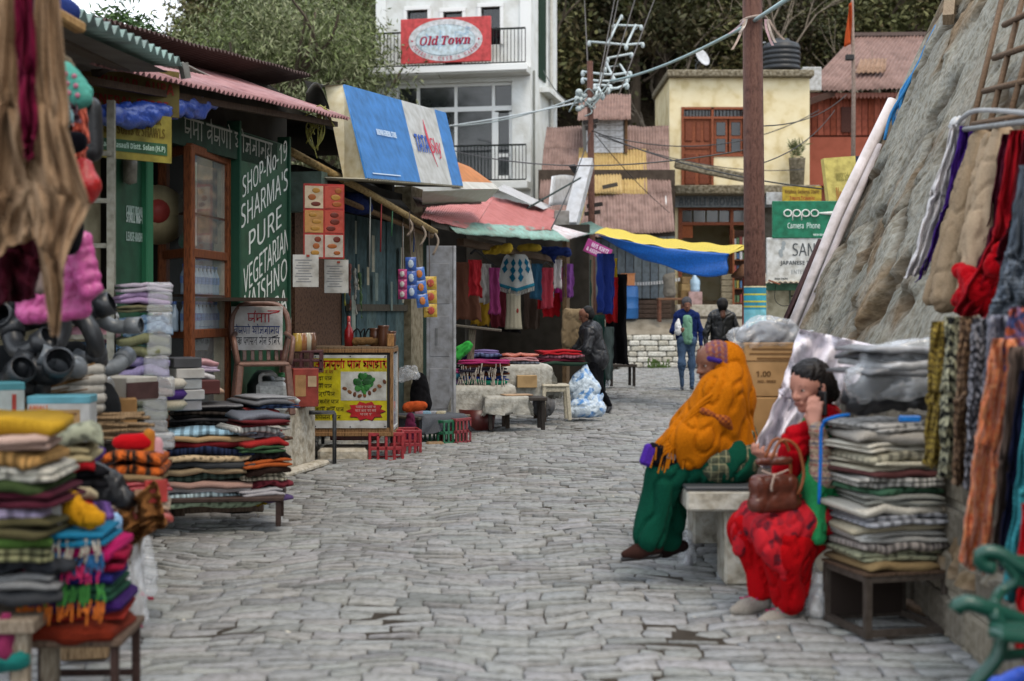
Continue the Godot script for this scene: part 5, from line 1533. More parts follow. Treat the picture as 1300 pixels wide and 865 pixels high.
func build_paan_front():
	var S := func(px, z): return srow(px, z)
	var dk: Material = mats["shop_inside"]
	# hardware and betel shop behind the cart
	var t := thing("betel_shop", "dim betel shop with weathered blue plank doors behind the yellow postered cart", "shop", RO, RT)
	slab(t, "plywood", S.call(372, -0.1), S.call(432, -0.1), 0.2, 2.75, -0.12, -0.08, timber("#5d4433", v3(2, 2, 2)))
	var x0: float = S.call(436, -0.05); var x1: float = S.call(522, -0.05)
	var teal := [M("tealp1", "#4c6266", {"q": 1.0}), M("tealp2", "#435a5e", {"q": 1.0}), M("tealp3", "#566a6a", {"q": 1.0})]
	boards(t, "door_plank", x0, x1, 0.15, 2.6, -0.05, 7, 0.04, teal, 0.02)
	for y in [0.7, 1.5]: slab(t, "door_bar", x0, x1, y, y + 0.08, -0.02, 0.02, timber("#4f4a3e"))
	slab(t, "pillar", S.call(521, 0.05), S.call(536, 0.05), 0, 3.1, -0.25, 0.06, M("pillarcement", "#8f8670", {"t": texs["oldc"], "s": 0.8}))
	slab(t, "green_recess", S.call(536, -0.2), S.call(546, -0.2), 0, 3.0, -0.3, -0.2, M("recess", "#1c3228"))
	slab(t, "lintel", S.call(372, -0.1), S.call(536, -0.1), 2.62, 3.0, -0.2, -0.06, dk)
	slab(t, "side_board", S.call(372, 0), S.call(380, 0), 2.5, 2.9, -0.1, 0.3, paint("#5d7068"))
	slab(t, "floor", 1.3, 5.4, 0, 0.1, -1.0, 0.1, mats["oldcement"])
	# paper scraps stuck on the doors
	rng.seed = 19
	for i in 9:
		var px := rf(448, 512)
		single("paper_scrap", bx(v3(rf(0.05, 0.16), rf(0.15, 0.45), 0.004)), paint(["#a9a795", "#8f9a90", "#b0a890", "#77867f"][i % 4]), "faded paper scrap pasted on the blue plank doors", "paper", onrow(px, rf(300, 400), 0.03), RT, "paper scraps on the plank doors")
	# awning: a sheet on bamboo
	var aw := thing("bamboo_awning", "dark sloping awning with a bamboo front pole, over the betel shop", "awning")
	var a := at(368, 192, 14.1); var b := at(553, 295, 16.4)
	part("bamboo_pole", ms().tube([a, a.lerp(b, 0.5) + UP * 0.02, b], [0.045, 0.04, 0.035], 8).done(), timber("#a08a5e", v3(2, 2, 2)), aw)
	part("lower_pole", ms().tube([at(372, 228, 14.3), at(548, 300, 16.5)], [0.035, 0.03], 8).done(), timber("#6d563c"), aw)
	part("sheet", ms().shell(func(u: float, v: float): return a.lerp(b, u).lerp((at(372, 170, 16) - RN * 0.4).lerp(at(545, 240, 18.6) - RN * 0.5, u), v) + UP * (0.02 * sin(u * 20) * v - 0.05 * sin(v * PI)), 16, 5, 0.01, UP).done(), M("awningdark", "#4d463c", {"q": 0.8}), aw)
	var rg := ms()
	for i in 3: rg.tube(bend([b - (b - a) * (0.02 + i * 0.1), b - (b - a) * (0.02 + i * 0.1) + v3(0.06, -0.12, 0), b - (b - a) * (0.02 + i * 0.1) + v3(0.0, -0.28 + i * 0.03, 0.02)], 8), 0.014, 5)
	part("rag_ends", rg.done(), cloth("#9b8f84"), aw)
	# yellow green cord tuft at the corner of the pink roof
	var tf := ms()
	for i in 9:
		var o := at(399, 190, 14.0)
		tf.tube(bend([o, o + v3(rf(-0.08, 0.1), 0.15, 0), o + v3(rf(-0.12, 0.16), rf(0.15, 0.5), 0.03), o + v3(rf(-0.15, 0.2), rf(-0.1, 0.4), 0)], 10), 0.007, 4)
	single("cord_tuft", tf.done(), plast("#a3a04a"), "tuft of yellow green cord tied at the bamboo pole end", "cord")
	# menus
	var me := thing("menu_poster", "red and white picture menu of six dishes, hanging at the betel shop", "poster", onrow(411, 281, 0.5), 0.35)
	part("sheet", bx(v3(0.4, 0.72, 0.012)), paint("#a8342c", 0.4), me)
	rng.seed = 4
	for i in 3:
		for k in 2:
			var c := part("panel", bx(v3(0.18, 0.215, 0.006), 0.002), paint(["#c9b9a0", "#b98a50", "#b5aaa0"][i] if k == 0 or i == 2 else "#b04a3a", 0.4), me, v3(-0.098 + 0.196 * k, 0.23 - 0.235 * i, 0.008))
			for j in 3:
				part("dish", ms().ball(Z0, v3(rf(0.03, 0.05), rf(0.02, 0.03), 0.004), 10, 6).done(), paint(["#8a3a1e", "#a8602a", "#6e2a1a", "#b88a3c"][rng.randi() % 4], 0.4), c, v3(rf(-0.04, 0.04), -0.065 + 0.065 * j, 0.004))
	var nl := ["white typed notice under the left half of the picture menu", "white typed notice right of the picture menu, nearer the blue doors"]
	for i in 2:
		var n := thing("paper_notice", nl[i], "notice", onrow([388, 427][i], [344, 351][i], 0.5), 0.3)
		part("sheet", bx(v3(0.24, [0.3, 0.33][i], 0.006)), paint("#b9bab8", 0.7), n)
		for k in 9: part("text_line", bx(v3([0.16, 0.1, 0.14][k % 3], 0.008, 0.002)), ink("#74767a"), n, v3(-0.02, 0.1 - k * 0.025, 0.004))
		part("clip", bx(v3(0.03, 0.02, 0.01)), ink("#8a3a2c"), n, v3(0.02, 0.14, 0.004))
	single("blue_cloth_bundle", body([[at(440, 255, 15.3), at(462, 262, 15.4), 0.12, 0.1], [at(462, 262, 15.4), at(455, 248, 15.3), 0.08, 0.05]], 0.025, 0.04, [0.04, v3(9, 9, 9), 6]), cloth("#26305a"), "navy cloth bundle hanging behind the picture menu", "bundle")
	for i in 5: wire("hanging_string", "%s string hanging under the awning, %s from the left" % [["grey", "red", "green", "grey", "blue"][i], NTH[i].replace("bottom", "first")], [onrow(470 + i * 14, 250 + i * 9, 0.6), onrow(469 + i * 14, 340 - (i % 3) * 20, 0.6)], 0.008, ["#8a8a84", "#8a3030", "#3c6a4a", "#8a8a84", "#2c4a80"][i])
	# hanging packets
	var pk := [[511, 361, "#b4487e", 0.1, 0.33, "pink"], [522, 353, "#3f63b0", 0.12, 0.46, "dark blue"], [534, 365, "#4a78c4", 0.13, 0.45, "blue and orange"], [546, 377, "#c2a03c", 0.16, 0.46, "yellow"]]
	for i in 4:
		var q: Array = pk[i]
		var h := thing("hanging_packet", "%s strip of snack packets hanging left of the grey metal door" % q[5], "packets", at(q[0], q[1], 15.4 + i * 0.15), 0.2 * i - 0.2, "packets hanging by the metal door")
		h.rotation.z = [0.0, 0.03, 0.12, 0.02][i]
		for k in 3:
			part("packet", pillow(q[3], q[4] / 3.1, 0.022, i + k), plast(q[2], 0.3), h, v3(0, (1 - k) * q[4] / 3, 0))
			part("print", ms().ball(Z0, v3(q[3] * 0.28, q[4] / 10, 0.008), 8, 5).done(), plast(["#c8c4c0", "#b8c8d8", "#c87a3a", "#b04a3a"][i], 0.35), h, v3(0, (1 - k) * q[4] / 3, 0.02))
		part("string", mb0().tube([v3(0, q[4] / 2, 0), v3(0, q[4] / 2 + 0.5, 0)], 0.005, 4).done(), ink("#554a44"), h)
	# ------------------------------------------------ chair, its sign, containers
	var ch := thing("plastic_chair", "brown plastic chair on the white plinth, holding a hand painted sign", "chair", onrow(333, 395, 0.42) * v3(1, 0, 1) + UP * 0.6, 0.25)
	var pm := plast("#7d5a4c", 0.45)
	part("seat", bx(v3(0.44, 0.035, 0.42), 0.012), pm, ch, v3(0, 0.44, 0))
	for k in [-1, 1]:
		part("leg", mb0().bar(v3(0.24 * k, 0, 0.2), v3(0.2 * k, 0.44, 0.18), 0.06, 0.05, ZB, 0.012).done(), pm, ch)
		part("leg", mb0().bar(v3(0.24 * k, 0, -0.24), v3(0.2 * k, 0.44, -0.18), 0.06, 0.05, ZB, 0.012).done(), pm, ch)
		part("armrest", ms().tube(bend([v3(0.22 * k, 0.44, 0.18), v3(0.25 * k, 0.64, 0.16), v3(0.25 * k, 0.67, -0.05), v3(0.22 * k, 0.7, -0.22)], 12), 0.022, 7).done(), pm, ch)
	part("back_frame", ms().tube(bend([v3(-0.2, 0.44, -0.2), v3(-0.25, 0.75, -0.26), v3(-0.19, 0.93, -0.29), v3(0, 0.97, -0.3), v3(0.19, 0.93, -0.29), v3(0.25, 0.75, -0.26), v3(0.2, 0.44, -0.2)], 26), 0.028, 7).done(), pm, ch)
	for k in 5: part("back_slat", mb0().bar(v3(-0.14 + 0.07 * k, 0.46, -0.21), v3(-0.14 + 0.07 * k, 0.95, -0.29), 0.035, 0.015, ZB, 0.004).done(), pm, ch)
	part("top_panel", mb0().box(v3(0, 0.9, -0.29), v3(0.36, 0.1, 0.03), 0.012).done(), pm, ch)
	var sg := thing("hand_painted_sign", "white board with red and blue hand painted writing, leaning on the brown chair", "sign", at(326, 417, 12.62), 0.12)
	sg.rotation.x = -0.12
	part("board", bx(v3(0.45, 0.39, 0.012), 0.003), paint("#c6c7c8", 0.5), sg)
	write_dev([["sh", "R", "m", "A", "I"]], "#a02430", sg, v3(-0.08, 0.055, 0.008), 0.2, 0.075, 0.12)
	write_dev([["v", "E", "sh", "N", "o"], ["bh", "o", "j", "n", "A", "l", "y"]], "#28386c", sg, v3(-0.2, -0.05, 0.008), 0.4, 0.065, 0.12)
	write_dev([["b_", "e", "k"], ["ph", "A", "s", "t"], ["l", ".", "ch"], ["D", "i", "n", "r"]].map(func(w): return w.map(func(c): return "v" if c == "b_" else c)), "#2c2c34", sg, v3(-0.2, -0.145, 0.008), 0.4, 0.06, 0.12)
	single("black_container", ms().lathe([[0.0, 0.0], [0.13, 0.0], [0.16, 0.08], [0.16, 0.24], [0.1, 0.34], [0.06, 0.37], [0.0, 0.37]], Z0, 18).done(), plast("#15201d", 0.35), "black rounded container under the brown chair", "container", onrow(336, 395, 0.3) * v3(1, 0, 1) + UP * 0.6)
	var jc := thing("white_jerrycan", "white plastic jerrycan with a green cap in front of the brown chair", "jerrycan", at(345, 525, 12.5) * v3(1, 0, 1) + UP * 0.6, 0.15)
	part("can", mb0().box(v3(0, 0.14, 0), v3(0.27, 0.28, 0.18), 0.035).box(v3(0.07, 0.3, 0), v3(0.09, 0.05, 0.1), 0.02).done(), plast("#c5c8c6", 0.4), jc)
	part("handle", ms().tube(bend([v3(-0.1, 0.27, 0), v3(-0.09, 0.34, 0), v3(0.02, 0.34, 0), v3(0.05, 0.29, 0)], 12), 0.018, 7).done(), plast("#c5c8c6", 0.4), jc)
	part("cap", ms().lathe([[0.04, 0.32], [0.04, 0.355], [0.0, 0.36]], v3(0.09, 0, 0), 12).done(), plast("#3f8a50"), jc)
	single("pump_spout", ms().tube(bend([v3(0, 0, 0), v3(0, 0.1, 0), v3(0.05, 0.13, 0.02), v3(0.1, 0.1, 0.02)], 10), 0.025, 8).done(), plast("#b7bab8", 0.4), "short white pipe spout on the plinth right of the jerrycan", "pipe", at(366, 525, 13.0))
	crate("maroon crate of snack packets behind the chair on the plinth", onrow(383, 395, 0.35) * v3(1, 0, 1) + UP * 0.92, v3(0.4, 0.2, 0.28), RT - PI / 2 + 0.3, "#4d1f24")
	var rb := thing("printed_carton", "red and brown printed carton left of the betel cart", "box", onrow(386, 395, 0.42) * v3(1, 0, 1) + UP * 0.6, 0.3)
	part("carton", bx(v3(0.24, 0.36, 0.2), 0.006), paint("#8f3a30"), rb, v3(0, 0.18, 0))
	part("print", bx(v3(0.1, 0.2, 0.004)), paint("#a98358"), rb, v3(-0.05, 0.2, 0.102))
	part("print", bx(v3(0.08, 0.1, 0.004)), paint("#b9a384"), rb, v3(0.06, 0.24, 0.102))
	for i in 4: single("snack_jar", ms().lathe([[0.0, 0.0], [0.05, 0.0], [0.05, 0.13], [0.04, 0.15], [0.04, 0.17], [0.0, 0.17]], Z0, 10).done(), M("jar%d" % i, ["#a98a3c", "#8a5a34", "#b0a890", "#6a4a34"][i], {"r": 0.15, "sp": 0.6}), "%s snack jar in the maroon crate behind the chair" % ["yellow", "brown", "pale", "dark"][i], "jar", onrow(377 + i * 6, 395, 0.35 + 0.03 * (i % 2)) * v3(1, 0, 1) + UP * 1.12)
	# ------------------------------------------------ the betel cart
	var D := 14.3
	var c := thing("betel_cart", "wooden glass sided betel cart with a yellow poster of green betel leaves", "cart", at(446, 395, D) * v3(1, 0, 1))
	var o := c.position
	var wood := timber("#8a6a48")
	var W := 0.81; var H0 := 0.24; var H1 := 1.12; var DP := 0.62
	for k in [[-1, 0], [1, 0], [-1, -1], [1, -1]]: part("post", bx(v3(0.035, H1 - H0, 0.035), 0.004), wood, c, v3(W / 2 * k[0], (H0 + H1) / 2, DP * k[1]))
	for h in [H0 + 0.02, H1 - 0.02]:
		for z in [0.0, -DP]: part("rail", bx(v3(W, 0.04, 0.034), 0.004), wood, c, v3(0, h, z))
		for x in [-1, 1]: part("rail", bx(v3(0.033, 0.04, DP), 0.004), wood, c, v3(x * W / 2, h, -DP / 2))
	part("base", bx(v3(W, 0.05, DP)), wood, c, v3(0, H0 + 0.06, -DP / 2))
	part("top_board", bx(v3(W + 0.03, 0.02, DP + 0.02), 0.004), timber("#75634e"), c, v3(0, H1 + 0.008, -DP / 2))
	part("front_panel", bx(v3(W - 0.02, H1 - H0 - 0.05, 0.012)), M("dkpanel", "#2a2a2c"), c, v3(0, (H0 + H1) / 2, -0.01))
	part("inside_shelf", bx(v3(W - 0.05, 0.015, DP - 0.06)), timber("#6a563e"), c, v3(0, 0.72, -DP / 2))
	var side := part("side_pane", bx(v3(0.008, H1 - H0 - 0.12, DP - 0.1)), M("cart_glass", "#a9b8c4", {"r": 0.15, "a": 0.45, "sp": 0.6}), c, v3(W / 2, (H0 + H1) / 2, -DP / 2))
	part("side_trim", mb0().box(v3(W / 2 + 0.01, (H0 + H1) / 2, -0.05), v3(0.012, H1 - H0 - 0.08, 0.03)).box(v3(W / 2 + 0.01, (H0 + H1) / 2, -DP + 0.05), v3(0.012, H1 - H0 - 0.08, 0.03)).box(v3(W / 2 + 0.01, H0 + 0.07, -DP / 2), v3(0.012, 0.03, DP - 0.1)).done(), paint("#b7babb"), c)
	for k in [[-0.36, -0.05], [0.36, -0.05], [-0.36, -0.56], [0.36, -0.56]]:
		var w := part("caster", ms().lathe([[0.0, -0.015], [0.04, -0.015], [0.045, 0.0], [0.04, 0.015], [0.0, 0.015]], Z0, 12, Basis(ZB, PI / 2)).done(), plast("#3c3c3e"), c, v3(k[0], 0.15, k[1]))
		part("bracket", bx(v3(0.05, 0.07, 0.04), 0.006), iron("#8a8a88"), w, v3(0, 0.055, 0))
	var ps := part("poster", bx(v3(0.735, 0.735, 0.006)), paint("#b8ad10", 0.35), c, v3(-0.01, 0.69, 0.008))
	part("poster_border", mb0().box(v3(0, -0.33, 0.0035), v3(0.735, 0.075, 0.002)).box(v3(0, 0.352, 0.0035), v3(0.735, 0.03, 0.002)).done(), paint("#bdbfc0", 0.4), ps)
	write_dev([["a", "n", "n", "p", "U", "N", "R", "A"], ["p", "A", "n"], ["bh", "N", "D", "A", "r"]], "#a3201c", ps, v3(-0.355, 0.24, 0.005), 0.715, 0.065, 0.2)
	write_dev([["d", "U", "k", "A", "n"], ["n", "."], ["y", "D"]], "#8a3020", ps, v3(-0.35, 0.185, 0.005), 0.18, 0.025, 0.14)
	var items := [[["s", "A", "d", "A"], ["p", "A", "n"]], [["m", "I", "Th", "A"], ["p", "A", "n"]], [["kh", "j", "U", "r", "I"], ["p", "A", "n"]], [["ch", "A", "k", "l", "e", "t"], ["p", "A", "n"]], [["a", "A", "I", "s"], ["k", "I", "m"], ["p", "A", "n"]], [["s", "p", "e", "sh", "l"], ["p", "A", "n"]]]
	var iw := [0.17, 0.17, 0.2, 0.24, 0.29, 0.26]
	for i in 6: write_dev(items[i], "#4a4410", ps, v3(-0.355, 0.115 - i * 0.078, 0.005), iw[i], 0.034, 0.15)
	var pic := part("picture", bx(v3(0.46, 0.29, 0.003)), paint("#b9bcba", 0.4), ps, v3(0.135, 0.055, 0.0035))
	rng.seed = 44
	var lf := [paint("#2f7a34", 0.4), paint("#276a2c", 0.4), paint("#3f8c40", 0.4), paint("#1f5526", 0.4)]
	for i in 18:
		var a2 := rng.randf() * TAU
		var rr := sqrt(rng.randf())
		part("leaf_print", ms().ball(Z0, v3(rf(0.022, 0.038), rf(0.03, 0.05), 0.002), 9, 5).done(), lf[i % 4], pic, v3(0.0 + cos(a2) * rr * 0.11, 0.025 + sin(a2) * rr * 0.075, 0.003 + 0.0004 * i), v3(0, 0, rng.randf() * 3))
	for i in 9:
		var u := i / 8.0
		var q := v3(-0.19 + 0.4 * u, -0.1 + 0.17 * pow(absf(u - 0.4) * 1.5, 1.6), 0.004)
		part("nut_print", ms().ball(Z0, v3(0.026, 0.018, 0.002), 9, 5).done(), paint(["#7a4a2a", "#8c5c38", "#69402a"][i % 3], 0.4), pic, q, v3(0, 0, rng.randf() * 3))
	var star := []
	for i in 20: star.append(v2(cos(TAU * i / 20), sin(TAU * i / 20) * 0.5) * (0.2 if i % 2 == 0 else 0.15))
	part("star", mb0().prism(star.map(func(p): return v2(p.x + 0.006, p.y - 0.008)), 0.0, 0.003).done(), ink("#3a1014"), ps, v3(0.155, -0.195, 0.003))
	part("star", mb0().prism(star, 0.0, 0.003).done(), paint("#b01c22", 0.4), ps, v3(0.155, -0.195, 0.005))
	for i in 3: write_dev([[["t", "l", "o", "k"], ["v"], ["sh", "A", "d"], ["m"]], [["p", "A", "n"], ["ch", "A", "y"], ["k", "A"], ["v", "sh", "e"]], [["p", "r", "b"].map(func(c): return "v" if c == "b" else c), ["h", "E"]]][i], "#c9a8a0", ps, v3([0.055, 0.05, 0.1][i], -0.165 - 0.037 * i, 0.009), [0.2, 0.21, 0.12][i], 0.02, 0.15)
	for k in [[-0.35, 0.35], [0, 0.355], [0.35, 0.35], [-0.35, -0.35], [0.0, -0.355], [0.35, -0.35]]: part("pin", ms().ball(Z0, v3(0.008, 0.008, 0.006), 8, 5).done(), ink("#4a4c50"), ps, v3(k[0], k[1], 0.006))
	# bent pipe before the cart
	single("bent_pipe", ms().tube([at(392, 524, 13.6), at(424, 524, 13.8), at(424.5, 526, 13.8), at(424.5, 590, 13.8)], 0.02, 8).done(), iron("#4c4e52"), "thin grey pipe bent down in front of the yellow poster", "pipe")
	# things on the cart
	var top := o + UP * (H1 + 0.018)
	var rbt := thing("red_bottle", "red sauce bottle standing on the left of the betel cart", "bottle", top + v3(-0.06, 0, -0.3))
	part("bottle", ms().lathe([[0.0, 0.0], [0.045, 0.0], [0.048, 0.1], [0.045, 0.16], [0.02, 0.21], [0.015, 0.26], [0.0, 0.26]], Z0, 12).done(), plast("#8c1a1e", 0.25), rbt)
	part("cap", ms().lathe([[0.018, 0.255], [0.016, 0.31], [0.0, 0.31]], Z0, 10).done(), plast("#a82a24"), rbt)
	for i in 3:
		var tins := thing("brown_jar", "%s brown ribbed jar on the right of the betel cart" % ["tallest", "middle", "shortest"][i], "jar", top + v3(0.3 + 0.03 * i - (0.12 if i == 1 else 0.0), 0, -0.25 - 0.08 * i))
		part("jar", ms().lathe([[0.0, 0.0], [0.055, 0.0], [0.05, 0.04], [0.058, 0.06], [0.05, 0.1], [0.058, 0.13], [0.05, 0.17 - i * 0.03], [0.06, 0.2 - i * 0.03], [0.06, 0.215 - i * 0.03], [0.0, 0.215 - i * 0.03]], Z0, 14).done(), M("brjar", "#4c2f20", {"r": 0.3, "sp": 0.5}), tins)
	single("wooden_block", bx(v3(0.07, 0.13, 0.05), 0.006), timber("#9a7448"), "small pale wooden board leaning on the right jars of the cart", "board", top + v3(0.38, 0.065, -0.15), 0.2)
	bag("cane_basket", "low basket of dark nuts on the middle of the betel cart", top + v3(0.14, 0.05, -0.3), [[v3(-0.13, 0, 0), v3(0.13, 0, 0), 0.06, 0.06]], M("cane", "#6d5230", {"q": 8.0, "b": 2.0}), 5, 0.02, 0, "", 0.012)
	for i in 5: single("black_tongs", ms().tube(bend([v3(0, 0, 0), v3(0.03, 0.08, 0), v3(0.0, 0.16, 0.02), v3(-0.05, 0.12, 0)], 12), 0.008, 5).done(), iron("#1c1c1e"), "curled black wire tool behind the basket on the betel cart", "tool", top + v3(0.02 + i * 0.05, 0.02, -0.42), i * 1.3, "black wire tools on the cart")
	for i in 4: single("hanging_garland", body([[v3(0, 0, 0), v3(0.02, -0.5, 0), 0.03, 0.02]], 0.015, 0.02, [0.03, v3(20, 14, 20), i]), plast(["#8a8a2c", "#7a3a2c", "#9a9a90", "#4a6a3a"][i], 0.5), "%s packet strip hanging behind the left of the cart" % ["yellow", "red brown", "pale grey", "green"][i], "packets", onrow(436 + i * 7, 330 + i * 6, 0.1))
	# crates beneath and beside
	crate("red plastic crate under the right end of the betel cart", at(490, 589, 14.5), v3(0.36, 0.33, 0.42), 0.1, "#a3242c", "red crates by the cart")
	crate("red plastic crate just beyond the cart, half hidden", at(517, 583, 15.2), v3(0.26, 0.32, 0.4), 0.2, "#9c2430", "red crates by the cart")
	single("cart_plinth", bx(v3(0.5, 0.17, 0.5), 0.03), mats["oldcement"], "low cement block under the left of the betel cart", "block", at(438, 588, 14.5) + UP * 0.085)
	single("red_tray", bx(v3(0.5, 0.07, 0.3), 0.01), plast("#6d1f24"), "dark red tray lying under the betel cart", "tray", o + v3(0.0, 0.21, -0.4))
# ---------------------------------------------------------------- garments
func hang(called: String, label: String, category: String, p: Vector3, w: float, h: float, m: Material, turn := 0.0, waves := 3.0, amp := 0.03, sd := 1, taper := 1.0, group := "", ragged := 0.05) -> MeshInstance3D:
	# a length of cloth hanging from its top edge at p
	var nz := fn0()
	nz.seed = sd
	nz.frequency = 1.0
	var mb := ms()
	mb.shell(func(u: float, v: float):
		var ww := w * lerpf(1.0, taper, v) * (1.0 - 0.12 * sin(v * PI) * (1.0 if sd % 2 == 0 else -0.6))
		var ph := sd * 1.7 + 0.8 * nz.get_noise_2d(v * 2.0, 3.0)
		var z := amp * (0.35 + 0.65 * v) * sin(u * TAU * waves + ph) + amp * 0.8 * nz.get_noise_2d(u * 4.0 + sd, v * 3.0)
		var y := -h * v - ragged * v * (0.5 + nz.get_noise_2d(u * 3.0, 9.0))
		return v3((u - 0.5) * ww + 0.03 * nz.get_noise_2d(v * 3.0, sd), y, z), 26, 16, 0.008, ZB)
	return single(called, mb.done(), m, label, category, p, turn, group)
func coat_bones(w: float, h: float, sl: float, spread := 0.06, r := 0.055) -> Array:
	var b := [[v3(-w / 2, -0.06, 0), v3(w / 2, -0.06, 0), r * 0.9, r * 0.9]]
	for i in 4:
		var x := (i / 3.0 - 0.5) * w * 0.9
		b.append([v3(x * 0.9, -0.08, 0), v3(x * 1.08, -h + r, 0.0), r, r * 1.15])
	for k in [-1, 1]:
		b.append([v3(k * w / 2, -0.08, 0), v3(k * (w / 2 + spread), -sl, 0.02), r * 0.95, r * 0.8])
	return b
func coat(called: String, label: String, category: String, p: Vector3, w: float, h: float, m: Material, turn := 0.0, sl := 0.55, sd := 1, group := "", cell := 0.02) -> MeshInstance3D:
	return single(called, body(coat_bones(w, h, sl), cell, 0.03, [0.035, v3(11, 3.5, 11), sd]), m, label, category, p, turn, group)
# ---------------------------------------------------------------- the stalls further along
func build_clothes_stall():
	var S := func(px, z): return srow(px, z)
	var dk: Material = mats["shop_inside"]
	# box hoardings over the eaves
	var t := thing("blue_white_hoarding", "long blue and white wedge hoarding with a satellite television logo over the betel shop", "hoarding")
	var A := onrow(437, 107, 0.35); var B := onrow(566, 143, 0.35); var C := onrow(588, 236, 0.75); var D := onrow(466, 226, 0.75)
	var nrm := ((B - A).cross(D - A)).normalized()
	if nrm.dot(RN) < 0: nrm = -nrm
	var f := func(u: float, v: float): return A.lerp(B, u).lerp(D.lerp(C, u), v)
	var strip := func(u0, u1, name, m):
		var mb := mb0()
		mb.shell(func(u: float, v: float): return f.call(lerpf(u0, u1, u), v), 4, 4, 0.02, nrm)
		return part(name, mb.done(), m, t)
	var blue := paint("#4585cc", 0.4); var white := paint("#c6cacc", 0.4)
	strip.call(0.0, 0.5, "blue_panel", blue)
	strip.call(0.5, 0.86, "white_panel", white)
	strip.call(0.86, 1.0, "blue_panel", blue)
	var cream := M("hoardcream", "#efe9d2", {"t": ntex("stain", 0.02, ["#d4c8a4", "#f0eadc", "#ffffff"], SX, 4, 101), "s": 0.7, "r": 0.5})
	var back0 := A - RN * 0.35; var back1 := D - RN * 0.5
	var left := mb0()
	left.quad_(A, at(412, 108, 14.9), at(437, 232, 14.6), D)
	part("end_panel", left.done(), cream, t)
	part("far_end_panel", mb0().quad_(B, C, C - RN * 0.4, B - RN * 0.3).done(), cream, t)
	part("bottom", corrugated(D - UP * 0.01, C - UP * 0.01, C - RN * 0.7 + UP * 0.02, D - RN * 0.7 + UP * 0.02, 0.09, 0.01, 3, 0.01, 3), M("hoardgrey", "#a8a79e", {"t": texs["stain"], "s": 0.8}), t)
	part("top", mb0().quad_(A, B, B - RN * 0.3, A - RN * 0.3).done(), white, t)
	var xax := (B - A).normalized(); var yax := (A - D).normalized()
	write("TATA", "#2b4f9a", t, f.call(0.605, 0.52) + nrm * 0.015, 0.56, 0.27, (f.call(0.7, 0.5) - f.call(0.6, 0.5)).normalized(), (f.call(0.62, 0.3) - f.call(0.62, 0.6)).normalized(), true)
	write("Sky", "#b02a48", t, f.call(0.755, 0.55) + nrm * 0.015, 0.44, 0.33, (f.call(0.7, 0.5) - f.call(0.6, 0.5)).normalized(), (f.call(0.7, 0.3) - f.call(0.7, 0.6)).normalized(), false)
	part("swoosh", ms().tube(bend([f.call(0.675, 0.2), f.call(0.682, 0.5), f.call(0.72, 0.8)], 10).map(func(q): return q + nrm * 0.016), [0.003, 0.006, 0.01, 0.012, 0.013, 0.013, 0.012, 0.01, 0.007, 0.005, 0.003], 5).done(), ink("#b04858"), t)
	write("RASPAN GENERAL STORE", "#b4c4d4", t, f.call(0.26, 0.48) + nrm * 0.015, 0.72, 0.08, (f.call(0.3, 0.5) - f.call(0.2, 0.5)).normalized(), yax)
	part("rule_line", mb0().bar(f.call(0.05, 0.95) + nrm * 0.01, f.call(0.3, 0.95) + nrm * 0.01, 0.012, 0.004, nrm).done(), ink("#b4c4d4"), t)
	# second hoarding: orange and white
	var h := thing("orange_white_hoarding", "smaller orange and white wedge hoarding behind the blue and white one", "hoarding")
	var a := onrow(578, 198, 0.25); var b := onrow(598, 212, 0.25); var c := onrow(634, 240, 0.7); var d := onrow(583, 240, 0.7)
	part("orange_face", mb0().quad_(onrow(566, 200, 0.3), onrow(597, 212, 0.3), onrow(625, 232, 0.6), onrow(570, 230, 0.6)).done(), paint("#c8824c", 0.45), h)
	part("white_band", mb0().quad_(onrow(570, 230, 0.603), onrow(625, 232, 0.603), onrow(634, 240, 0.72), onrow(574, 240, 0.72)).done(), paint("#c9c9c4", 0.45), h)
	part("bottom", mb0().quad_(onrow(536, 243, 0.72), onrow(634, 240, 0.72), onrow(617, 256, 0.5), onrow(536, 262, 0.4)).done(), M("hoardgrey2", "#b4b4ae", {"t": texs["stain"], "s": 0.8, "r": 0.4}), h)
	part("end_panel", mb0().quad_(onrow(597, 212, 0.3), onrow(634, 240, 0.72), onrow(622, 252, 0.45), onrow(600, 240, 0.1)).done(), paint("#b7b9ba", 0.4), h)
	part("rusty_sheet", corrugated(onrow(530, 262, 0.5), onrow(612, 258, 0.5), onrow(606, 250, 0.1), onrow(524, 250, 0.1), 0.09, 0.012, 2, 0.02, 8), mats["rusty_roof"], h)
	single("dark_cover", ms().shell(func(u: float, v: float): return onrow(388 + 30 * u, 118 + 18 * u - 22 * sin(u * PI) * (1 - v) + 16 * v, 0.2 - 0.4 * v), 8, 5, 0.01, UP).done(), paint("#4a4c50", 0.4), "grey plastic cover between the pink roof and the hoarding end", "cover")
	single("foil_sheet", mb0().quad_(onrow(386, 102, 0.1), onrow(410, 107, 0.1), onrow(408, 117, -0.1), onrow(390, 112, -0.1)).done(), paint("#c0c4c8", 0.35), "bright loose tin sheet at the end of the dark roof", "sheet")
	# the stall building
	var st := thing("clothes_stall", "clothes stall under the red and green corrugated roof, its inside hung with garments", "stall", RO, RT)
	var s0: float = S.call(545, -0.2); var s1: float = S.call(716, 0.2)
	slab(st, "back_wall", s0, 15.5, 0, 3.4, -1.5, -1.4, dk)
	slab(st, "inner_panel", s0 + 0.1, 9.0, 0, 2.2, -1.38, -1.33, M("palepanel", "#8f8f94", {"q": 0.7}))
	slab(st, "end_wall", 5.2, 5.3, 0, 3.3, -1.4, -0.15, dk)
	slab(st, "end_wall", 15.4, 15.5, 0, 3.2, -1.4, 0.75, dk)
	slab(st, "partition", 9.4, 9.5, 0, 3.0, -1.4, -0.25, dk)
	slab(st, "floor", s0, 15.5, 0, 0.06, -1.4, 0.1, mats["oldcement"])
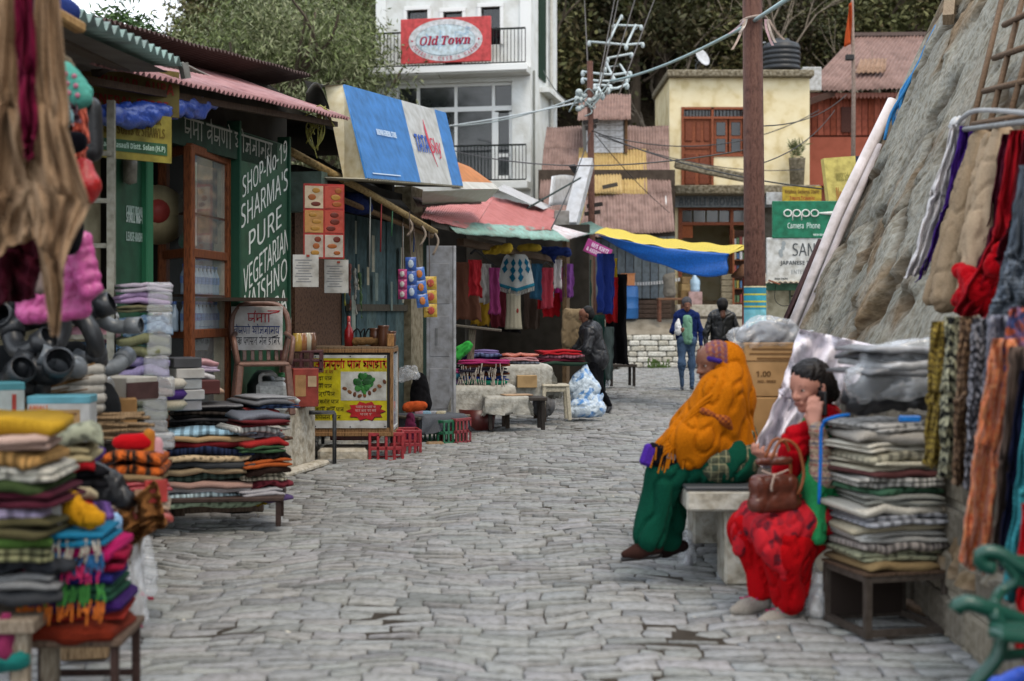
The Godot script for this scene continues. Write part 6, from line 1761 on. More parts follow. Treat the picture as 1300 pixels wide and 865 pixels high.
	slab(st, "post", S.call(718, 0.5), S.call(722, 0.5), 0, 2.9, 0.44, 0.52, timber("#6a563e"))
	slab(st, "post", S.call(748, 0.5), S.call(752, 0.5), 0, 2.9, 0.44, 0.52, timber("#5c4a38"))
	slab(st, "beam", s0, 15.0, 2.42, 2.52, 0.2, 0.3, timber("#5c4a38"))
	# roofs
	var r := thing("red_tin_roof", "faded red corrugated roof over the clothes stall", "roof")
	var red := M("redroof", "#bb7b78", {"t": ntex("redr", 0.015, ["#a0807e", "#e4c8c4", "#ffffff", "#d0a8a4"], SX, 5, 111), "s": 0.5, "r": 0.5, "sp": 0.4})
	var z1 := 0.55
	var cs := [onrow(534, 276, z1), onrow(600, 292, z1), onrow(700, 291, z1), onrow(708, 268, -0.5), onrow(628, 250, -0.6), onrow(545, 258, -0.6)]
	part("sheet", corrugated(cs[0], cs[1], cs[4], cs[5], 0.1, 0.007, 4, 0.03, 11), red, r)
	part("sheet", corrugated(cs[1] - UP * 0.012, cs[2] - UP * 0.012, cs[3], cs[4], 0.1, 0.007, 4, 0.03, 12), red, r)
	var g := thing("green_tin_eave", "pale green corrugated eave below the red roof", "roof")
	part("sheet", corrugated(onrow(580, 296, 0.62), onrow(724, 306, 0.9), onrow(700, 290, 0.4), onrow(560, 281, 0.4), 0.1, 0.014, 3, 0.03, 13), M("greenroof", "#7ea79c", {"t": texs["redr"], "s": 0.5, "r": 0.5}), g)
	part("eave_board", mb0().bar(onrow(545, 284, 0.45), onrow(640, 305, 0.62), 0.05, 0.08).done(), timber("#4a463e"), g)
	var w := thing("white_tin_sheet", "whitish tin sheet at the right end of the red roof", "roof")
	part("sheet", corrugated(onrow(722, 304, 0.8), onrow(746, 297, 0.85), onrow(695, 284, 0.2), onrow(680, 286, 0.2), 0.1, 0.012, 3, 0.02, 14), M("whitetin", "#c3c5c8", {"t": texs["redr"], "s": 0.5, "r": 0.45}), w)
	single("white_awning_sheet", mb0().quad_(onrow(630, 240, -0.4), onrow(690, 266, -0.2), onrow(700, 262, -0.9), onrow(640, 234, -1.0)).done(), paint("#c9cbd0", 0.4), "smooth white awning sheet above the red roof", "awning")
	var tl := thing("teal_tin_roof", "short teal tin roof beside the tarpaulin, above the magenta sign", "roof")
	part("sheet", corrugated(onrow(736, 300, 0.8), onrow(772, 293, 0.8), onrow(750, 282, 0.0), onrow(728, 286, 0.0), 0.1, 0.012, 3, 0.02, 15), M("tealtin", "#6f958c", {"t": texs["redr"], "s": 0.5, "r": 0.5}), tl)
	var wb := thing("white_hoarding_frame", "tall leaning white box hoarding seen end on, with a blank white panel behind", "hoarding")
	part("box", mb0().bar(onrow(724, 288, 0.0), onrow(745, 206, 0.1), 0.26, 0.3, RN, 0.01).done(), paint("#b9bcc2", 0.4), wb)
	part("base_block", mb0().box(onrow(713, 278, 0.1), v3(0.3, 0.32, 0.3), 0.01).done(), paint("#8f8d8a"), wb)
	part("panel", ms().shell(func(u: float, v: float): return onrow(lerpf(702, 730, u) - 4 * v, lerpf(224, 262, v) - 2 * sin(u * PI), -0.6), 6, 6, 0.03, RN).done(), paint("#d0d4da", 0.3), wb)
	part("yellow_edge", mb0().bar(onrow(733, 288, 0.05), onrow(741, 262, 0.05), 0.1, 0.05, RN).done(), paint("#b8a860"), wb)
	part("stay", mb0().tube([onrow(670, 264, -0.3), onrow(737, 226, 0.1)], 0.02, 6).done(), iron("#2e3c38"), wb)
	part("lamp_head", mb0().bar(onrow(726, 210, -0.2), onrow(733, 219, -0.1), 0.16, 0.06).done(), iron("#3c3e40"), wb)
	var kirti := thing("magenta_sign", "tilted magenta sign with white lettering, KIRTI & ASSOCIATES, over the stall end", "sign", onrow(759, 318, 1.0), 0.25)
	kirti.rotation.z = -0.42
	part("board", bx(v3(0.54, 0.26, 0.03), 0.004), paint("#a63a86", 0.45), kirti)
	write("M/S KIRTI", "#d8c8d8", kirti, v3(0.02, 0.055, 0.018), 0.36, 0.08)
	write("& ASSOCIATES", "#d8c8d8", kirti, v3(0, -0.055, 0.018), 0.45, 0.075)
	# tarpaulin: yellow top, blue front, tied to the pole
	var tp := thing("tarpaulin", "yellow and blue tarpaulin slung from the stall roof to the brown pole", "tarpaulin")
	var q0 := at(752, 291, 23.5); var q1 := at(928, 318, 20.6); var q2 := at(926, 306, 22.6); var q3 := at(770, 289, 25.5)
	part("yellow_sheet", ms().shell(func(u: float, v: float): return droop2(at(755, 296, 23.4), at(926, 322, 20.6), u, 0.05).lerp(droop2(at(770, 288, 26), at(945, 312, 22), u, 0.06), v) + UP * 0.015 * sin(u * 30 + v * 4), 40, 6, 0.006, UP).done(), cloth("#dfc73a", "shiny"), tp)
	part("yellow_corner", ms().shell(func(u: float, v: float): return at(926, 322, 20.6).lerp(at(951, 315, 20.1), u).lerp(at(945, 312, 22).lerp(at(951, 314, 20.1), u), v), 6, 3, 0.006, UP).done(), cloth("#dfc73a", "shiny"), tp)
	part("blue_sheet", ms().shell(func(u: float, v: float):
		var top := droop2(at(754, 297, 23.4), at(926, 322, 20.59), u, 0.05)
		var bot := at(768, 303, 23.4).lerp(at(924, 347, 20.6), u)
		bot.y -= 0.2 * sin(pow(u, 1.2) * PI) + 0.04 * sin(u * 9)
		return top.lerp(bot, v) + v3(0.3, 0, 1).normalized() * (0.05 * sin(u * 22 + v * 3) * v + 0.04 * sin(v * 7 + u * 9)), 44, 10, 0.006, ZB).done(), cloth("#1f6fd0", "shiny"), tp)
	part("rope", mb0().tube([at(951, 316, 20.1), at(946, 345, 20.05), at(947, 400, 20.05)], 0.012, 5).done(), cloth("#b8a23c"), tp)
	# grey metal door
	var dr := thing("metal_door", "tall grey metal door leaf standing open beside the clothes stall", "door", at(560, 545, 17.6), 0.12)
	part("leaf", bx(v3(0.33, 2.27, 0.04), 0.006), paint("#8a8e96", 0.4), dr, v3(-0.02, 1.135, 0))
	part("edge", bx(v3(0.035, 2.27, 0.06), 0.004), paint("#a4a8b0", 0.4), dr, v3(0.165, 1.135, 0))
	for y in [0.5, 1.15, 1.8]: part("panel", bx(v3(0.25, 0.5, 0.01), 0.004), paint("#858991", 0.4), dr, v3(-0.02, y, 0.02))
	part("vent", bx(v3(0.03, 0.2, 0.01)), paint("#6c7076"), dr, v3(-0.06, 1.15, 0.03))
	# stand with a flat board
	var ts := thing("flat_board_stand", "slim leaning stand with a flat board top before the clothes stall", "stand", at(590, 545, 18.0))
	part("post", mb0().bar(v3(0, 0, 0), v3(0.1, 1.27, 0), 0.09, 0.05, ZB, 0.006).done(), timber("#7d7668"), ts)
	part("board", mb0().box(v3(0.08, 1.29, 0), v3(0.78, 0.03, 0.3), 0.006, Basis(ZB, -0.11)).done(), timber("#5c5850"), ts)
	part("foot", mb0().bar(v3(-0.1, 0.02, 0.1), v3(0.3, 0.02, 0.35), 0.08, 0.04).done(), timber("#5c5850"), ts)
	# covered tables and low benches
	var sheet := M("grey_sheet", "#b6b6b0", {"q": 2.0, "b": 0.7, "r": 0.6})
	var tb := thing("covered_table", "table under a grey plastic sheet in front of the clothes stall", "table", at(640, 534, 18.9), 0.15)
	part("top", bx(v3(1.05, 0.05, 0.8), 0.01), timber("#6a5a48"), tb, v3(0, 0.72, 0))
	for k in [[-1, -1], [1, -1], [-1, 1], [1, 1]]: part("leg", bx(v3(0.05, 0.7, 0.05)), timber("#4a4038"), tb, v3(0.48 * k[0], 0.35, 0.34 * k[1]))
	var dsh := drape(v3(1.09, 0.76, 0.84), 0.42, 5)
	single("grey_table_sheet", dsh, sheet, "grey plastic sheet hanging over the front of the clothes stall table", "sheet", at(640, 534, 18.9), 0.15)
	var tb2 := thing("covered_table", "lower table under a grey sheet beside the leaning stand, piled with bright shawls", "table", at(612, 544, 18.0), 0.1)
	part("top", bx(v3(0.7, 0.05, 0.6), 0.01), timber("#6a5a48"), tb2, v3(0, 0.52, 0))
	for k in [[-1, -1], [1, -1], [-1, 1], [1, 1]]: part("leg", bx(v3(0.05, 0.5, 0.05)), timber("#4a4038"), tb2, v3(0.3 * k[0], 0.25, 0.24 * k[1]))
	single("grey_table_sheet", drape(v3(0.74, 0.56, 0.64), 0.34, 6), sheet, "grey sheet draped to the ground side of the lower table under bright shawls", "sheet", at(612, 544, 18.0), 0.1)
	var lb := table("low black bench with a grey cover and a magazine, before the covered tables", at(654, 545, 17.6), 0.12, v3(0.75, 0.4, 0.42), timber("#3f3a36"), timber("#2e2a28"), 0.04, 0.05)
	single("bench_cover", drape(v3(0.5, 0.415, 0.46), 0.22, 7), sheet, "small grey cover over the left half of the low black bench", "sheet", at(641, 545, 17.6), 0.12)
	single("magazine", bx(v3(0.36, 0.015, 0.22), 0.003), paint("#b89a7c", 0.5), "open magazine lying on the low black bench", "magazine", at(656, 545, 17.6) + UP * 0.425, 0.3)
	single("maroon_tub", ms().lathe([[0.0, 0.0], [0.2, 0.0], [0.24, 0.25], [0.22, 0.25], [0.0, 0.2]], Z0, 16).done(), plast("#5c2422"), "dark red tub on the ground under the lower covered table", "tub", at(606, 545, 17.7))
	var stool := thing("plastic_stool", "cream plastic stool between the grey sheet and the blue white bags", "stool", at(704, 533, 18.6), 0.1)
	var cr := plast("#bdb5a0", 0.45)
	part("seat", bx(v3(0.36, 0.04, 0.34), 0.015), cr, stool, v3(0, 0.45, 0))
	for k in [[-1, -1], [1, -1], [-1, 1], [1, 1]]: part("leg", mb0().bar(v3(0.18 * k[0], 0, 0.17 * k[1]), v3(0.15 * k[0], 0.44, 0.14 * k[1]), 0.05, 0.04, ZB, 0.008).done(), cr, stool)
	for k in [-1, 1]: part("apron", bx(v3(0.3, 0.06, 0.02), 0.006), cr, stool, v3(0, 0.4, 0.14 * k))
	var fb: Material = M("bagfilm", "#cfd8e0", {"r": 0.3, "t": itex("bagprint", 64, 64, func(x, y): return Color("#3f8ad0") if sin(x * 0.35 + sin(y * 0.3) * 1.6) + sin(y * 0.22 + x * 0.1) > 1.15 else Color("#e4eaee")), "s": 1.6, "b": 1.0})
	bag("shopping_bag", "upper blue and white plastic bag of the two beside the stool", at(741, 500, 19.3), [[v3(0, -0.1, 0), v3(0, 0.16, 0), 0.19, 0.15], [v3(0, 0.2, 0), v3(0.03, 0.4, 0), 0.12, 0.03], [v3(-0.1, 0.1, 0), v3(0.12, 0.05, 0), 0.13, 0.13]], fb, 3, 0.05)
	bag("shopping_bag", "lower blue and white plastic bag of the two beside the stool", at(743, 530, 19.2), [[v3(-0.14, 0.12, 0), v3(0.16, 0.12, 0), 0.14, 0.14], [v3(0.1, 0.2, 0), v3(0.22, 0.3, 0), 0.08, 0.05]], fb, 4, 0.05)
	var bn := table("small black bench beyond the crouching man, at the end of the stalls", at(788, 490, 27.5), 0.2, v3(0.55, 0.42, 0.4), timber("#3f3a36"), timber("#2e2a28"), 0.05, 0.05)
	bag("white_bag", "small white and red plastic bag on the ground behind the crouching man", at(768, 494, 25.0), [[v3(0, 0.12, 0), v3(0, 0.3, 0), 0.12, 0.1]], film(), 5, 0.05)
	cardbox("wicker_box", "pale wicker box on the corner of the covered table", at(668, 492, 18.5), v3(0.26, 0.16, 0.24), 0.1, "#b3966c")
	bag("grey_sack", "grey sack behind the stool under the stall edge", at(690, 530, 19.2), [[v3(0, 0.15, 0), v3(0, 0.5, 0), 0.17, 0.13]], cloth("#6f7074"), 8, 0.04)
	# folded shawls on the tables
	var tt := at(640, 534, 18.9)
	pile("shawl", "at the left of the covered table", tt + v3(-0.32, 0.765, 0.1), 0.15, 0.55, 0.4, [["violet", "#5c4a86", 0.045], ["purple", "#4c3a70", 0.045], ["blue grey", "#5f6a90", 0.045], ["lilac", "#766a9a", 0.045]])
	pile("shawl", "in the middle of the covered table", tt + v3(0.2, 0.765, 0.15), 0.2, 0.5, 0.4, [["grey", "#6f7480", 0.04], ["pink", "#b07a80", 0.05, "shiny"], ["coral", "#b4604c", 0.045, "shiny"]])
	pile("shawl", "at the back of the covered table", tt + v3(0.75, 0.72, -0.5), 0.2, 0.6, 0.45, [["dark green", "#2c4036", 0.05], ["maroon", "#5a2030", 0.05], ["flowered pink", "#a06a78", 0.05], ["red", "#a8242c", 0.06]])
	var t2 := at(612, 544, 18.0)
	pile("fringed shawl", "on the lower table beside the leaning stand", t2 + v3(0.02, 0.565, 0.05), 0.1, 0.6, 0.45, [["teal green", "#1f7a60", 0.06, "fuzzy"], ["blue", "#2c4a9a", 0.05, "fuzzy"], ["brown", "#6a3c2c", 0.05, "fuzzy"], ["dark", "#2a2834", 0.06, "fuzzy"], ["rust", "#8a4a34", 0.05, "fuzzy"], ["magenta", "#a8346a", 0.05, "fuzzy"]], "", 2)
	pile("shawl", "leaning left of the lower table", t2 + v3(-0.3, 0.5, 0.1), 0.3, 0.35, 0.35, [["striped green", "#2f7a5a", 0.07, "fuzzy"], ["purple", "#5a3470", 0.07, "fuzzy"], ["teal", "#2c6a80", 0.07, "fuzzy"], ["pink", "#b04a80", 0.06, "fuzzy"]])
	bag("green_wool", "bright green woolly bundle on the shawls left of the leaning stand", t2 + v3(-0.28, 0.98, 0.1), [[v3(-0.12, -0.12, 0), v3(0.1, 0.06, 0), 0.1, 0.09]], cloth("#3fae4c", "fuzzy"), 3, 0.05)
	# fringe of the dark shawl
	var fr := mb0()
	rng.seed = 6
	for i in 60:
		var x := rf(-0.28, 0.28)
		var y := rf(0.6, 0.84)
		fr.tube([t2 + v3(x, y, 0.3), t2 + v3(x + rf(-0.03, 0.03), y - rf(0.08, 0.16), 0.31)], 0.006, 3)
	single("white_fringe", fr.done(), cloth("#c4bcb4"), "", "", Z0, 0, "", "stuff")
	# hanging goods
	var G := func(called, label, cat, px, py, z, w2, h2, c2, kind, sd): return hang(called, label, cat, onrow(px, py, z), w2, h2, cloth(c2, kind), 0.3, 2.0, 0.03, sd, 1.05)
	G.call("shawl", "brown shawl hanging just right of the grey metal door", "shawl", 594, 333, 0.0, 0.4, 0.85, "#6a4638", "", 2)
	G.call("shawl", "yellow bordered shawl hanging left of the knitted poncho", "shawl", 610, 350, -0.3, 0.3, 0.8, "#a8842c", "", 3)
	G.call("scarf", "dark red scarf hanging behind the yellow bordered shawl", "scarf", 622, 340, -0.5, 0.3, 0.9, "#5c1c20", "", 4)
	G.call("scarf", "white and maroon scarf hanging left of the cream dress", "scarf", 633, 365, -0.2, 0.25, 0.65, "#6a2c34", "", 5)
	G.call("paper_list", "white paper tag on the maroon scarf left of the cream dress", "tag", 628, 372, -0.1, 0.12, 0.2, "#c0c0bc", "", 1)
	G.call("shawl", "black shawl hanging behind the cream dress", "shawl", 648, 345, -0.4, 0.4, 1.1, "#1c1a1c", "", 6)
	G.call("shawl", "brown grey shawl hanging right of the cream dress", "shawl", 676, 350, -0.2, 0.3, 1.0, "#5a4c44", "", 7)
	G.call("dress", "red patterned dress hanging right of the knitted poncho", "dress", 689, 340, 0.1, 0.22, 0.75, "#a01e24", "", 8)
	G.call("scarf", "red scarf with a ruffled end below the purple garment", "scarf", 700, 372, 0.2, 0.32, 0.42, "#b8202a", "fuzzy", 9)
	G.call("scarf", "grey scarf hanging between the red dress and the purple garment", "scarf", 699, 342, 0.25, 0.12, 0.5, "#8f9098", "", 10)
	G.call("shawl", "purple shawl hanging at the right of the clothes rail", "shawl", 713, 340, 0.3, 0.26, 0.62, "#8a2468", "", 11)
	G.call("scarf", "white scarf behind the purple shawl", "scarf", 718, 332, 0.25, 0.14, 0.6, "#b8b8bc", "", 12)
	G.call("shawl", "brown maroon shawl on the post right of the purple shawl", "shawl", 733, 340, 0.35, 0.24, 0.8, "#5c3034", "", 13)
	G.call("jacket", "green jacket cloth hanging on the post before the magenta sign", "jacket", 746, 330, 0.55, 0.2, 1.3, "#1f3c34", "", 14)
	for i in 6: single("coat_hanger", ms().tube([v3(-0.2, -0.08, 0), v3(0, 0, 0), v3(0.2, -0.08, 0)], 0.012, 5).tube(bend([v3(0, 0, 0), v3(0, 0.07, 0), v3(0.03, 0.09, 0)], 6), 0.008, 5).done(), plast("#1c1c1e"), "black coat hanger on the rail of the clothes stall", "hanger", onrow(694 + i * 5, 333 - (i % 2) * 3, 0.25), 1.0, "coat hangers in the clothes stall")
	for i in 9:
		var q: Array = [[603, 0.35, "#a82c34", "red"], [616, 0.1, "#b8b4b0", "white"], [628, 0.3, "#8a3a6a", "plum"], [668, 0.1, "#c8b8a0", "cream"], [681, 0.35, "#3c6a8a", "blue"], [695, 0.45, "#c04a5c", "rose"], [708, 0.5, "#d0ccd0", "pale grey"], [722, 0.55, "#7a4a90", "violet"], [740, 0.6, "#b07838", "ochre"]][i]
		hang("garment", "%s garment on the front rail of the clothes stall" % q[3], "garment", onrow(q[0], 330 + i % 3 * 5, q[1]), 0.2, 0.5 + 0.1 * (i % 3), cloth(q[2]), 0.5, 1.5, 0.04, i + 2, 1.1)
	# poncho and dress
	var po := thing("knitted_poncho", "white and blue knitted poncho with a diamond pattern, hanging in the clothes stall", "poncho", onrow(655, 323, 0.3), 0.1)
	var pf := func(u: float, v: float):
		var w2 := lerpf(0.3, 0.62, pow(v, 0.55))
		var y := -0.56 * v - 0.1 * v * (1.0 - absf(u - 0.5) * 2.0) + 0.04 * v
		return v3((u - 0.5) * w2, y, 0.12 * sin(u * PI) + 0.02 * sin(u * 17) * v)
	part("body", ms().shell(pf, 24, 14, 0.012, ZB).done(), cloth("#c9ccca", "knit"), po)
	var row_n := 0
	for j in 3:
		for i in 4:
			if j == 2 and i in [0, 3]: continue
			var u := (i + 0.5 + (0.0 if j % 2 == 0 else 0.0)) / 4.0
			var v := 0.25 + j * 0.2
			var dm := ms()
			var k := [pf.call(u - 0.09, v), pf.call(u, v + 0.13), pf.call(u + 0.09, v), pf.call(u, v - 0.13)].map(func(q): return q + v3(0, 0, 0.012))
			dm.quad_(k[0], k[1], k[2], k[3])
			part("diamond", dm.done(), cloth("#1f6a8a", "knit"), po)
	part("blue_hem", ms().shell(func(u: float, v: float): return pf.call(u, 0.9 + 0.1 * v) + v3(0, 0, 0.008), 24, 2, 0.01, ZB).done(), cloth("#2f7a94", "knit"), po)
	var fm := mb0()
	for i in 40:
		var u := (i + 0.5) / 40.0
		var q: Vector3 = pf.call(u, 1.0)
		fm.tube([q, q + v3(0.005 * (i % 3 - 1), -0.07, 0)], 0.005, 3)
	var fp := part("fringe", fm.done(), cloth("#c9ccca"), po)
	fp.set_meta("kind", "stuff")
	var dress := thing("cream_dress", "cream sleeveless dress hanging below the knitted poncho", "dress", onrow(652, 373, 0.28), 0.1)
	part("body", ms().shell(func(u: float, v: float): return v3((u - 0.5) * lerpf(0.26, 0.24, sin(v * PI)) * (0.9 + 0.2 * v), -0.58 * v, 0.06 * sin(u * PI) + 0.006 * sin(u * 25)), 16, 14, 0.012, ZB).done(), cloth("#b9b3a0", "knit"), dress)
	for k in [-1, 1]: part("strap", ms().tube(bend([v3(0.08 * k, 0, 0.05), v3(0.07 * k, 0.06, 0.03), v3(0.03 * k, 0.09, 0)], 8), 0.012, 6).done(), cloth("#b9b3a0", "knit"), dress)
	part("motif", ms().ball(Z0, v3(0.02, 0.04, 0.006), 8, 5).done(), cloth("#a04a44"), dress, v3(0.06, -0.28, 0.055))
	# bundles under the eave
	bag("yellow_bundle", "left yellow cloth bundle stuffed under the green eave", onrow(632, 317, 0.4), [[v3(-0.18, -0.03, 0), v3(0.16, 0.02, 0), 0.07, 0.1]], cloth("#b59a36"), 3, 0.04)
	bag("yellow_bundle", "right yellow cloth bundle stuffed under the green eave", onrow(672, 315, 0.5), [[v3(-0.14, 0.0, 0), v3(0.14, 0.0, 0), 0.08, 0.08]], cloth("#a88f34"), 4, 0.04)
	bag("blue_bundle", "dark blue cloth bundle under the green eave near the magenta sign", onrow(706, 319, 0.5), [[v3(-0.22, 0.02, 0), v3(0.2, -0.02, 0), 0.08, 0.1], [v3(-0.05, -0.02, 0), v3(-0.03, -0.22, 0), 0.07, 0.04]], cloth("#27366e"), 5, 0.05)
	single("wall_hook", ms().tube(bend([onrow(598, 322, 0.2), onrow(604, 318, 0.2), onrow(628, 338, 0.0)], 10), 0.02, 5).done(), iron("#1e1e20"), "black curved bracket in the stall left of the poncho", "bracket")
	# garments at the far end, under the tarpaulin
	hang("blue_cloth", "blue cloth hanging under the magenta sign, nearest the sign", "cloth", at(770, 322, 24.2), 0.34, 1.0, cloth("#2c3f8c"), 0.5, 2, 0.05, 3, 0.9)
	hang("yellow_cloth", "strip of yellow cloth hanging under the tarpaulin end", "cloth", at(779, 328, 24.6), 0.14, 0.45, cloth("#c4a42c"), 0.3, 1, 0.02, 4)
	hang("red_cloth", "red cloth hanging under the tarpaulin end below the yellow strip", "cloth", at(777, 352, 24.5), 0.22, 0.75, cloth("#9c1c20"), 0.3, 1.5, 0.03, 5)
	hang("black_gown", "black gown hanging at the far end of the stalls", "gown", at(783, 348, 24.8), 0.36, 1.55, cloth("#121114"), 0.2, 2, 0.05, 6, 1.3)
	hang("grey_cloth", "grey green cloth hanging behind the crouching man", "cloth", at(768, 415, 24.5), 0.3, 0.9, cloth("#5c6866"), 0.2, 2, 0.05, 7)
	hang("dark_green_cloth", "dark green cloth hanging from the stall end beside the crouching man", "cloth", at(757, 400, 23.0), 0.3, 1.2, cloth("#16302c"), 0.4, 2, 0.05, 8)
	# goods between the cart and the metal door
	var gt := table("low goods table with a grey cloth beyond the betel cart", at(548, 562, 16.4), 0.7, v3(0.75, 0.32, 0.5), timber("#6b665c"), timber("#3c3630"), 0.03, 0.05)
	single("table_runner", drape(v3(0.6, 0.335, 0.54), 0.2, 9), cloth("#5c6068"), "slate grey cloth over the low goods table beyond the cart", "cloth", at(545, 562, 16.4), 0.7)
	crate("green plastic crate under the low goods table", at(563, 566, 16.3), v3(0.34, 0.3, 0.3), 0.9, "#1f6a48")
	crate("dark red plastic crate right of the green one under the goods table", at(576, 566, 16.4), v3(0.28, 0.32, 0.3), 0.9, "#8a2a30")
	single("firewood_block", bx(v3(0.2, 0.08, 0.12), 0.02), timber("#8a7358"), "short brown wood block on the ground before the green crate", "block", at(552, 570, 15.9) + UP * 0.04, 0.3)
	var small := [["blue packet", "#6f93b8"], ["pale green packet", "#8fb0a0"], ["white packet", "#c3c5c8"], ["yellow packet", "#c4b060"], ["pink packet", "#b88a98"], ["light blue packet", "#8ab0c8"], ["grey packet", "#989ca4"], ["cream packet", "#c4bca0"]]
	rng.seed = 10
	for i in 8: single("small_packet", bx(v3(0.14, 0.05, 0.1), 0.01), plast(small[i][1], 0.35), "%s on the low goods table, %s" % [small[i][0], ["front corner", "front middle", "by the orange bag", "under the orange bag", "back corner", "middle", "right edge", "by the grey cloth"][i]], "packet", at(533 + (i % 4) * 9, 536 - (i / 4) * 9, 16.4) + UP * 0.02, rng.randf() * 2)
	bag("orange_bag", "orange bag among the packets right of the cart", at(524, 518, 15.9), [[v3(-0.06, 0, 0), v3(0.12, 0.02, 0), 0.08, 0.07]], cloth("#b5522c"), 4, 0.03)
	bag("purple_bag", "purple and red cloth bag hanging right of the betel cart", at(521, 540, 15.6), [[v3(0, -0.12, 0), v3(0, 0.1, 0), 0.1, 0.06]], cloth("#5a2440"), 5, 0.04)
	bag("black_backpack", "black bag leaning on the pillar left of the grey metal door", at(534, 505, 16.6), [[v3(0, -0.08, 0), v3(-0.02, 0.22, 0), 0.15, 0.1]], cloth("#17171a"), 6, 0.03)
	bag("pink_packet_pile", "pile of pale pink packets above the orange bag", at(517, 480, 16.2), [[v3(-0.08, 0, 0), v3(0.1, 0.02, 0), 0.06, 0.06], [v3(-0.05, 0.1, 0), v3(0.08, 0.12, 0), 0.05, 0.05]], film(), 7, 0.03)
func droop2(a: Vector3, b: Vector3, t: float, sag: float) -> Vector3:
	return a.lerp(b, t) - UP * sag * 4.0 * t * (1.0 - t)
# a cloth over a table: top at s.y, sides falling by drop, open at the back
func drape(s: Vector3, drop: float, sd: int) -> ArrayMesh:
	var nz := fn0()
	nz.seed = sd
	nz.frequency = 1.0
	var mb := ms()
	var hx := s.x / 2 + drop
	var hz := s.z / 2 + drop
	mb.shell(func(u: float, v: float):
		var x := (u * 2 - 1) * hx
		var z := (v * 2 - 1) * (hz + s.z / 2) / 2 + (hz - s.z / 2) / 2
		var ox := maxf(0.0, absf(x) - s.x / 2)
		var oz := maxf(0.0, z - s.z / 2)
		var fall := maxf(ox, oz)
		var px := clampf(x, -s.x / 2, s.x / 2)
		var pz := minf(z, s.z / 2)
		var wv := 0.015 * nz.get_noise_2d(x * 7.0, z * 7.0) + 0.02 * sin((x + z) * 20.0) * fall / drop
		return v3(px + signf(x) * minf(ox, oz) * 0.3 + signf(x) * (0.015 + wv) * (1.0 if ox > 0.0 else 0.0), s.y - fall * (1.0 + 0.15 * nz.get_noise_2d(x * 3, z * 3)) + 0.004 * nz.get_noise_2d(x * 9, z * 9), pz + minf(ox, oz) * 0.3 + (0.02 + wv) * (1.0 if oz > 0.0 else 0.0)), 30, 22, 0.006, UP)
	return mb.done()
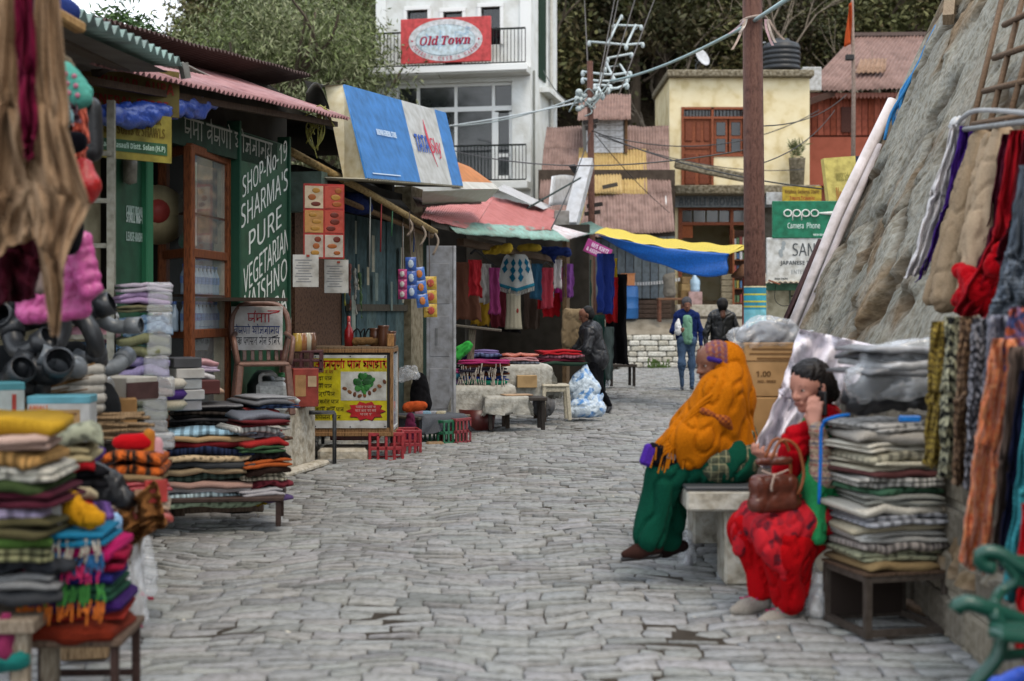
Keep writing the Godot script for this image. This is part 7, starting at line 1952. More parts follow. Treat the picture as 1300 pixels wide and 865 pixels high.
# ---------------------------------------------------------------- goods in front of the shops, nearest left
func ring_jacket(mb_bones: Array, a: Vector3, b: Vector3, ra: float, rb: float, n: int):   # quilted tube: a string of fat rings
	for i in n:
		var t := (i + 0.5) / n
		var p := a.lerp(b, t)
		var d := (b - a) / n * 0.12
		mb_bones.append([p - d, p + d, lerpf(ra, rb, t), lerpf(ra, rb, t)])
func build_left_goods():
	cn.frequency = 0.8
	var tm := timber("#5a4a3e")
	var gt := table("long low goods table before the green door, loaded with bedding and pipes", v3(-3.0, 0, -9.3), 0.0, v3(1.3, 0.62, 2.2), tm, timber("#4a3c32"), 0.05, 0.07)
	single("cloth_covered_block", bx(v3(0.7, 0.74, 1.3), 0.02), cloth("#2a2626"), "dark cloth covered block under the printed boxes and coils", "block", v3(-2.62, 0.37, -7.5))
	var bt := table("low metal legged bench carrying the folded blankets", at(282, 663, 9.75), 0.12, v3(0.85, 0.2, 0.55), iron("#4a3c38"), iron("#453632"), 0.03, 0.035)
	var ft := table("dark metal legged table at the lower left corner, under bright shawls", at(98, 870, 5.35) * v3(1, 0, 1), 0.05, v3(0.42, 0.31, 0.42), tm, iron("#3f2e2a"), 0.03, 0.03, true)
	var ft2 := table("wooden table at the left edge of the picture", at(10, 870, 5.2) * v3(1, 0, 1) + v3(-0.1, 0, 0), 0.05, v3(0.52, 0.42, 0.5), timber("#7d7264"), timber("#8a8070"), 0.05, 0.06)
	var mt := table("wooden table behind the bright shawls, hung with a brown cloth", at(150, 760, 6.7) * v3(1, 0, 1) + v3(-0.24, 0, -0.05), 0.0, v3(0.62, 0.55, 0.6), tm, timber("#6d5c48"), 0.04, 0.06)
	# blankets on the bench
	pile("blanket", "on the metal legged bench", at(262, 640, 9.75) + v3(0, 0.0, 0), 0.2, 0.64, 0.48, [["pale sage", "#8f9f88", 0.055], ["pale blue", "#9fb2b8", 0.045], ["lilac white", "#b9b4b8", 0.045], ["dusty pink", "#a88a82", 0.04], ["dark grey green", "#46564e", 0.05], ["beige", "#a8957a", 0.045], ["charcoal", "#43464a", 0.045], ["sand", "#b09c7e", 0.04], ["navy", "#232c44", 0.055], ["dark red", "#6a1f24", 0.045], ["tan", "#a88e6c", 0.035], ["sky blue", "#9cc0d4", 0.035]], "blankets on the low bench", 1, 0.02)
	pile("garment", "between the blankets and the rusty post", at(322, 640, 9.8) + UP * 0.03, 0.5, 0.34, 0.4, [["violet", "#5a4a78", 0.05], ["white striped", "#a8a8b0", 0.05], ["maroon", "#6a2c34", 0.05], ["cream", "#b4ac98", 0.05], ["dark brown", "#3f2f2a", 0.055], ["orange", "#a8562c", 0.05], ["black", "#1c1a1c", 0.05], ["green", "#3f5c42", 0.045], ["red", "#a83030", 0.05], ["grey", "#7c7c82", 0.045], ["white", "#b8b8b4", 0.045], ["dark red", "#5f2428", 0.045], ["checked", "#6f7480", 0.04]], "garments beside the blankets", 2, 0.05)
	pile("cloth", "of flat dark cloths beside the bedding", at(262, 556, 10.55), 0.25, 0.52, 0.5, [["charcoal", "#2a2a2c", 0.030], ["dark grey", "#3a3a3c", 0.025], ["black", "#1c1c1e", 0.030], ["brownish", "#3c3530", 0.025], ["black", "#222224", 0.030], ["grey", "#4a4a4e", 0.025], ["black", "#1a1a1c", 0.025], ["brown grey", "#3a3430", 0.025], ["matt black", "#262629", 0.030], ["wrapped grey", "#5a5a5e", 0.021, "shiny"]], "black cloths in the flat pile", 1, 0.02)
	pile("garment", "right of the flat black cloths", at(328, 556, 10.7), 0.5, 0.34, 0.45, [["brown patterned", "#5a4438", 0.036], ["red", "#8a2c30", 0.036], ["white", "#b4b4b2", 0.032], ["green", "#44563c", 0.032], ["dark", "#2e2c30", 0.036], ["cream", "#a8a08c", 0.032], ["red striped", "#983c3c", 0.036], ["blue", "#3a4a6a", 0.032], ["grey", "#6c6e74", 0.032], ["light grey", "#96989e", 0.027]], "mixed garments in the upper pile", 2, 0.05)
	single("rusty_post", mb0().bar(at(349, 612, 10.2), at(346, 552, 10.2), 0.05, 0.04, ZB).done(), iron("#5c2c26"), "short rusty post beside the mixed garments, right of the blankets", "post")
	single("support_box", bx(v3(0.7, 0.56, 0.5), 0.01), timber("#3c332c"), "dark box under the flat black cloths, behind the blankets", "box", at(272, 600, 10.75) * v3(1, 0, 1) + UP * 0.28, 0.25)
	# bedding packets in film
	var bd := [["white floral", "#b9b4bc", 0.1], ["grey", "#8f9196", 0.1], ["dark patterned", "#6f6a62", 0.075], ["grey green", "#6f7468", 0.15], ["brown pink", "#7a6a66", 0.12], ["white and violet", "#8d86b0", 0.13], ["olive grey", "#777a5e", 0.13], ["blue checked", "#54708e", 0.14], ["khaki", "#77745a", 0.045], ["lilac", "#a890b8", 0.075], ["pale lilac", "#b0a8b8", 0.055]]
	var y := 0.0
	for i in bd.size():
		var p := at(181, 588, 9.35)
		rng.seed = i + 60
		var t := thing("bedding_packet", "%s bedding packet, %s in the tall pile by the green door" % [bd[i][0], "topmost" if i == 10 else (NTH[i] + " up" if i else "lowest")], "bedding", p + v3(rf(-0.025, 0.025), y, 0), 0.35 + rf(-0.1, 0.1), "bedding packets in the tall pile")
		var h: float = bd[i][2]
		var w := 0.3 + 0.04 * rng.randf()
		part("cloth", fold_mesh(w, h, 0.36, 2, i % 5), cloth(bd[i][1]) if i != 7 else M("checks", "#ffffff", {"t": itex("checkpic", 32, 32, func(x, y2): return Color("#47627f") if (x % 8 < 4) != (y2 % 8 < 4) else Color("#8098ac")), "s": 4.0, "r": 0.5}), t)
		part("film", mb0().box(v3(w * 0.27, h / 2, 0), v3(w * 0.5, h + 0.012, 0.385), 0.015).done(), film(), t)
		y += h + 0.006
	var bk := [["grey printed", "#9a9ca4"], ["white lettered", "#b4b6ba"], ["pale printed", "#a8aeb4"], ["white lettered", "#bcbcbc"], ["dark lettered", "#4a4c52"]]
	for i in 5: cardbox("flat_box", "%s flat box, %s of the pile behind the bedding" % [bk[i][0], "topmost" if i == 4 else (NTH[i] + " up" if i else "lowest")], at(231, 520, 10.1) + UP * 0.075 * i + v3(0.02 * (i % 2), 0, 0), v3(0.2, 0.07, 0.3), 0.5, bk[i][1])
	pile("packet", "behind the flat boxes by the cabinet", at(258, 500, 10.6), 0.4, 0.2, 0.25, [["peach", "#b89a84", 0.06, "shiny"], ["grey", "#8c8c94", 0.06, "shiny"], ["white", "#b8b8bc", 0.05, "shiny"], ["lilac", "#a89ab4", 0.05, "shiny"], ["pink", "#b88a90", 0.05, "shiny"]])
	for i in 3: single("round_cushion", ms().lathe([[0.0, 0.0], [0.13, 0.0], [0.16, 0.035], [0.13, 0.07], [0.05, 0.075], [0.0, 0.065]], Z0, 18).done(), cloth(["#b8b2a0", "#4a3478", "#bcb8ae"][i]), "%s round cushion left of the flat boxes, %s" % [["cream", "purple", "white"][i], ["bottom", "middle", "top"][i]], "cushion", at(208, 520, 9.8) + UP * 0.07 * i)
	cardbox("brown_packet_box", "dark red glossy box lying on the black cloths", at(262, 500, 10.4), v3(0.17, 0.1, 0.15), 0.4, "#5c3232")
	# cloth bales seen through the ladder
	pile("wrapped cloth", "behind the ladder", at(118, 470, 9.9), 0.3, 0.34, 0.3, [["dark blue", "#2f3a54", 0.12], ["blue checked", "#54708e", 0.1], ["pink", "#a87a8a", 0.1, "shiny"], ["white", "#b8bcc0", 0.12, "shiny"], ["pale patterned", "#a8a8ac", 0.1, "shiny"]])
	# grey plastic pipe fittings
	var pg := plast("#2f3236", 0.4); var pl2 := plast("#70767b", 0.4)
	rng.seed = 8
	var el := [[30, 450, 7.4, 0.11, 0], [75, 430, 7.5, 0.12, 1], [120, 430, 7.7, 0.1, 2], [45, 405, 7.6, 0.11, 3], [100, 470, 7.4, 0.1, 4], [15, 490, 7.3, 0.12, 5], [60, 475, 7.3, 0.13, 6], [130, 470, 7.9, 0.09, 7], [10, 410, 7.6, 0.12, 8], [90, 400, 7.8, 0.11, 9], [140, 415, 8.0, 0.08, 10]]
	for e in el:
		var r: float = e[3] * 0.5
		var pts := bend([v3(-0.16, 0, 0), v3(-0.03, 0, 0), v3(0.04, 0.07, 0), v3(0.04, 0.2, 0)], 12)
		var t := thing("pipe_elbow", "grey pipe elbow, %s in the heap of pipes" % ["far left, middle height", "right under the pink jacket", "right edge, upper", "left, upper", "front, beside the coils", "lowest on the left", "front middle", "light grey one at right", "top left", "hidden behind the pink jacket", "small one by the ladder"][e[4]], "pipe", at(e[0], e[1], e[2]), rng.randf() * TAU, "pipe fittings in the heap")
		t.rotation.x = rf(-1.2, 1.2)
		t.rotation.z = rf(-1.0, 1.0)
		part("bend", ms().tube(pts, r, 14, false).done(), pl2 if e[4] in [4, 7, 10] else pg, t)
		part("collar", ms().lathe([[r, 0], [r * 1.2, 0.0], [r * 1.2, 0.08], [r, 0.085]], v3(0.04, 0.14, 0), 14).done(), pl2 if e[4] in [4, 7, 10] else pg, t)
		part("collar", ms().lathe([[r, 0], [r * 1.2, 0.0], [r * 1.2, 0.08], [r, 0.085]], v3(-0.18, 0, 0), 14, Basis(ZB, -PI / 2)).done(), pl2 if e[4] in [4, 7, 10] else pg, t)
	single("pipe_heap_base", body([[at(10, 520, 7.8), at(110, 520, 7.9), 0.25, 0.2], [at(20, 470, 7.9), at(90, 460, 8.0), 0.16, 0.14]], 0.04, 0.05, [0.05, v3(6, 6, 6), 2]), cloth("#1d1f22"), "dark sacking under the grey pipe heap", "sacking")
	# white coils
	for i in 5:
		var ring := []
		for k in 25: ring.append(v3(cos(TAU * k / 24) * 0.115, 0, sin(TAU * k / 24) * 0.115))
		var r: float = 0.034
		single("pipe_coil", ms().tube(ring, r, 10, false).done(), plast("#b4b0a6", 0.5), "cream flexible pipe coil, %s in the stack behind the boxed goods" % ["bottom", "second from the bottom", "middle", "second from the top", "topmost"][i], "coil", at(98, 526, 7.75) + UP * (0.035 + i * 0.052) + v3(0.008 * (i % 2), 0, 0), 0, "pipe coils in the stack")
	# boxes
	var bx1 := cardbox("printed_box", "white and blue printed box showing a wooden frame, before the coils", at(79, 553, 7.1), v3(0.3, 0.2, 0.2), 0.1, "#b9bdc0", "#5fa0b4")
	part("green_band", bx(v3(0.304, 0.022, 0.204)), paint("#5c9a4c", 0.4), bx1, v3(0, 0.012, 0))
	part("picture", bx(v3(0.13, 0.07, 0.004)), paint("#a8885c", 0.4), bx1, v3(0.04, 0.1, 0.102))
	part("picture", bx(v3(0.085, 0.055, 0.004)), paint("#b0a45c", 0.4), bx1, v3(-0.1, 0.085, 0.102))
	part("picture_frame", bx(v3(0.1, 0.008, 0.004)), ink("#5a3a24"), bx1, v3(0.04, 0.115, 0.105))
	write("ANJALI", "#b5581c", bx1, v3(-0.095, 0.143, 0.102), 0.09, 0.028)
	var bx2 := cardbox("printed_box", "second white and blue box, under the one showing a frame", at(84, 576, 7.15) - UP * 0.02, v3(0.29, 0.12, 0.2), 0.1, "#b4bac0", "#5fa0b4")
	part("spot", bx(v3(0.03, 0.03, 0.004)), paint("#c07a2c"), bx2, v3(0.12, 0.06, 0.102))
	var bx3 := cardbox("printed_box", "narrow white and teal box at the left picture edge, with a red handle print", at(5, 537, 7.0), v3(0.16, 0.2, 0.2), 0.5, "#aebabd", "#4c8f9c")
	part("print", bx(v3(0.02, 0.09, 0.004)), paint("#a03a30"), bx3, v3(0.03, 0.1, 0.102))
	var bx4 := cardbox("grey_box", "grey and white carton lying between the coils and the bedding", at(155, 508, 8.4), v3(0.24, 0.14, 0.34), 1.0, "#b4b3ae")
	part("dark_end", bx(v3(0.245, 0.1, 0.005)), paint("#4a3434"), bx4, v3(0, 0.06, 0.171))
	write("STEAMWAX", "#6a6c74", bx4, v3(0.1215, 0.07, 0.02), 0.22, 0.03, v3(0, 0, -1), UP)
	cardbox("brown_carton", "open brown carton under the coils, beside the bundled sticks", at(150, 545, 8.2), v3(0.2, 0.18, 0.2), 0.3, "#a07a4c")
	single("plastic_wrap", body([[at(130, 492, 8.1), at(132, 505, 8.1), 0.08, 0.08]], 0.02, 0.03, [0.03, v3(14, 14, 14), 5]), film(), "small clear wrapped bundle right of the coils", "bundle")
	for k in 2:
		rng.seed = 40 + k
		var br := thing("twig_bundle", ["bundle of brown twig brooms left of the printed box", "flat bundle of brown sticks between the printed box and the carton"][k], "bundle", at([40, 138][k], [500, 540][k], [7.5, 7.7][k]))
		for i in 22:
			var a := v3(rf(-0.1, 0.1), rf(-0.06, 0.06), rf(-0.05, 0.05))
			if k == 0: part("twig", mb0().tube([a * 0.5 + v3(-0.1, -0.25, 0), a + v3(-0.05, 0.02, 0), a * 1.8 + v3(0.22, 0.1, 0)], [0.008, 0.006, 0.003], 4).done(), timber("#7a5c34"), br)
			else: part("stick", mb0().tube([a + v3(-0.14, 0, 0), a + v3(0.14, rf(-0.02, 0.03), 0)], 0.011, 5).done(), timber("#8a7458"), br)
	# things hanging at the left edge
	var tan_ := M("tanknit", "#a08468", {"r": 1.0, "t": grain(), "b": 0.6, "s": 2.5, "rim": 0.3, "sp": 0.1})
	var sh := func(l, r, d, waves, amp, sd): return cloth_px(l, r, d, waves, amp, sd)
	single("tan_shawl", sh.call([[46, -30], [40, 120], [32, 225], [42, 300], [66, 425]], [[74, -30], [86, 160], [112, 262], [78, 345], [75, 428]], 4.9, 1.3, 0.05, 1), tan_, "tan knitted shawl hanging nearest the camera, its corner pointing down", "shawl")
	single("tan_shawl", sh.call([[2, -30], [-14, 130], [-25, 260], [-20, 330]], [[38, -30], [44, 140], [60, 232], [46, 300]], 5.0, 1.2, 0.05, 4), tan_, "tan knitted shawl at the picture's left edge, left of the maroon scarf", "shawl")
	single("maroon_scarf", sh.call([[16, -30], [20, 80], [28, 180], [30, 200]], [[40, -30], [44, 100], [46, 170], [40, 205]], 4.85, 1.5, 0.04, 2), cloth("#6d1735"), "maroon scarf hanging between two tan knitted shawls", "scarf")
	single("dark_red_cloth", sh.call([[-30, 180], [-30, 300], [-20, 390]], [[60, 200], [55, 330], [40, 380]], 5.5, 2.0, 0.05, 5), cloth("#3c0f1c"), "dark red cloth in the shade behind the tan shawls", "cloth")
	single("navy_cloth", sh.call([[-40, -30], [-40, 200], [-40, 300]], [[10, -30], [6, 200], [2, 290]], 5.2, 1.5, 0.04, 7), cloth("#1e2028"), "dark navy cloth at the extreme left edge", "cloth")
	var b := []
	for k in 5: b.append([at(36 - k, 330 + k * 17, 6.2), at(98 + k, 326 + k * 17, 6.2), 0.047, 0.047])
	for k in 5: b.append([at(94 + k * 4.5, 310 + k * 15, 6.1), at(106 + k * 4, 304 + k * 15.5, 6.1), 0.046, 0.044 - 0.003 * k])
	single("pink_jacket", body(b, 0.011, 0.006, [0.014, v3(26, 12, 26), 3]), cloth("#c8589e", "shiny"), "pink quilted jacket hanging above the grey pipe fittings", "jacket")
	single("red_hood", body([[at(106, 212, 6.5), at(108, 236, 6.5), 0.05, 0.07], [at(108, 236, 6.5), at(112, 252, 6.5), 0.07, 0.04]], 0.014, 0.02, [0.015, v3(15, 15, 15), 3]), cloth("#b01c1c", "shiny"), "red quilted garment hanging above the pink jacket", "jacket")
	single("salmon_cloth", sh.call([[84, 110], [92, 160], [90, 220]], [[104, 120], [112, 180], [104, 214]], 6.55, 1.5, 0.03, 3), cloth("#cc6a58"), "salmon cloth hanging beside the black mitten", "cloth")
	single("black_mitten", body([[at(92, 178, 6.4), at(100, 178, 6.4), 0.05, 0.045], [at(90, 190, 6.4), at(98, 186, 6.4), 0.025, 0.03]], 0.013, 0.02), cloth("#141318", "fuzzy"), "black woolly mitten over the salmon cloth", "mitten")
	single("black_mitten", body([[at(92, 296, 6.0), at(88, 312, 6.0), 0.045, 0.05], [at(98, 284, 6.0), at(92, 300, 6.0), 0.03, 0.03]], 0.013, 0.02), cloth("#151418", "fuzzy"), "black woolly glove hanging at the pink jacket's shoulder", "mitten")
	var bs := []
	ring_jacket(bs, at(114, 130, 6.9), at(119, 200, 6.9), 0.06, 0.05, 4)
	single("black_jacket", body(bs, 0.014, 0.012), cloth("#17181c", "shiny"), "black quilted sleeve hanging right of the salmon cloth", "jacket")
	var tl := thing("polka_dot_hood", "teal hooded baby garment with pink polka dots, hanging upper left", "garment")
	part("cloth", body([[at(80, 92, 6.3), at(102, 118, 6.3), 0.06, 0.06], [at(78, 105, 6.3), at(96, 122, 6.3), 0.05, 0.06]], 0.014, 0.03, [0.015, v3(12, 12, 12), 4]), cloth("#5cab9e"), tl)
	for i in 9: part("dot", ms().ball(Z0, v3(0.012, 0.012, 0.008), 8, 5).done(), cloth("#c07a92"), tl, at(78 + (i % 3) * 11 + (i / 3) * 2, 94 + (i / 3) * 12 + (i % 3) * 3, 6.3) + v3(0, 0, 0.068))
	single("teal_scarf", sh.call([[64, 50], [74, 110], [80, 160]], [[72, 50], [84, 120], [94, 158]], 6.1, 1.0, 0.02, 3), cloth("#8fb4bc"), "pale blue scarf hanging left of the polka dot hood", "scarf")
	single("furry_hat", body([[at(76, 70, 6.6), at(86, 84, 6.6), 0.03, 0.04]], 0.012, 0.02, [0.02, v3(30, 30, 30), 2]), cloth("#8a7a64", "fuzzy"), "tan furry hat hanging above the polka dot hood", "hat")
	single("black_coat", body([[at(88, 92, 6.8), at(108, 130, 6.8), 0.05, 0.05]], 0.016, 0.03), cloth("#15151a"), "black padded garment behind the polka dot hood", "jacket")
	single("patterned_ribbon", sh.call([[80, 120], [88, 150]], [[92, 122], [102, 156]], 6.25, 1.0, 0.02, 3), cloth("#7a5c68"), "small patterned cloth hanging below the polka dot hood", "cloth")
	for i in 3: single("bead_string", body([[at(18 + i * 14, 330 + i * 6, 6.0), at(22 + i * 14, 350 + i * 8, 6.0), 0.035, 0.04]], 0.014, 0.02), cloth(["#4a1428", "#17161a", "#8a7c78"][i], "fuzzy"), "%s pompon hanging behind the tan shawl" % ["wine red", "black", "pale grey"][i], "pompon")
	single("rail", mb0().tube([at(-60, -25, 5.0), at(120, -25, 6.2)], 0.02, 6).done(), iron("#5c5c5e"), "steel clothes rail above the tan shawls", "rail")
	# nearest piles
	pile("garment", "at the left picture edge", at(15, 757, 5.15), 0.1, 0.36, 0.4, [["dark grey", "#3c3e42", 0.052], ["white edged grey", "#77797c", 0.052], ["charcoal", "#2c2e32", 0.056], ["olive", "#6f6f52", 0.039], ["green", "#4c6a34", 0.047], ["olive brown", "#4e4a34", 0.065], ["lilac", "#9a8fa8", 0.047], ["wine", "#4a1f2c", 0.052], ["moss green", "#37462a", 0.039], ["pale grey", "#b0aca0", 0.060], ["tan", "#a8814e", 0.056], ["blush", "#b49a90", 0.060], ["mustard", "#b58f2c", 0.065]], "garments in the pile at the left edge", 2, 0.03)
	pile("fringed shawl", "on the metal legged table, lower left", at(98, 803, 5.3), 0.08, 0.34, 0.34, [["rust", "#6a2618", 0.07, "knit"], ["red", "#8a2c24", 0.03, "knit"], ["purple", "#3a2260", 0.05, "knit"], ["green navy", "#244a3a", 0.055, "knit"], ["blue violet", "#2c2a70", 0.05, "knit"], ["crimson", "#8c1838", 0.055, "knit"], ["magenta", "#b01c60", 0.055, "knit"], ["turquoise", "#1f6f94", 0.045, "knit"]], "bright shawls at lower left", 2, 0.02)
	var frc := ["#a8a29a", "#b02c5c", "#3c7a3c", "#c06a2c", "#2c5c8a"]
	for k in 5:
		rng.seed = 70 + k
		var fr := mb0()
		var yy: float = [0.36, 0.27, 0.2, 0.14, 0.32][k]
		for i in 34:
			var x := rf(-0.16, 0.16)
			var q := at(98, 803, 5.3) + v3(x, yy + rf(-0.01, 0.02), 0.19)
			fr.tube([q, q + v3(rf(-0.015, 0.015), -rf(0.03, 0.07), 0.012)], 0.005, 3)
		single("shawl_fringe", fr.done(), cloth(frc[k]), "", "", Z0, 0, "", "stuff")
	pile("garment", "behind the bright shawls", at(82, 690, 5.75), 0.3, 0.26, 0.35, [["brown", "#5a4432", 0.060], ["green", "#2f6a50", 0.043], ["violet", "#6a4a8a", 0.043], ["red", "#a02028", 0.051], ["cream", "#b4a88c", 0.051], ["black", "#17171a", 0.064], ["crimson", "#a01c24", 0.043], ["sand", "#ab9f7c", 0.060], ["grey green", "#8d907c", 0.076]], "garments in the second pile", 2, 0.035)
	single("pink_plush", body([[at(50, 578, 5.4), at(62, 570, 5.5), 0.055, 0.05]], 0.014, 0.03, [0.012, v3(12, 12, 12), 2]), cloth("#c85aa0"), "bright pink garment end between the two nearest piles", "garment")
	single("white_roll", body([[at(52, 610, 5.3), at(66, 594, 5.4), 0.03, 0.035]], 0.014, 0.03), cloth("#b8bcc8"), "white rolled garment below the bright pink one", "garment")
	single("mustard_trousers", body([[at(66, 634, 5.3), at(92, 636, 5.3), 0.045, 0.04], [at(88, 640, 5.25), at(124, 656, 5.2), 0.035, 0.035], [at(84, 652, 5.25), at(112, 662, 5.2), 0.03, 0.028]], 0.012, 0.02, [0.025, v3(16, 16, 16), 3]), cloth("#c08a1c"), "mustard yellow garment lying on the turquoise shawl", "garment")
	single("fur_collar", body([[at(56, 640, 5.28), at(70, 622, 5.28), 0.03, 0.035], [at(70, 622, 5.28), at(88, 626, 5.28), 0.035, 0.02], [at(58, 640, 5.28), at(62, 664, 5.25), 0.03, 0.03]], 0.012, 0.02, [0.02, v3(35, 35, 35), 4]), cloth("#a07848", "fuzzy"), "tan fur collar round the mustard yellow garment", "collar")
	single("price_card", bx(v3(0.035, 0.07, 0.003)), paint("#b4b4b4"), "small white tag on the tan fur collar", "tag", at(71, 654, 5.15), 0.2)
	# middle table
	var mp := at(152, 690, 6.6)
	bag("black_jacket", "folded shiny black jacket on the middle table, left of the striped knit", at(134, 622, 6.2), [[v3(-0.08, 0.02, 0), v3(0.09, -0.05, 0), 0.06, 0.06], [v3(-0.06, 0.09, 0), v3(0.05, 0.05, 0), 0.05, 0.05]], cloth("#15161a", "shiny"), 3, 0.03)
	bag("purple_jacket", "purple shiny garment behind the folded black jacket", at(118, 588, 6.3), [[v3(-0.03, -0.04, 0), v3(0.03, 0.05, 0), 0.045, 0.04]], cloth("#4a2c7c", "shiny"), 4, 0.03)
	bag("blue_plastic_bag", "pale blue plastic bag beneath the folded black jacket", at(140, 680, 6.1), [[v3(0, -0.05, 0), v3(0.01, 0.06, 0), 0.055, 0.06]], M("bluefilm", "#7f9fc0", {"r": 0.3, "b": 1.0}), 5, 0.02)
	bag("red_toy", "red plush toy lying on the striped knit", at(170, 562, 6.7), [[v3(-0.07, 0.0, 0), v3(0.05, 0.0, 0), 0.055, 0.065]], cloth("#b8141c", "fuzzy"), 6, 0.01)
	bag("tan_toy", "tan band round the red plush toy", at(189, 563, 6.7), [[v3(0, 0.04, 0), v3(0, -0.06, 0), 0.05, 0.05]], cloth("#b0702c", "fuzzy"), 7, 0.01, 0, "", 0.013)
	bag("pink_toy", "pink plush toy end beside the red one", at(199, 570, 6.72), [[v3(0, 0.03, 0), v3(0, -0.04, 0), 0.05, 0.05]], cloth("#cf9aa0", "fuzzy"), 8, 0.01)
	var stripe := M("tiger", "#ffffff", {"t": itex("tigerpic", 64, 16, func(x, y2): return Color("#1d1712") if sin(x * TAU / 10.0 + 0.8 * sin(y2 * 0.4)) > 0.25 else Color("#b5561c")), "s": v3(2.4, 2.4, 2.4), "r": 1.0, "n": knit(), "ns": 1.0})
	single("striped_knit", fold_mesh(0.27, 0.1, 0.3, 2, 3), stripe, "orange and black striped knit under the red plush toy", "knitwear", at(170, 600, 6.65), 0.1)
	single("knit_border", fold_mesh(0.29, 0.03, 0.32, 1, 4), cloth("#8a7456", "knit"), "tan knitted border piece under the striped knit", "knitwear", at(171, 608, 6.65), 0.1)
	pile("packet", "on the middle table under the striped knit", at(175, 660, 6.62), 0.3, 0.26, 0.3, [["red card", "#a8504a", 0.05, "shiny"], ["cream card", "#a89480", 0.05, "shiny"], ["pale film", "#b0a8a4", 0.05, "shiny"], ["crimson", "#a02c38", 0.04, "shiny"]])
	for i in 3: single("red_card", bx(v3(0.1, 0.1, 0.006), 0.002), paint(["#b0554c", "#a88a70", "#b43c38"][i], 0.5), "%s flat card packet hanging over the brown cloth, %s" % [["pale red", "tan", "bright red"][i], ["left", "middle", "right"][i]], "packet", at(172 + i * 13, 648 - i * 12, 6.25), 0.5)
	single("brown_cloth", sh.call([[128, 668], [134, 690], [132, 706]], [[196, 610], [206, 650], [212, 668]], 6.2, 3.0, 0.05, 3), cloth("#7c5430"), "brown cloth hanging from the edge of the middle table", "cloth")
	var fm := film()
	for i in 3: bag("plastic_bag", "clear plastic bag with pink ends hanging below the brown cloth, %s" % ["left", "middle", "right"][i], at([150, 172, 186][i], [738, 742, 712][i], [6.05, 6.25, 6.45][i]), [[v3(0, 0.17, 0), v3(0.0, -0.05, 0), 0.03, 0.045], [v3(0, -0.05, 0), v3(0.02, -0.14, 0), 0.045, 0.05]], fm, i + 3, 0.03, 0, "", 0.015)
	for i in 3: bag("pink_garment", "pink garment inside the %s clear plastic bag" % ["left", "middle", "right"][i], at([150, 172, 186][i], [775, 790, 755][i], [6.05, 6.25, 6.45][i]), [[v3(-0.02, 0, 0), v3(0.03, -0.02, 0), 0.035, 0.03]], cloth(["#a8788a", "#b05a78", "#a83c50"][i]), i + 3, 0.02, 0, "", 0.013)
	bag("yarn_bag", "clear bag of pink and green wool under the left wooden table", at(6, 800, 5.0), [[v3(0, -0.08, 0), v3(0, 0.04, 0), 0.06, 0.05]], cloth("#7a2a4c", "fuzzy"), 2, 0.03)
	bag("green_wool", "dark green wool ball under the left wooden table", at(8, 838, 5.0), [[v3(-0.04, 0, 0), v3(0.05, 0, 0), 0.06, 0.06]], cloth("#1f6a64", "fuzzy"), 3, 0.03)
	single("wooden_offcut", bx(v3(0.2, 0.07, 0.1), 0.01), timber("#8a7458"), "pale wood offcut on the paving under the lower left table", "block", at(108, 836, 6.1) + UP * 0.035, 0.2)
	single("yellow_cloth", sh.call([[312, 634], [318, 642]], [[350, 628], [346, 636]], 9.9, 1.0, 0.02, 3), cloth("#b8a02c"), "yellow cloth corner hanging under the garments right of the blankets", "cloth")
# ---------------------------------------------------------------- the rock wall on the right and the goods along it
func wall_x(d: float, h: float) -> float:
	return 2.0 + (d - 6.2) * 0.035 + 0.1 * minf(h, 0.9) + 0.47 * maxf(0.0, h - 0.35) + (0.0 if d > 9.0 else 0.08 * (9.0 - d) * clampf(h - 0.9, 0, 1))
func onwall(px: float, py: float, off := 0.04) -> Vector3:
	var d := 4.0
	while d < 14.6:
		var p := at(px, py, d)
		if p.x >= wall_x(d, p.y) - off: return p
		d += 0.02
	return at(px, py, 14.6)
var cn := fn0()
func cloth_px(l: Array, r: Array, d: float, waves: float, amp: float, sd: float, dd := 0.0) -> ArrayMesh:
	return ms().shell(func(u: float, v: float):
		var k: float = v * (l.size() - 1)
		var i := mini(int(k), l.size() - 2)
		var f := smoothstep(0.0, 1.0, k - i)
		var q: Vector2 = v2(l[i][0], l[i][1]).lerp(v2(l[i + 1][0], l[i + 1][1]), f).lerp(v2(r[i][0], r[i][1]).lerp(v2(r[i + 1][0], r[i + 1][1]), f), u)
		var n := cn.get_noise_2d(u * 3.0 + sd * 9.0, v * 5.0)
		q += v2(cn.get_noise_2d(v * 6.0, sd * 7.0 + u) * 5.0, n * 8.0 * v)
		return at(q.x, q.y, d + dd * v + amp * sin(u * TAU * waves + sd + v * 1.5 + n * 3.0) * (0.4 + v) + amp * 1.3 * cn.get_noise_2d(u * 5.0 + sd, v * 9.0 + sd * 3.0)), 24, 30, 0.012, ZB).done()
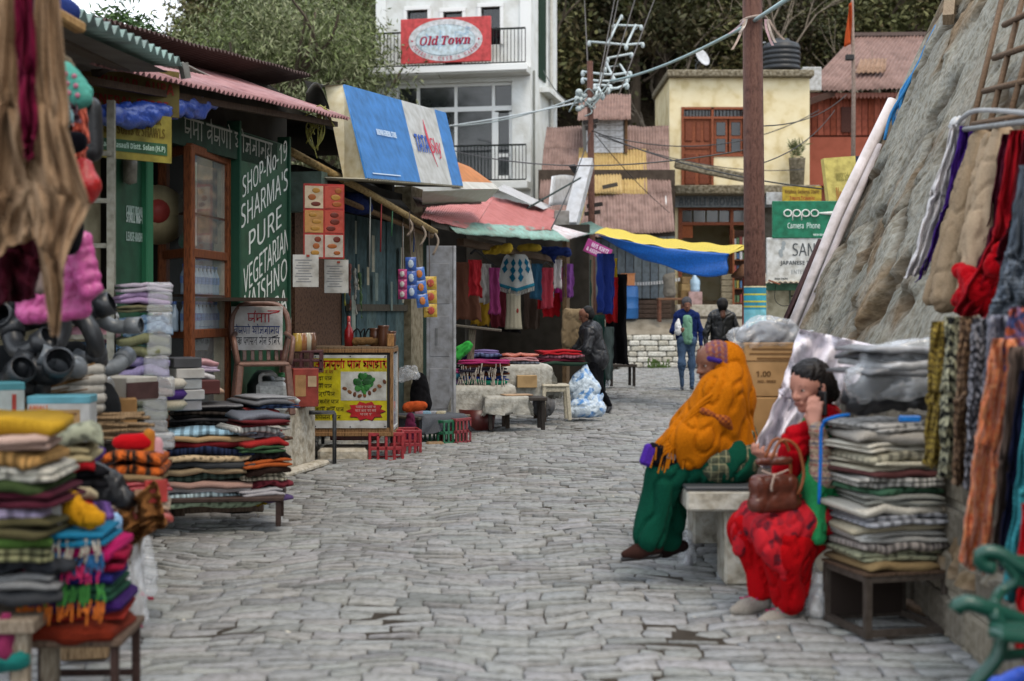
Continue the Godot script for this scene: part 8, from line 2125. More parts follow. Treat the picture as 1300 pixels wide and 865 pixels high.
func build_rock_wall():
	var t := thing("rock_wall", "tall leaning grey rock wall with cement patches along the right of the lane", "wall")
	var nz := fn0()
	nz.seed = 12; nz.frequency = 0.55; nz.fractal_octaves = 4
	var cell := fn0()
	cell.noise_type = FastNoiseLite.TYPE_CELLULAR; cell.seed = 5; cell.frequency = 1.15; cell.cellular_return_type = FastNoiseLite.RETURN_DISTANCE2_SUB; cell.fractal_octaves = 1
	cell.domain_warp_enabled = true; cell.domain_warp_amplitude = 0.5; cell.domain_warp_frequency = 0.9
	var tn: FastNoiseLite = cell.duplicate()
	tn.cellular_return_type = FastNoiseLite.RETURN_CELL_VALUE
	var mb := ms()
	var g := []
	var cs := []
	for j in 131:
		var r := []
		var rc := []
		for i in 201:
			var d := lerpf(14.6, 3.0, i / 200.0)
			var h := lerpf(0.3, 7.0, j / 130.0)
			var b := cell.get_noise_2d(d * 1.15, h * 1.25) + 1.0
			var st := smoothstep(0.02, 0.14, b)
			var tone := tn.get_noise_2d(d * 1.15, h * 1.25)
			var cem := smoothstep(0.05, 0.25, nz.get_noise_2d(d * 0.9 + 30, h * 0.9))
			st = lerpf(st, 0.85, cem)
			var k := 0.1 * st + 0.05 * tone * (1.0 - cem) + 0.06 * nz.get_noise_2d(d * 1.4, h * 1.4) + 0.02 * nz.get_noise_2d(d * 8, h * 8)
			k = lerpf(0.07, k, minf(1.0, i / 14.0))
			r.append(v3(wall_x(d, h) - k + 0.06, h, -d))
			var bn := smoothstep(-0.1, 0.4, nz.get_noise_2d(d * 1.7 + 70, h * 0.8))
			rc.append(Color(0.09, 0.065, 0.04).lerp(Color(0.23, 0.228, 0.2).lerp(Color(0.18, 0.13, 0.08), bn) * (1.0 + 0.3 * tone), st).lerp(Color(0.31, 0.305, 0.265), cem * 0.75))
		g.append(r)
		cs.append(rc)
	for j in 130:
		for i in 200:
			for e in [[0, 0], [1, 1], [1, 0], [0, 0], [0, 1], [1, 1]]:
				mb.st.set_color(cs[j + e[1]][i + e[0]])
				mb.st.add_vertex(g[j + e[1]][i + e[0]])
	var rock := M("rock", "#ffffff", {"vc": true, "t": ntex("rockt", 0.02, ["#8d7f6c", "#c4bcae", "#ffffff", "#d8d0c4", "#a89a88"], SX, 6, 121), "s": 0.7, "r": 0.95, "b": 1.4, "world": true})
	part("rock_face", mb.done(), rock, t)
	part("end_face", mb0().quad_(v3(wall_x(14.6, 0), 0, -14.6), v3(9, 0, -14.6), v3(9, 7, -14.6), v3(wall_x(14.6, 7.0), 7, -14.6)).done(), rock, t)
	part("top", mb0().quad_(v3(wall_x(14.6, 7), 7, -14.6), v3(9, 7, -14.6), v3(9, 7, -3), v3(wall_x(3, 7), 7, -3)).done(), rock, t)
	# the block masonry at the foot
	var bm := [M("blk1", "#7d776c", {"q": 2.5, "b": 1.0, "world": true}), M("blk2", "#6c665c", {"q": 2.5, "b": 1.0, "world": true}), M("blk3", "#8a8375", {"q": 2.5, "b": 1.0, "world": true})]
	var m := thing("block_wall", "low grey block masonry at the foot of the rock wall, behind the hanging scarves", "wall")
	part("mortar", mb0().quad_(v3(2.1, 0, -9.5), v3(1.9, 0, -3.5), v3(2.0, 1.0, -3.5), v3(2.2, 1.0, -9.5)).done(), M("mortar", "#a09a8c", {"q": 2.0}), m)
	for r in 5:
		var d := 3.6 + 0.15 * (r % 2)
		while d < 9.3:
			var l := rf(0.26, 0.4)
			part("block", bx(v3(0.12, 0.172, l - 0.03), 0.014), bm[rng.randi() % 3], m, v3(1.9 + (d - 3.5) * 0.0333 + 0.1 * (0.1 + r * 0.2) + rf(0.03, 0.045), 0.1 + r * 0.2, -d - l / 2))
			d += l
	# pipes along the sloping end, rope, rusty grid
	single("white_pipe", ms().tube([at(997, 440, 13.8), at(1067, 265, 14.1), at(1134, 128, 14.4)], 0.06, 10).done(), paint("#dcd4d6", 0.5), "long pinkish white pipe along the sloping edge of the rock wall, upper one", "pipe")
	single("white_pipe", ms().tube([at(1014, 428, 13.6), at(1074, 280, 13.9), at(1118, 185, 14.2)], 0.04, 8).done(), paint("#bdb4b6", 0.5), "second white pipe close under the long one on the rock wall edge", "pipe")
	single("dark_pole", ms().tube([at(990, 424, 13.9), at(1042, 305, 14.1)], 0.03, 8).done(), timber("#3f2a2c"), "dark pole leaning beside the white pipes at the rock wall end", "pole")
	var rp := thing("blue_rope", "tangle of bright blue rope hanging over the rock wall edge", "rope")
	for i in 7:
		var j := func(): return v3(rf(-0.08, 0.08), rf(-0.05, 0.05), rf(-0.05, 0.05))
		part("strand", ms().tube(bend([at(1200, 36, 14) + j.call(), at(1178, 70, 14) + j.call(), at(1155, 115, 14) + j.call(), at(1140, 150, 14) + j.call(), at(1127 + i * 2, 170 + i * 5, 14) + j.call()], 18), 0.016, 5).done(), cloth("#3f86c4"), rp)
	var gr := thing("rusty_grid", "rusty iron grid fixed on the upper rock wall above the jackets", "grid")
	var rm := M("gridrust", "#6d5846", {"q": 4.0, "b": 1.0, "r": 0.9})
	for i in 5: part("upright_bar", ms().tube([onwall(1232 + i * 22, 170, 0.22), onwall(1252 + i * 24, 85, 0.22), onwall(1272 + i * 26, 0, 0.22)], 0.022, 6).done(), rm, gr)
	for i in 4: part("cross_bar", ms().tube([onwall(1236 + i * 13, 158 - i * 42, 0.24), onwall(1330, 142 - i * 46, 0.24)], 0.022, 6).done(), rm, gr)
	single("post_stub", mb0().bar(onwall(1204, 25, 0.1), onwall(1208, -10, 0.1), 0.1, 0.1).done(), timber("#8a7a64"), "pale wooden post at the top end of the rock wall", "post")
func build_right_goods():
	single("clothes_rail", ms().tube([at(1212, 166, 8.3), at(1340, 150, 6.0)], 0.016, 6).done(), iron("#9a9c9e"), "steel clothes rail fixed before the rock wall", "rail")
	single("cord_loop", ms().tube(bend([at(1212, 165, 8.3), at(1222, 150, 8), at(1245, 140, 7.6), at(1330, 146, 6.1)], 16), 0.014, 6).done(), plast("#b8babc"), "white cord looped over the clothes rail", "cord")
	single("cloth_knot", body([[at(1213, 160, 8.2), at(1218, 154, 8.2), 0.05, 0.04]], 0.015, 0.02, [0.02, v3(25, 25, 25), 3]), plast("#c4c6c8"), "white cloth knot at the end of the clothes rail", "knot")
	var G := func(name, label, cat, l, r, d, w, a, c, k, sd): return single(name, cloth_px(l, r, d, w, a, sd), cloth(c, k) if c is String else c, label, cat)
	G.call("white_scarf", "white lace scarf hanging first on the rail, nearest the rock", "scarf", [[1210, 158], [1182, 250], [1150, 352]], [[1222, 158], [1208, 250], [1176, 350]], 8.1, 3.0, 0.05, "#dedce0", "", 1)
	G.call("purple_scarf", "violet scarf hanging behind the white lace scarf", "scarf", [[1220, 160], [1196, 270], [1163, 362]], [[1238, 160], [1218, 250], [1186, 330]], 8.0, 2.0, 0.04, "#43237c", "", 2)
	var jk := func(label, c, b, sd, kind): return single("jacket", body(b, 0.016, 0.02, [0.03, v3(9, 4, 9), sd]), cloth(c, kind), label, "jacket")
	jk.call("left beige jacket on the rail, its sleeve hanging towards the rock", "#9a8770", [[at(1244, 180, 7.7), at(1216, 300, 7.6), 0.07, 0.08], [at(1216, 300, 7.6), at(1200, 378, 7.5), 0.08, 0.09], [at(1234, 195, 7.8), at(1206, 290, 7.8), 0.05, 0.05], [at(1206, 290, 7.8), at(1182, 380, 7.7), 0.05, 0.05]], 3, "")
	jk.call("right beige jacket on the rail, hanging before the red shawl", "#b09c84", [[at(1272, 178, 7.2), at(1246, 290, 7.1), 0.08, 0.09], [at(1246, 290, 7.1), at(1226, 370, 7.0), 0.08, 0.06], [at(1256, 180, 7.4), at(1228, 320, 7.4), 0.06, 0.06]], 4, "")
	G.call("red_shawl", "bright red shawl with black beadwork hanging right of the beige jackets", "shawl", [[1284, 165], [1262, 300], [1212, 398]], [[1310, 165], [1296, 320], [1252, 404]], 6.8, 3.0, 0.05, "#a01522", "", 3)
	G.call("dark_red_shawl", "dark red beaded shawl at the right picture edge", "shawl", [[1300, 170], [1284, 280], [1262, 330]], [[1330, 170], [1320, 300], [1300, 350]], 6.5, 2.0, 0.04, "#5a1420", "", 5)
	single("red_fluff", body([[at(1222, 345, 7.0), at(1245, 365, 6.8), 0.06, 0.07], [at(1262, 340, 6.7), at(1270, 318, 6.7), 0.05, 0.05], [at(1216, 380, 7.0), at(1250, 385, 6.8), 0.05, 0.06]], 0.016, 0.03, [0.04, v3(14, 14, 14), 3]), cloth("#b80f1a", "fuzzy"), "fluffy red trim bunched at the hem of the red shawl", "trim")
	G.call("denim_garment", "grey blue denim garment hanging at the right picture edge", "garment", [[1296, 210], [1278, 320], [1256, 402]], [[1330, 210], [1310, 330], [1296, 410]], 6.4, 2.0, 0.04, "#59626e", "", 2)
	G.call("white_shawl", "second white garment tucked behind the violet scarf", "shawl", [[1228, 165], [1206, 280], [1180, 350]], [[1244, 165], [1226, 270], [1200, 340]], 8.3, 2.0, 0.05, "#b8b4b8", "", 4)
	G.call("plum_shawl", "plum shawl hanging between the beige jackets and the red shawl", "shawl", [[1272, 170], [1254, 290], [1222, 372]], [[1290, 170], [1276, 300], [1250, 380]], 7.0, 2.0, 0.05, "#4a1426", "", 6)
	G.call("blue_grey_shawl", "blue grey knit hanging under the denim garment", "shawl", [[1280, 330], [1262, 380], [1246, 420]], [[1320, 330], [1306, 390], [1290, 430]], 6.2, 2.0, 0.05, "#6a7482", "knit", 2)
	var pat := func(key, a, b, f): return M(key, "#ffffff", {"t": itex(key + "p", 48, 48, func(x, y): return Color(a) if sin(x * f * 1.3 + 2.0 * sin(y * f * 0.7)) + sin(y * f + 1.5 * cos(x * f * 0.8)) > 0.25 else Color(b)), "s": 5.0, "r": 0.9})
	var lows := [["gold_scarf", "gold sequinned scarf, first of the lower hanging row", 1178, 1202, 408, 590, 6.21, pat.call("goldpat", "#a08a3c", "#4c3c1c", 0.9)], ["floral_scarf", "black scarf with cream flowers in the lower hanging row", 1196, 1220, 402, 605, 6.08, pat.call("flowpat", "#c4c0a0", "#101214", 0.5)], ["spotted_scarf", "brown spotted scarf in the lower hanging row", 1213, 1238, 402, 615, 5.94, pat.call("leopat", "#94785c", "#3a281e", 0.8)], ["patterned_scarf", "black and white patterned scarf in the lower hanging row", 1230, 1262, 404, 622, 5.81, pat.call("bwpat", "#a4a2a8", "#16161c", 0.7)], ["grey_scarf", "grey patterned scarf between the patterned and the orange one", 1250, 1284, 400, 560, 5.67, pat.call("grpat", "#8a8a94", "#50525e", 0.6)], ["bright_scarf", "orange and blue flowered scarf at the right picture edge", 1276, 1320, 390, 520, 5.54, pat.call("brpat", "#b0542c", "#44507c", 0.35)]]
	for i in lows.size():
		var q: Array = lows[i]
		G.call(q[0], q[1], "scarf", [[q[2] + 6, q[4]], [q[2], (q[4] + q[5]) / 2], [q[2] - 4, q[5]]], [[q[3] + 4, q[4]], [q[3] + 2, (q[4] + q[5]) / 2], [q[3] - 4, q[5] + 6]], q[6], 1.2, 0.035, q[7], "", i)
	G.call("fur_scarf", "long orange and rust fur scarf reaching low on the block wall", "scarf", [[1262, 430], [1240, 560], [1220, 715]], [[1292, 430], [1272, 580], [1252, 730]], 5.5, 1.3, 0.05, M("rustfur", "#ffffff", {"t": ntex("furt", 0.02, ["#7a2c1c", "#b85a34", "#c48a5c", "#8c3a28"], SX, 4, 7), "s": 2.5, "r": 1.0, "b": 2.0, "rim": 0.5}), "", 3)
	G.call("brown_fur_scarf", "grey brown fur scarf right of the orange one", "scarf", [[1284, 440], [1270, 580], [1262, 690]], [[1310, 440], [1294, 600], [1284, 700]], 5.4, 1.1, 0.04, "#5f5048", "fuzzy", 4)
	G.call("navy_scarf", "navy scarf between the fur scarf and the turquoise knit", "scarf", [[1296, 470], [1282, 600], [1268, 720]], [[1316, 470], [1300, 620], [1288, 730]], 5.3, 2.0, 0.04, "#151a34", "", 5)
	G.call("turquoise_scarf", "turquoise knitted scarf at the right picture edge", "scarf", [[1306, 480], [1290, 620], [1272, 760]], [[1330, 480], [1322, 640], [1304, 770]], 5.2, 2.0, 0.04, "#3f98a4", "knit", 6)
	G.call("red_cloth", "plain red cloth hanging behind the green iron bench", "cloth", [[1298, 640], [1294, 740], [1290, 836]], [[1340, 640], [1330, 740], [1320, 840]], 5.1, 1.5, 0.03, "#b0141c", "", 7)
	# concrete bench, cartons
	var cb := thing("concrete_bench", "pale concrete bench under the woman in the orange shawl", "bench", v3(1.42, 0, -8.75))
	var cm: Material = M("benchcem", "#b4b1a8", {"t": texs["oldc"], "s": 0.9, "b": 0.4})
	part("slab", bx(v3(0.96, 0.11, 1.9), 0.012), cm, cb, v3(0, 0.475, 0.15))
	part("dark_top", bx(v3(0.97, 0.02, 1.9), 0.006), M("benchtop", "#3f4144", {"r": 0.4}), cb, v3(0, 0.543, 0.15))
	for z in [0.85, -0.5]: part("support", bx(v3(0.72, 0.42, 0.3), 0.015), cm, cb, v3(0.1, 0.21, z))
	var cw := [["lower", 0.553, 0.16, "#a98458", -0.02], ["middle", 0.716, 0.26, "#b08a5c", 0.02], ["upper", 0.979, 0.33, "#b48f62", -0.02]]
	for i in 3:
		var q: Array = cw[i]
		var c := cardbox("brown_carton", "%s brown carton of the three stacked behind the woman in orange" % q[0], at(984, 590, 8.75) * v3(1, 0, 1) + UP * q[1] + v3(0.0, 0, -0.05), v3(0.41 + 0.01 * i, q[2], 0.38), q[4] + 0.04, q[3])
		if i == 2:
			for k in 3: part("print_line", bx(v3([0.3, 0.33, 0.24][k], 0.01, 0.003)), ink("#6a4c2c"), c, v3(-0.02, 0.29 - k * 0.028, 0.192))
			write("1.00", "#5a4024", c, v3(-0.1, 0.14, 0.192), 0.09, 0.034)
			write("NO. 0083", "#6a4c2c", c, v3(-0.08, 0.095, 0.192), 0.11, 0.016)
			part("print_frame", mb0().box(v3(-0.05, 0.22, 0.192), v3(0.36, 0.004, 0.003)).box(v3(-0.23, 0.16, 0.192), v3(0.004, 0.24, 0.003)).done(), ink("#6a4c2c"), c)
	var fm := film()
	bag("wrapped_coat", "dark garments in clear film lying on the upper carton", at(985, 428, 8.7), [[v3(-0.2, 0.0, 0), v3(0.2, 0.0, 0), 0.06, 0.06], [v3(-0.1, 0.06, 0), v3(0.1, 0.05, 0), 0.05, 0.04]], cloth("#50545e", "shiny"), 3, 0.04)
	bag("film_cover", "clear crumpled film over the dark garments on the cartons", at(985, 426, 8.65), [[v3(-0.24, -0.02, 0), v3(0.24, -0.03, 0), 0.07, 0.06], [v3(-0.12, 0.07, 0), v3(0.08, 0.06, 0), 0.07, 0.05]], fm, 5, 0.06)
	single("white_sheet", cloth_px([[1016, 418], [990, 500], [950, 585]], [[1120, 440], [1060, 520], [1000, 600]], 8.0, 2.5, 0.09, 3), M("whitebag", "#dcd6de", {"r": 0.3, "b": 0.8, "s": 3.0, "back": "#707070"}), "big crumpled white plastic sheet behind the woman on the phone", "sheet")
	# the pile on its iron stand
	var P := at(1124, 800, 6.75) * v3(1, 0, 1)
	var stn := thing("iron_stand", "rusty iron frame stand with a dark board, carrying the tall blanket pile", "stand", P, 0.25)
	var im := M("standiron", "#4a423c", {"q": 3.0, "r": 0.8})
	for k in [[-1, -1], [1, -1], [-1, 1], [1, 1]]: part("leg", bx(v3(0.032, 0.28, 0.032)), im, stn, v3(0.2 * k[0], 0.14, 0.2 * k[1]))
	for y in [0.02, 0.27]:
		for k in [-1, 1]:
			part("bar", bx(v3(0.37, 0.03, 0.028)), im, stn, v3(0, y, 0.2 * k))
			part("bar", bx(v3(0.028, 0.03, 0.37)), im, stn, v3(0.2 * k, y, 0))
	part("back_board", bx(v3(0.38, 0.24, 0.01)), M("darkboard", "#2a211c"), stn, v3(0, 0.145, -0.18))
	part("top_board", bx(v3(0.44, 0.012, 0.44)), timber("#5c4a3c"), stn, v3(0, 0.292, 0))
	pile("blanket", "on the iron stand", P + UP * 0.3, 0.25, 0.43, 0.44, [["tan", "#8f7a58", 0.04], ["olive", "#85866f", 0.05], ["taupe", "#98908a", 0.045], ["grey", "#a8a8a6", 0.045], ["cream", "#b4ac98", 0.04], ["checked pale", "#a4a6ac", 0.05], ["white", "#d0ccc2", 0.045], ["mid grey", "#8b8d88", 0.045], ["forest green", "#4a6e56", 0.04], ["ash", "#aaa8a2", 0.05], ["maroon edged", "#5c3a3a", 0.03], ["ivory", "#d0cbb8", 0.045], ["sand", "#b0aa94", 0.045], ["off white", "#d4d0c4", 0.045], ["fringed grey", "#a09c96", 0.05], ["pale grey", "#a09e9a", 0.045]], "blankets in the tall pile", 2, 0.025)
	bag("black_garments", "black garments under film at the top of the tall blanket pile", P + v3(0.02, 1.1, 0.02), [[v3(-0.18, -0.02, 0.05), v3(0.2, 0.0, 0.05), 0.08, 0.08], [v3(-0.1, 0.08, 0), v3(0.2, 0.09, 0), 0.07, 0.06]], cloth("#1c1d22", "shiny"), 4, 0.05)
	pile("wrapped garment", "above the black garments on the tall pile", P + v3(0.05, 1.2, 0), 0.3, 0.44, 0.4, [["grey", "#6d7076", 0.035, "shiny"], ["white", "#b4b6ba", 0.04, "shiny"], ["slate", "#54585f", 0.035, "shiny"], ["silver", "#9a9da4", 0.03, "shiny"]], "", 1, 0.04)
	bag("film_wrap", "clear crumpled film wrapped over the top of the tall blanket pile", P + v3(0.05, 1.16, 0.05), [[v3(-0.2, 0.0, 0.1), v3(0.2, 0.02, 0.1), 0.1, 0.1], [v3(-0.12, 0.14, 0.05), v3(0.22, 0.15, 0.05), 0.07, 0.06]], fm, 6, 0.06)
	var stp := thing("blue_strap", "bright blue strap round the left front of the tall blanket pile", "strap")
	part("band", ms().tube(bend([at(1040, 640, 6.45), at(1042, 585, 6.45), at(1044, 540, 6.45), at(1060, 530, 6.42), at(1078, 527, 6.5)], 16), 0.008, 6).done(), cloth("#1c6ac4"), stp)
	part("buckle", mb0().box(at(1155, 532, 6.45), v3(0.1, 0.03, 0.02), 0.006).done(), plast("#1c7ad0"), stp)
	single("fallen_board", mb0().box(Z0, v3(0.1, 0.05, 0.34), 0.01).done(), timber("#6d5a48"), "small wood piece on the paving behind the iron stand", "block", at(1175, 765, 7.0) * v3(1, 0, 1) + UP * 0.025, 0.4)
	var bl := [["under the concrete bench, left end", 872, 700, 8.4, 0.07], ["on the paving behind the red trousers", 918, 735, 8.0, 0.06], ["between the woman in red and the iron stand", 1020, 745, 7.3, 0.1], ["against the left leg of the iron stand", 1038, 760, 6.95, 0.08]]
	for i in 4:
		bag("plastic_bag", "clear plastic bag of goods " + bl[i][0], at(bl[i][1], bl[i][2], bl[i][3]), [[v3(0, -0.06, 0), v3(0.01, 0.1, 0), bl[i][4], bl[i][4] * 0.7]], fm, i + 2, 0.04, 0, "", 0.016)
		bag("bag_content", "%s bundle inside the bag %s" % [["white", "pink", "grey", "pale"][i], bl[i][0]], at(bl[i][1], bl[i][2] + 8, bl[i][3]), [[v3(0, -0.04, 0), v3(0, 0.03, 0), bl[i][4] * 0.7, bl[i][4] * 0.5]], cloth(["#a8a8b0", "#b08890", "#8a8c94", "#b0aca8"][i]), i, 0.03, 0, "", 0.016)
	# green iron bench at the lower right corner
	var gb := thing("iron_bench", "green painted iron bench end at the lower right corner", "bench")
	var gm := M("benchgreen", "#0f4034", {"r": 0.35, "sp": 0.5, "b": 0.2})
	var T := func(name, pts, r): return part(name, ms().tube(bend(pts, 18), r, 8).done(), gm, gb)
	T.call("armrest", [at(1212, 776, 4.3), at(1222, 766, 4.3), at(1245, 770, 4.3), at(1300, 790, 4.35), at(1345, 800, 4.4)], 0.026)
	T.call("front_leg", [at(1258, 776, 4.3), at(1272, 800, 4.3), at(1266, 835, 4.3), at(1236, 872, 4.3), at(1225, 905, 4.3)], 0.024)
	T.call("back_scroll", [at(1262, 722, 4.5), at(1245, 716, 4.5), at(1246, 702, 4.5), at(1270, 704, 4.5), at(1300, 722, 4.5), at(1340, 735, 4.5)], 0.024)
	T.call("back_stay", [at(1272, 710, 4.5), at(1290, 735, 4.5), at(1270, 752, 4.5), at(1262, 768, 4.4)], 0.018)
	T.call("stretcher", [at(1262, 835, 4.3), at(1300, 830, 4.35), at(1345, 828, 4.4)], 0.018)
	for i in 3: part("seat_slat", mb0().bar(at(1262, 792 + i * 7, 4.32 - i * 0.1), at(1380, 800 + i * 9, 4.4 - i * 0.1), 0.07, 0.03, UP, 0.008).done(), gm, gb)
	for i in 2: part("back_slat", mb0().bar(at(1285, 716 + i * 16, 4.5), at(1380, 728 + i * 18, 4.6), 0.03, 0.06, UP, 0.008).done(), gm, gb)
	bag("blue_plastic_sheet", "blue plastic sheet on the paving under the green iron bench", at(1290, 866, 4.5), [[v3(-0.1, -0.02, 0), v3(0.2, 0.03, 0), 0.05, 0.06]], M("bluesheet", "#2c4fb4", {"r": 0.35}), 4, 0.04)
# ---------------------------------------------------------------- people
func head(o: Node3D, p: Vector3, yaw: float, pitch: float, skin: String, k := 1.0, cell := 0.006, roll := 0.0) -> MeshInstance3D:   # face towards +z of its own axes
	var b := [[v3(0, 0.035, -0.025), v3(0, 0.04, 0.02), 0.088, 0.084], [v3(0, 0.0, 0.035), v3(0, -0.06, 0.045), 0.06, 0.044], [v3(0, -0.082, 0.058), v3(0, -0.086, 0.064), 0.026, 0.022], [v3(-0.045, -0.055, 0.01), v3(-0.02, -0.085, 0.05), 0.026, 0.022], [v3(0.045, -0.055, 0.01), v3(0.02, -0.085, 0.05), 0.026, 0.022], [v3(-0.035, -0.018, 0.066), v3(-0.03, -0.025, 0.07), 0.024, 0.022], [v3(0.035, -0.018, 0.066), v3(0.03, -0.025, 0.07), 0.024, 0.022], [v3(0, 0.015, 0.092), v3(0, -0.026, 0.115), 0.01, 0.013], [v3(-0.012, -0.028, 0.1), v3(0.012, -0.028, 0.1), 0.011, 0.011], [v3(-0.035, 0.03, 0.078), v3(0.035, 0.03, 0.078), 0.016, 0.016], [v3(-0.02, -0.058, 0.09), v3(0.02, -0.058, 0.09), 0.01, 0.01], [v3(0, -0.06, -0.025), v3(0, -0.2, -0.045), 0.05, 0.055]]
	for s in [-1, 1]: b.append([v3(0.085 * s, 0.02, -0.01), v3(0.088 * s, -0.025, 0.0), 0.017, 0.012])
	var sm := M("skin_" + skin, skin, {"r": 0.55, "sp": 0.35, "b": 0.08, "s": 6.0})
	var h := part("head", body(b, cell, 0.006), sm, o, p, v3(pitch, yaw, roll))
	h.scale = Vector3.ONE * k
	for s in [-1, 1]:
		part("eye", ms().ball(Z0, v3(0.0135, 0.0065, 0.008), 10, 6).done(), M("eyewhite", "#b0a8a0", {"r": 0.2}), h, v3(0.032 * s, 0.008, 0.084))
		part("brow", ms().tube(bend([v3(0.015 * s, 0.024, 0.096), v3(0.034 * s, 0.031, 0.093), v3(0.052 * s, 0.024, 0.08)], 6), 0.004, 5).done(), M("browhair", "#1c1614", {"r": 0.8}), h)
	part("iris", ms().ball(v3(-0.032, 0.008, 0.0905), v3(0.0075, 0.0065, 0.004), 8, 5).ball(v3(0.032, 0.008, 0.0905), v3(0.0075, 0.0065, 0.004), 8, 5).done(), M("iris", "#140d0a", {"r": 0.15}), h)
	part("lips", ms().ball(v3(0, -0.054, 0.098), v3(0.022, 0.005, 0.006), 10, 6).ball(v3(0, -0.063, 0.097), v3(0.018, 0.006, 0.006), 10, 6).done(), M("lips_" + skin, Color(skin).darkened(0.25).lerp(Color("#8a4440"), 0.4), {"r": 0.5}), h)
	return h
func hand_bones(w: Vector3, f: Vector3, n: Vector3, curl: float, side := 1.0, k := 1.0) -> Array:   # wrist, finger direction, palm normal
	f = f.normalized()
	n = (n - f * n.dot(f)).normalized()
	var s := f.cross(n) * side
	var b := []
	for i in 4:
		var kn: Vector3 = w + (f * [0.082, 0.088, 0.084, 0.074][i] + s * (0.033 - 0.021 * i)) * k
		b.append([w + s * (0.012 - 0.008 * i) * k, kn, 0.017 * k, 0.0115 * k])
		var q := kn
		var dir := f
		for j in 3:
			dir = dir.rotated(s * side, (curl * [0.5, 1.0, 0.7][j] + 0.06 * i) * side)
			var l: float = [0.04, 0.026, 0.021][j] * [0.95, 1.05, 1.0, 0.8][i] * k
			b.append([q, q + dir * l, (0.0098 - j * 0.0011) * k, (0.0088 - j * 0.0011) * k])
			q += dir * l
	var t0 := w + (s * 0.026 + f * 0.025) * k
	var t1 := t0 + (s * 0.026 + f * 0.03 + n * 0.016) * k
	b.append([w + s * 0.014 * k, t0, 0.015 * k, 0.013 * k])
	b.append([t0, t1, 0.012 * k, 0.0105 * k])
	b.append([t1, t1 + (f * 0.03 + n * 0.014) * k, 0.01 * k, 0.008 * k])
	return b
func limb(o: Node3D, called: String, b: Array, m: Material, cell := 0.016, soft := 0.03, wr := []) -> MeshInstance3D:
	return part(called, body(b, cell, soft, wr), m, o)
var pd := 8.0
func zz(px: float, py: float, dz := 0.0) -> Vector3:
	return at(px, py, pd) + v3(0, 0, dz)
func build_people():
	var wr := [0.03, v3(9, 6, 9), 3]
	# woman in the orange shawl: sits sideways on the bench, facing the lane
	var o := thing("person", "seated woman in an orange shawl over her head and green trousers, hands folded", "person")
	pd = 8.0
	limb(o, "trousers", [[zz(922, 585, 0.12), zz(838, 598, 0.13), 0.13, 0.1], [zz(838, 598, 0.13), zz(822, 676, 0.14), 0.1, 0.095], [zz(922, 588, -0.1), zz(858, 600, -0.06), 0.13, 0.1], [zz(858, 600, -0.06), zz(853, 688, -0.02), 0.1, 0.085], [zz(925, 580, 0.1), zz(925, 580, -0.1), 0.14, 0.14]], cloth("#0f4a3a"), 0.016, 0.03, [0.045, v3(8, 4, 8), 5])
	limb(o, "tunic", [[zz(928, 585, 0.13), zz(905, 586, 0.16), 0.125, 0.12], [zz(928, 585, -0.1), zz(900, 588, -0.06), 0.13, 0.12], [zz(928, 560, 0.0), zz(928, 585, 0.0), 0.17, 0.17]], M("tuniccheck", "#ffffff", {"t": itex("tunicp", 32, 32, func(x, y): return Color("#8f8a6a") if x % 8 == 0 or y % 8 == 0 else (Color("#2c3a30") if (x / 8 + y / 8) % 2 == 0 else Color("#4a4c3c"))), "s": 6.0, "r": 0.9}), 0.016, 0.03, wr)
	limb(o, "tunic_hem", [[zz(828, 600, 0.14), zz(836, 585, 0.14), 0.05, 0.06]], mats["tuniccheck"], 0.014, 0.02, wr)
	var sh := [[zz(922, 565, 0.05), zz(916, 500, 0.1), 0.17, 0.14], [zz(926, 565, -0.08), zz(924, 500, -0.12), 0.17, 0.14], [zz(916, 498, 0.14), zz(880, 548, 0.2), 0.1, 0.095], [zz(880, 548, 0.2), zz(842, 566, 0.12), 0.09, 0.075], [zz(910, 505, -0.12), zz(870, 545, -0.12), 0.1, 0.09], [zz(905, 515, 0.05), zz(862, 556, 0.1), 0.12, 0.11], [zz(875, 560, 0.2), zz(868, 582, 0.2), 0.05, 0.04], [zz(895, 560, 0.2), zz(880, 580, 0.22), 0.07, 0.05], [zz(924, 454, 0.0), zz(925, 492, 0.0), 0.088, 0.1], [zz(929, 460, 0.0), zz(933, 510, 0.0), 0.085, 0.12], [zz(905, 492, 0.06), zz(925, 480, 0.1), 0.08, 0.07]]
	limb(o, "shawl", sh, cloth("#b8690c"), 0.013, 0.024, [0.036, v3(9, 5, 9), 7])
	for i in 9: part("shawl_fold", ms().tube(bend([zz(934 - i * 3, 484 + i * 9, 0.17 + 0.005 * i), zz(900 - i * 5, 496 + i * 8, 0.215), zz(872 - i * 5, 520 + i * 7, 0.205), zz(850 - i * 3, 552 + i * 3, 0.15)], 14), 0.017, 7, true, 0.7).done(), cloth("#b8690c"), o)
	limb(o, "border", [[zz(912, 530, 0.235), zz(885, 518, 0.25), 0.03, 0.03], [zz(912, 530, 0.235), zz(920, 540, 0.21), 0.03, 0.03]], M("shawlborder", "#ffffff", {"t": itex("borderp", 32, 32, func(x, y): return Color("#5c2418") if sin(x * 0.8) * sin(y * 0.8) > 0.0 else Color("#9a5416")), "s": 8.0}), 0.012, 0.02)
	var fr := mb0()
	rng.seed = 9
	for i in 46:
		var q: Vector3 = zz(822 + rng.randf() * 55, 556 + rng.randf() * 8 + (14 if i > 22 else 0), 0.16 + rng.randf() * 0.08)
		fr.tube([q, q + v3(rf(-0.03, 0.0), -rf(0.05, 0.1), 0.01)], 0.005, 3)
	part("fringe", fr.done(), cloth("#c07414"), o).set_meta("kind", "stuff")
	var hd := head(o, zz(906, 464, 0.0), -1.05, 0.1, "#6d4838", 0.98)
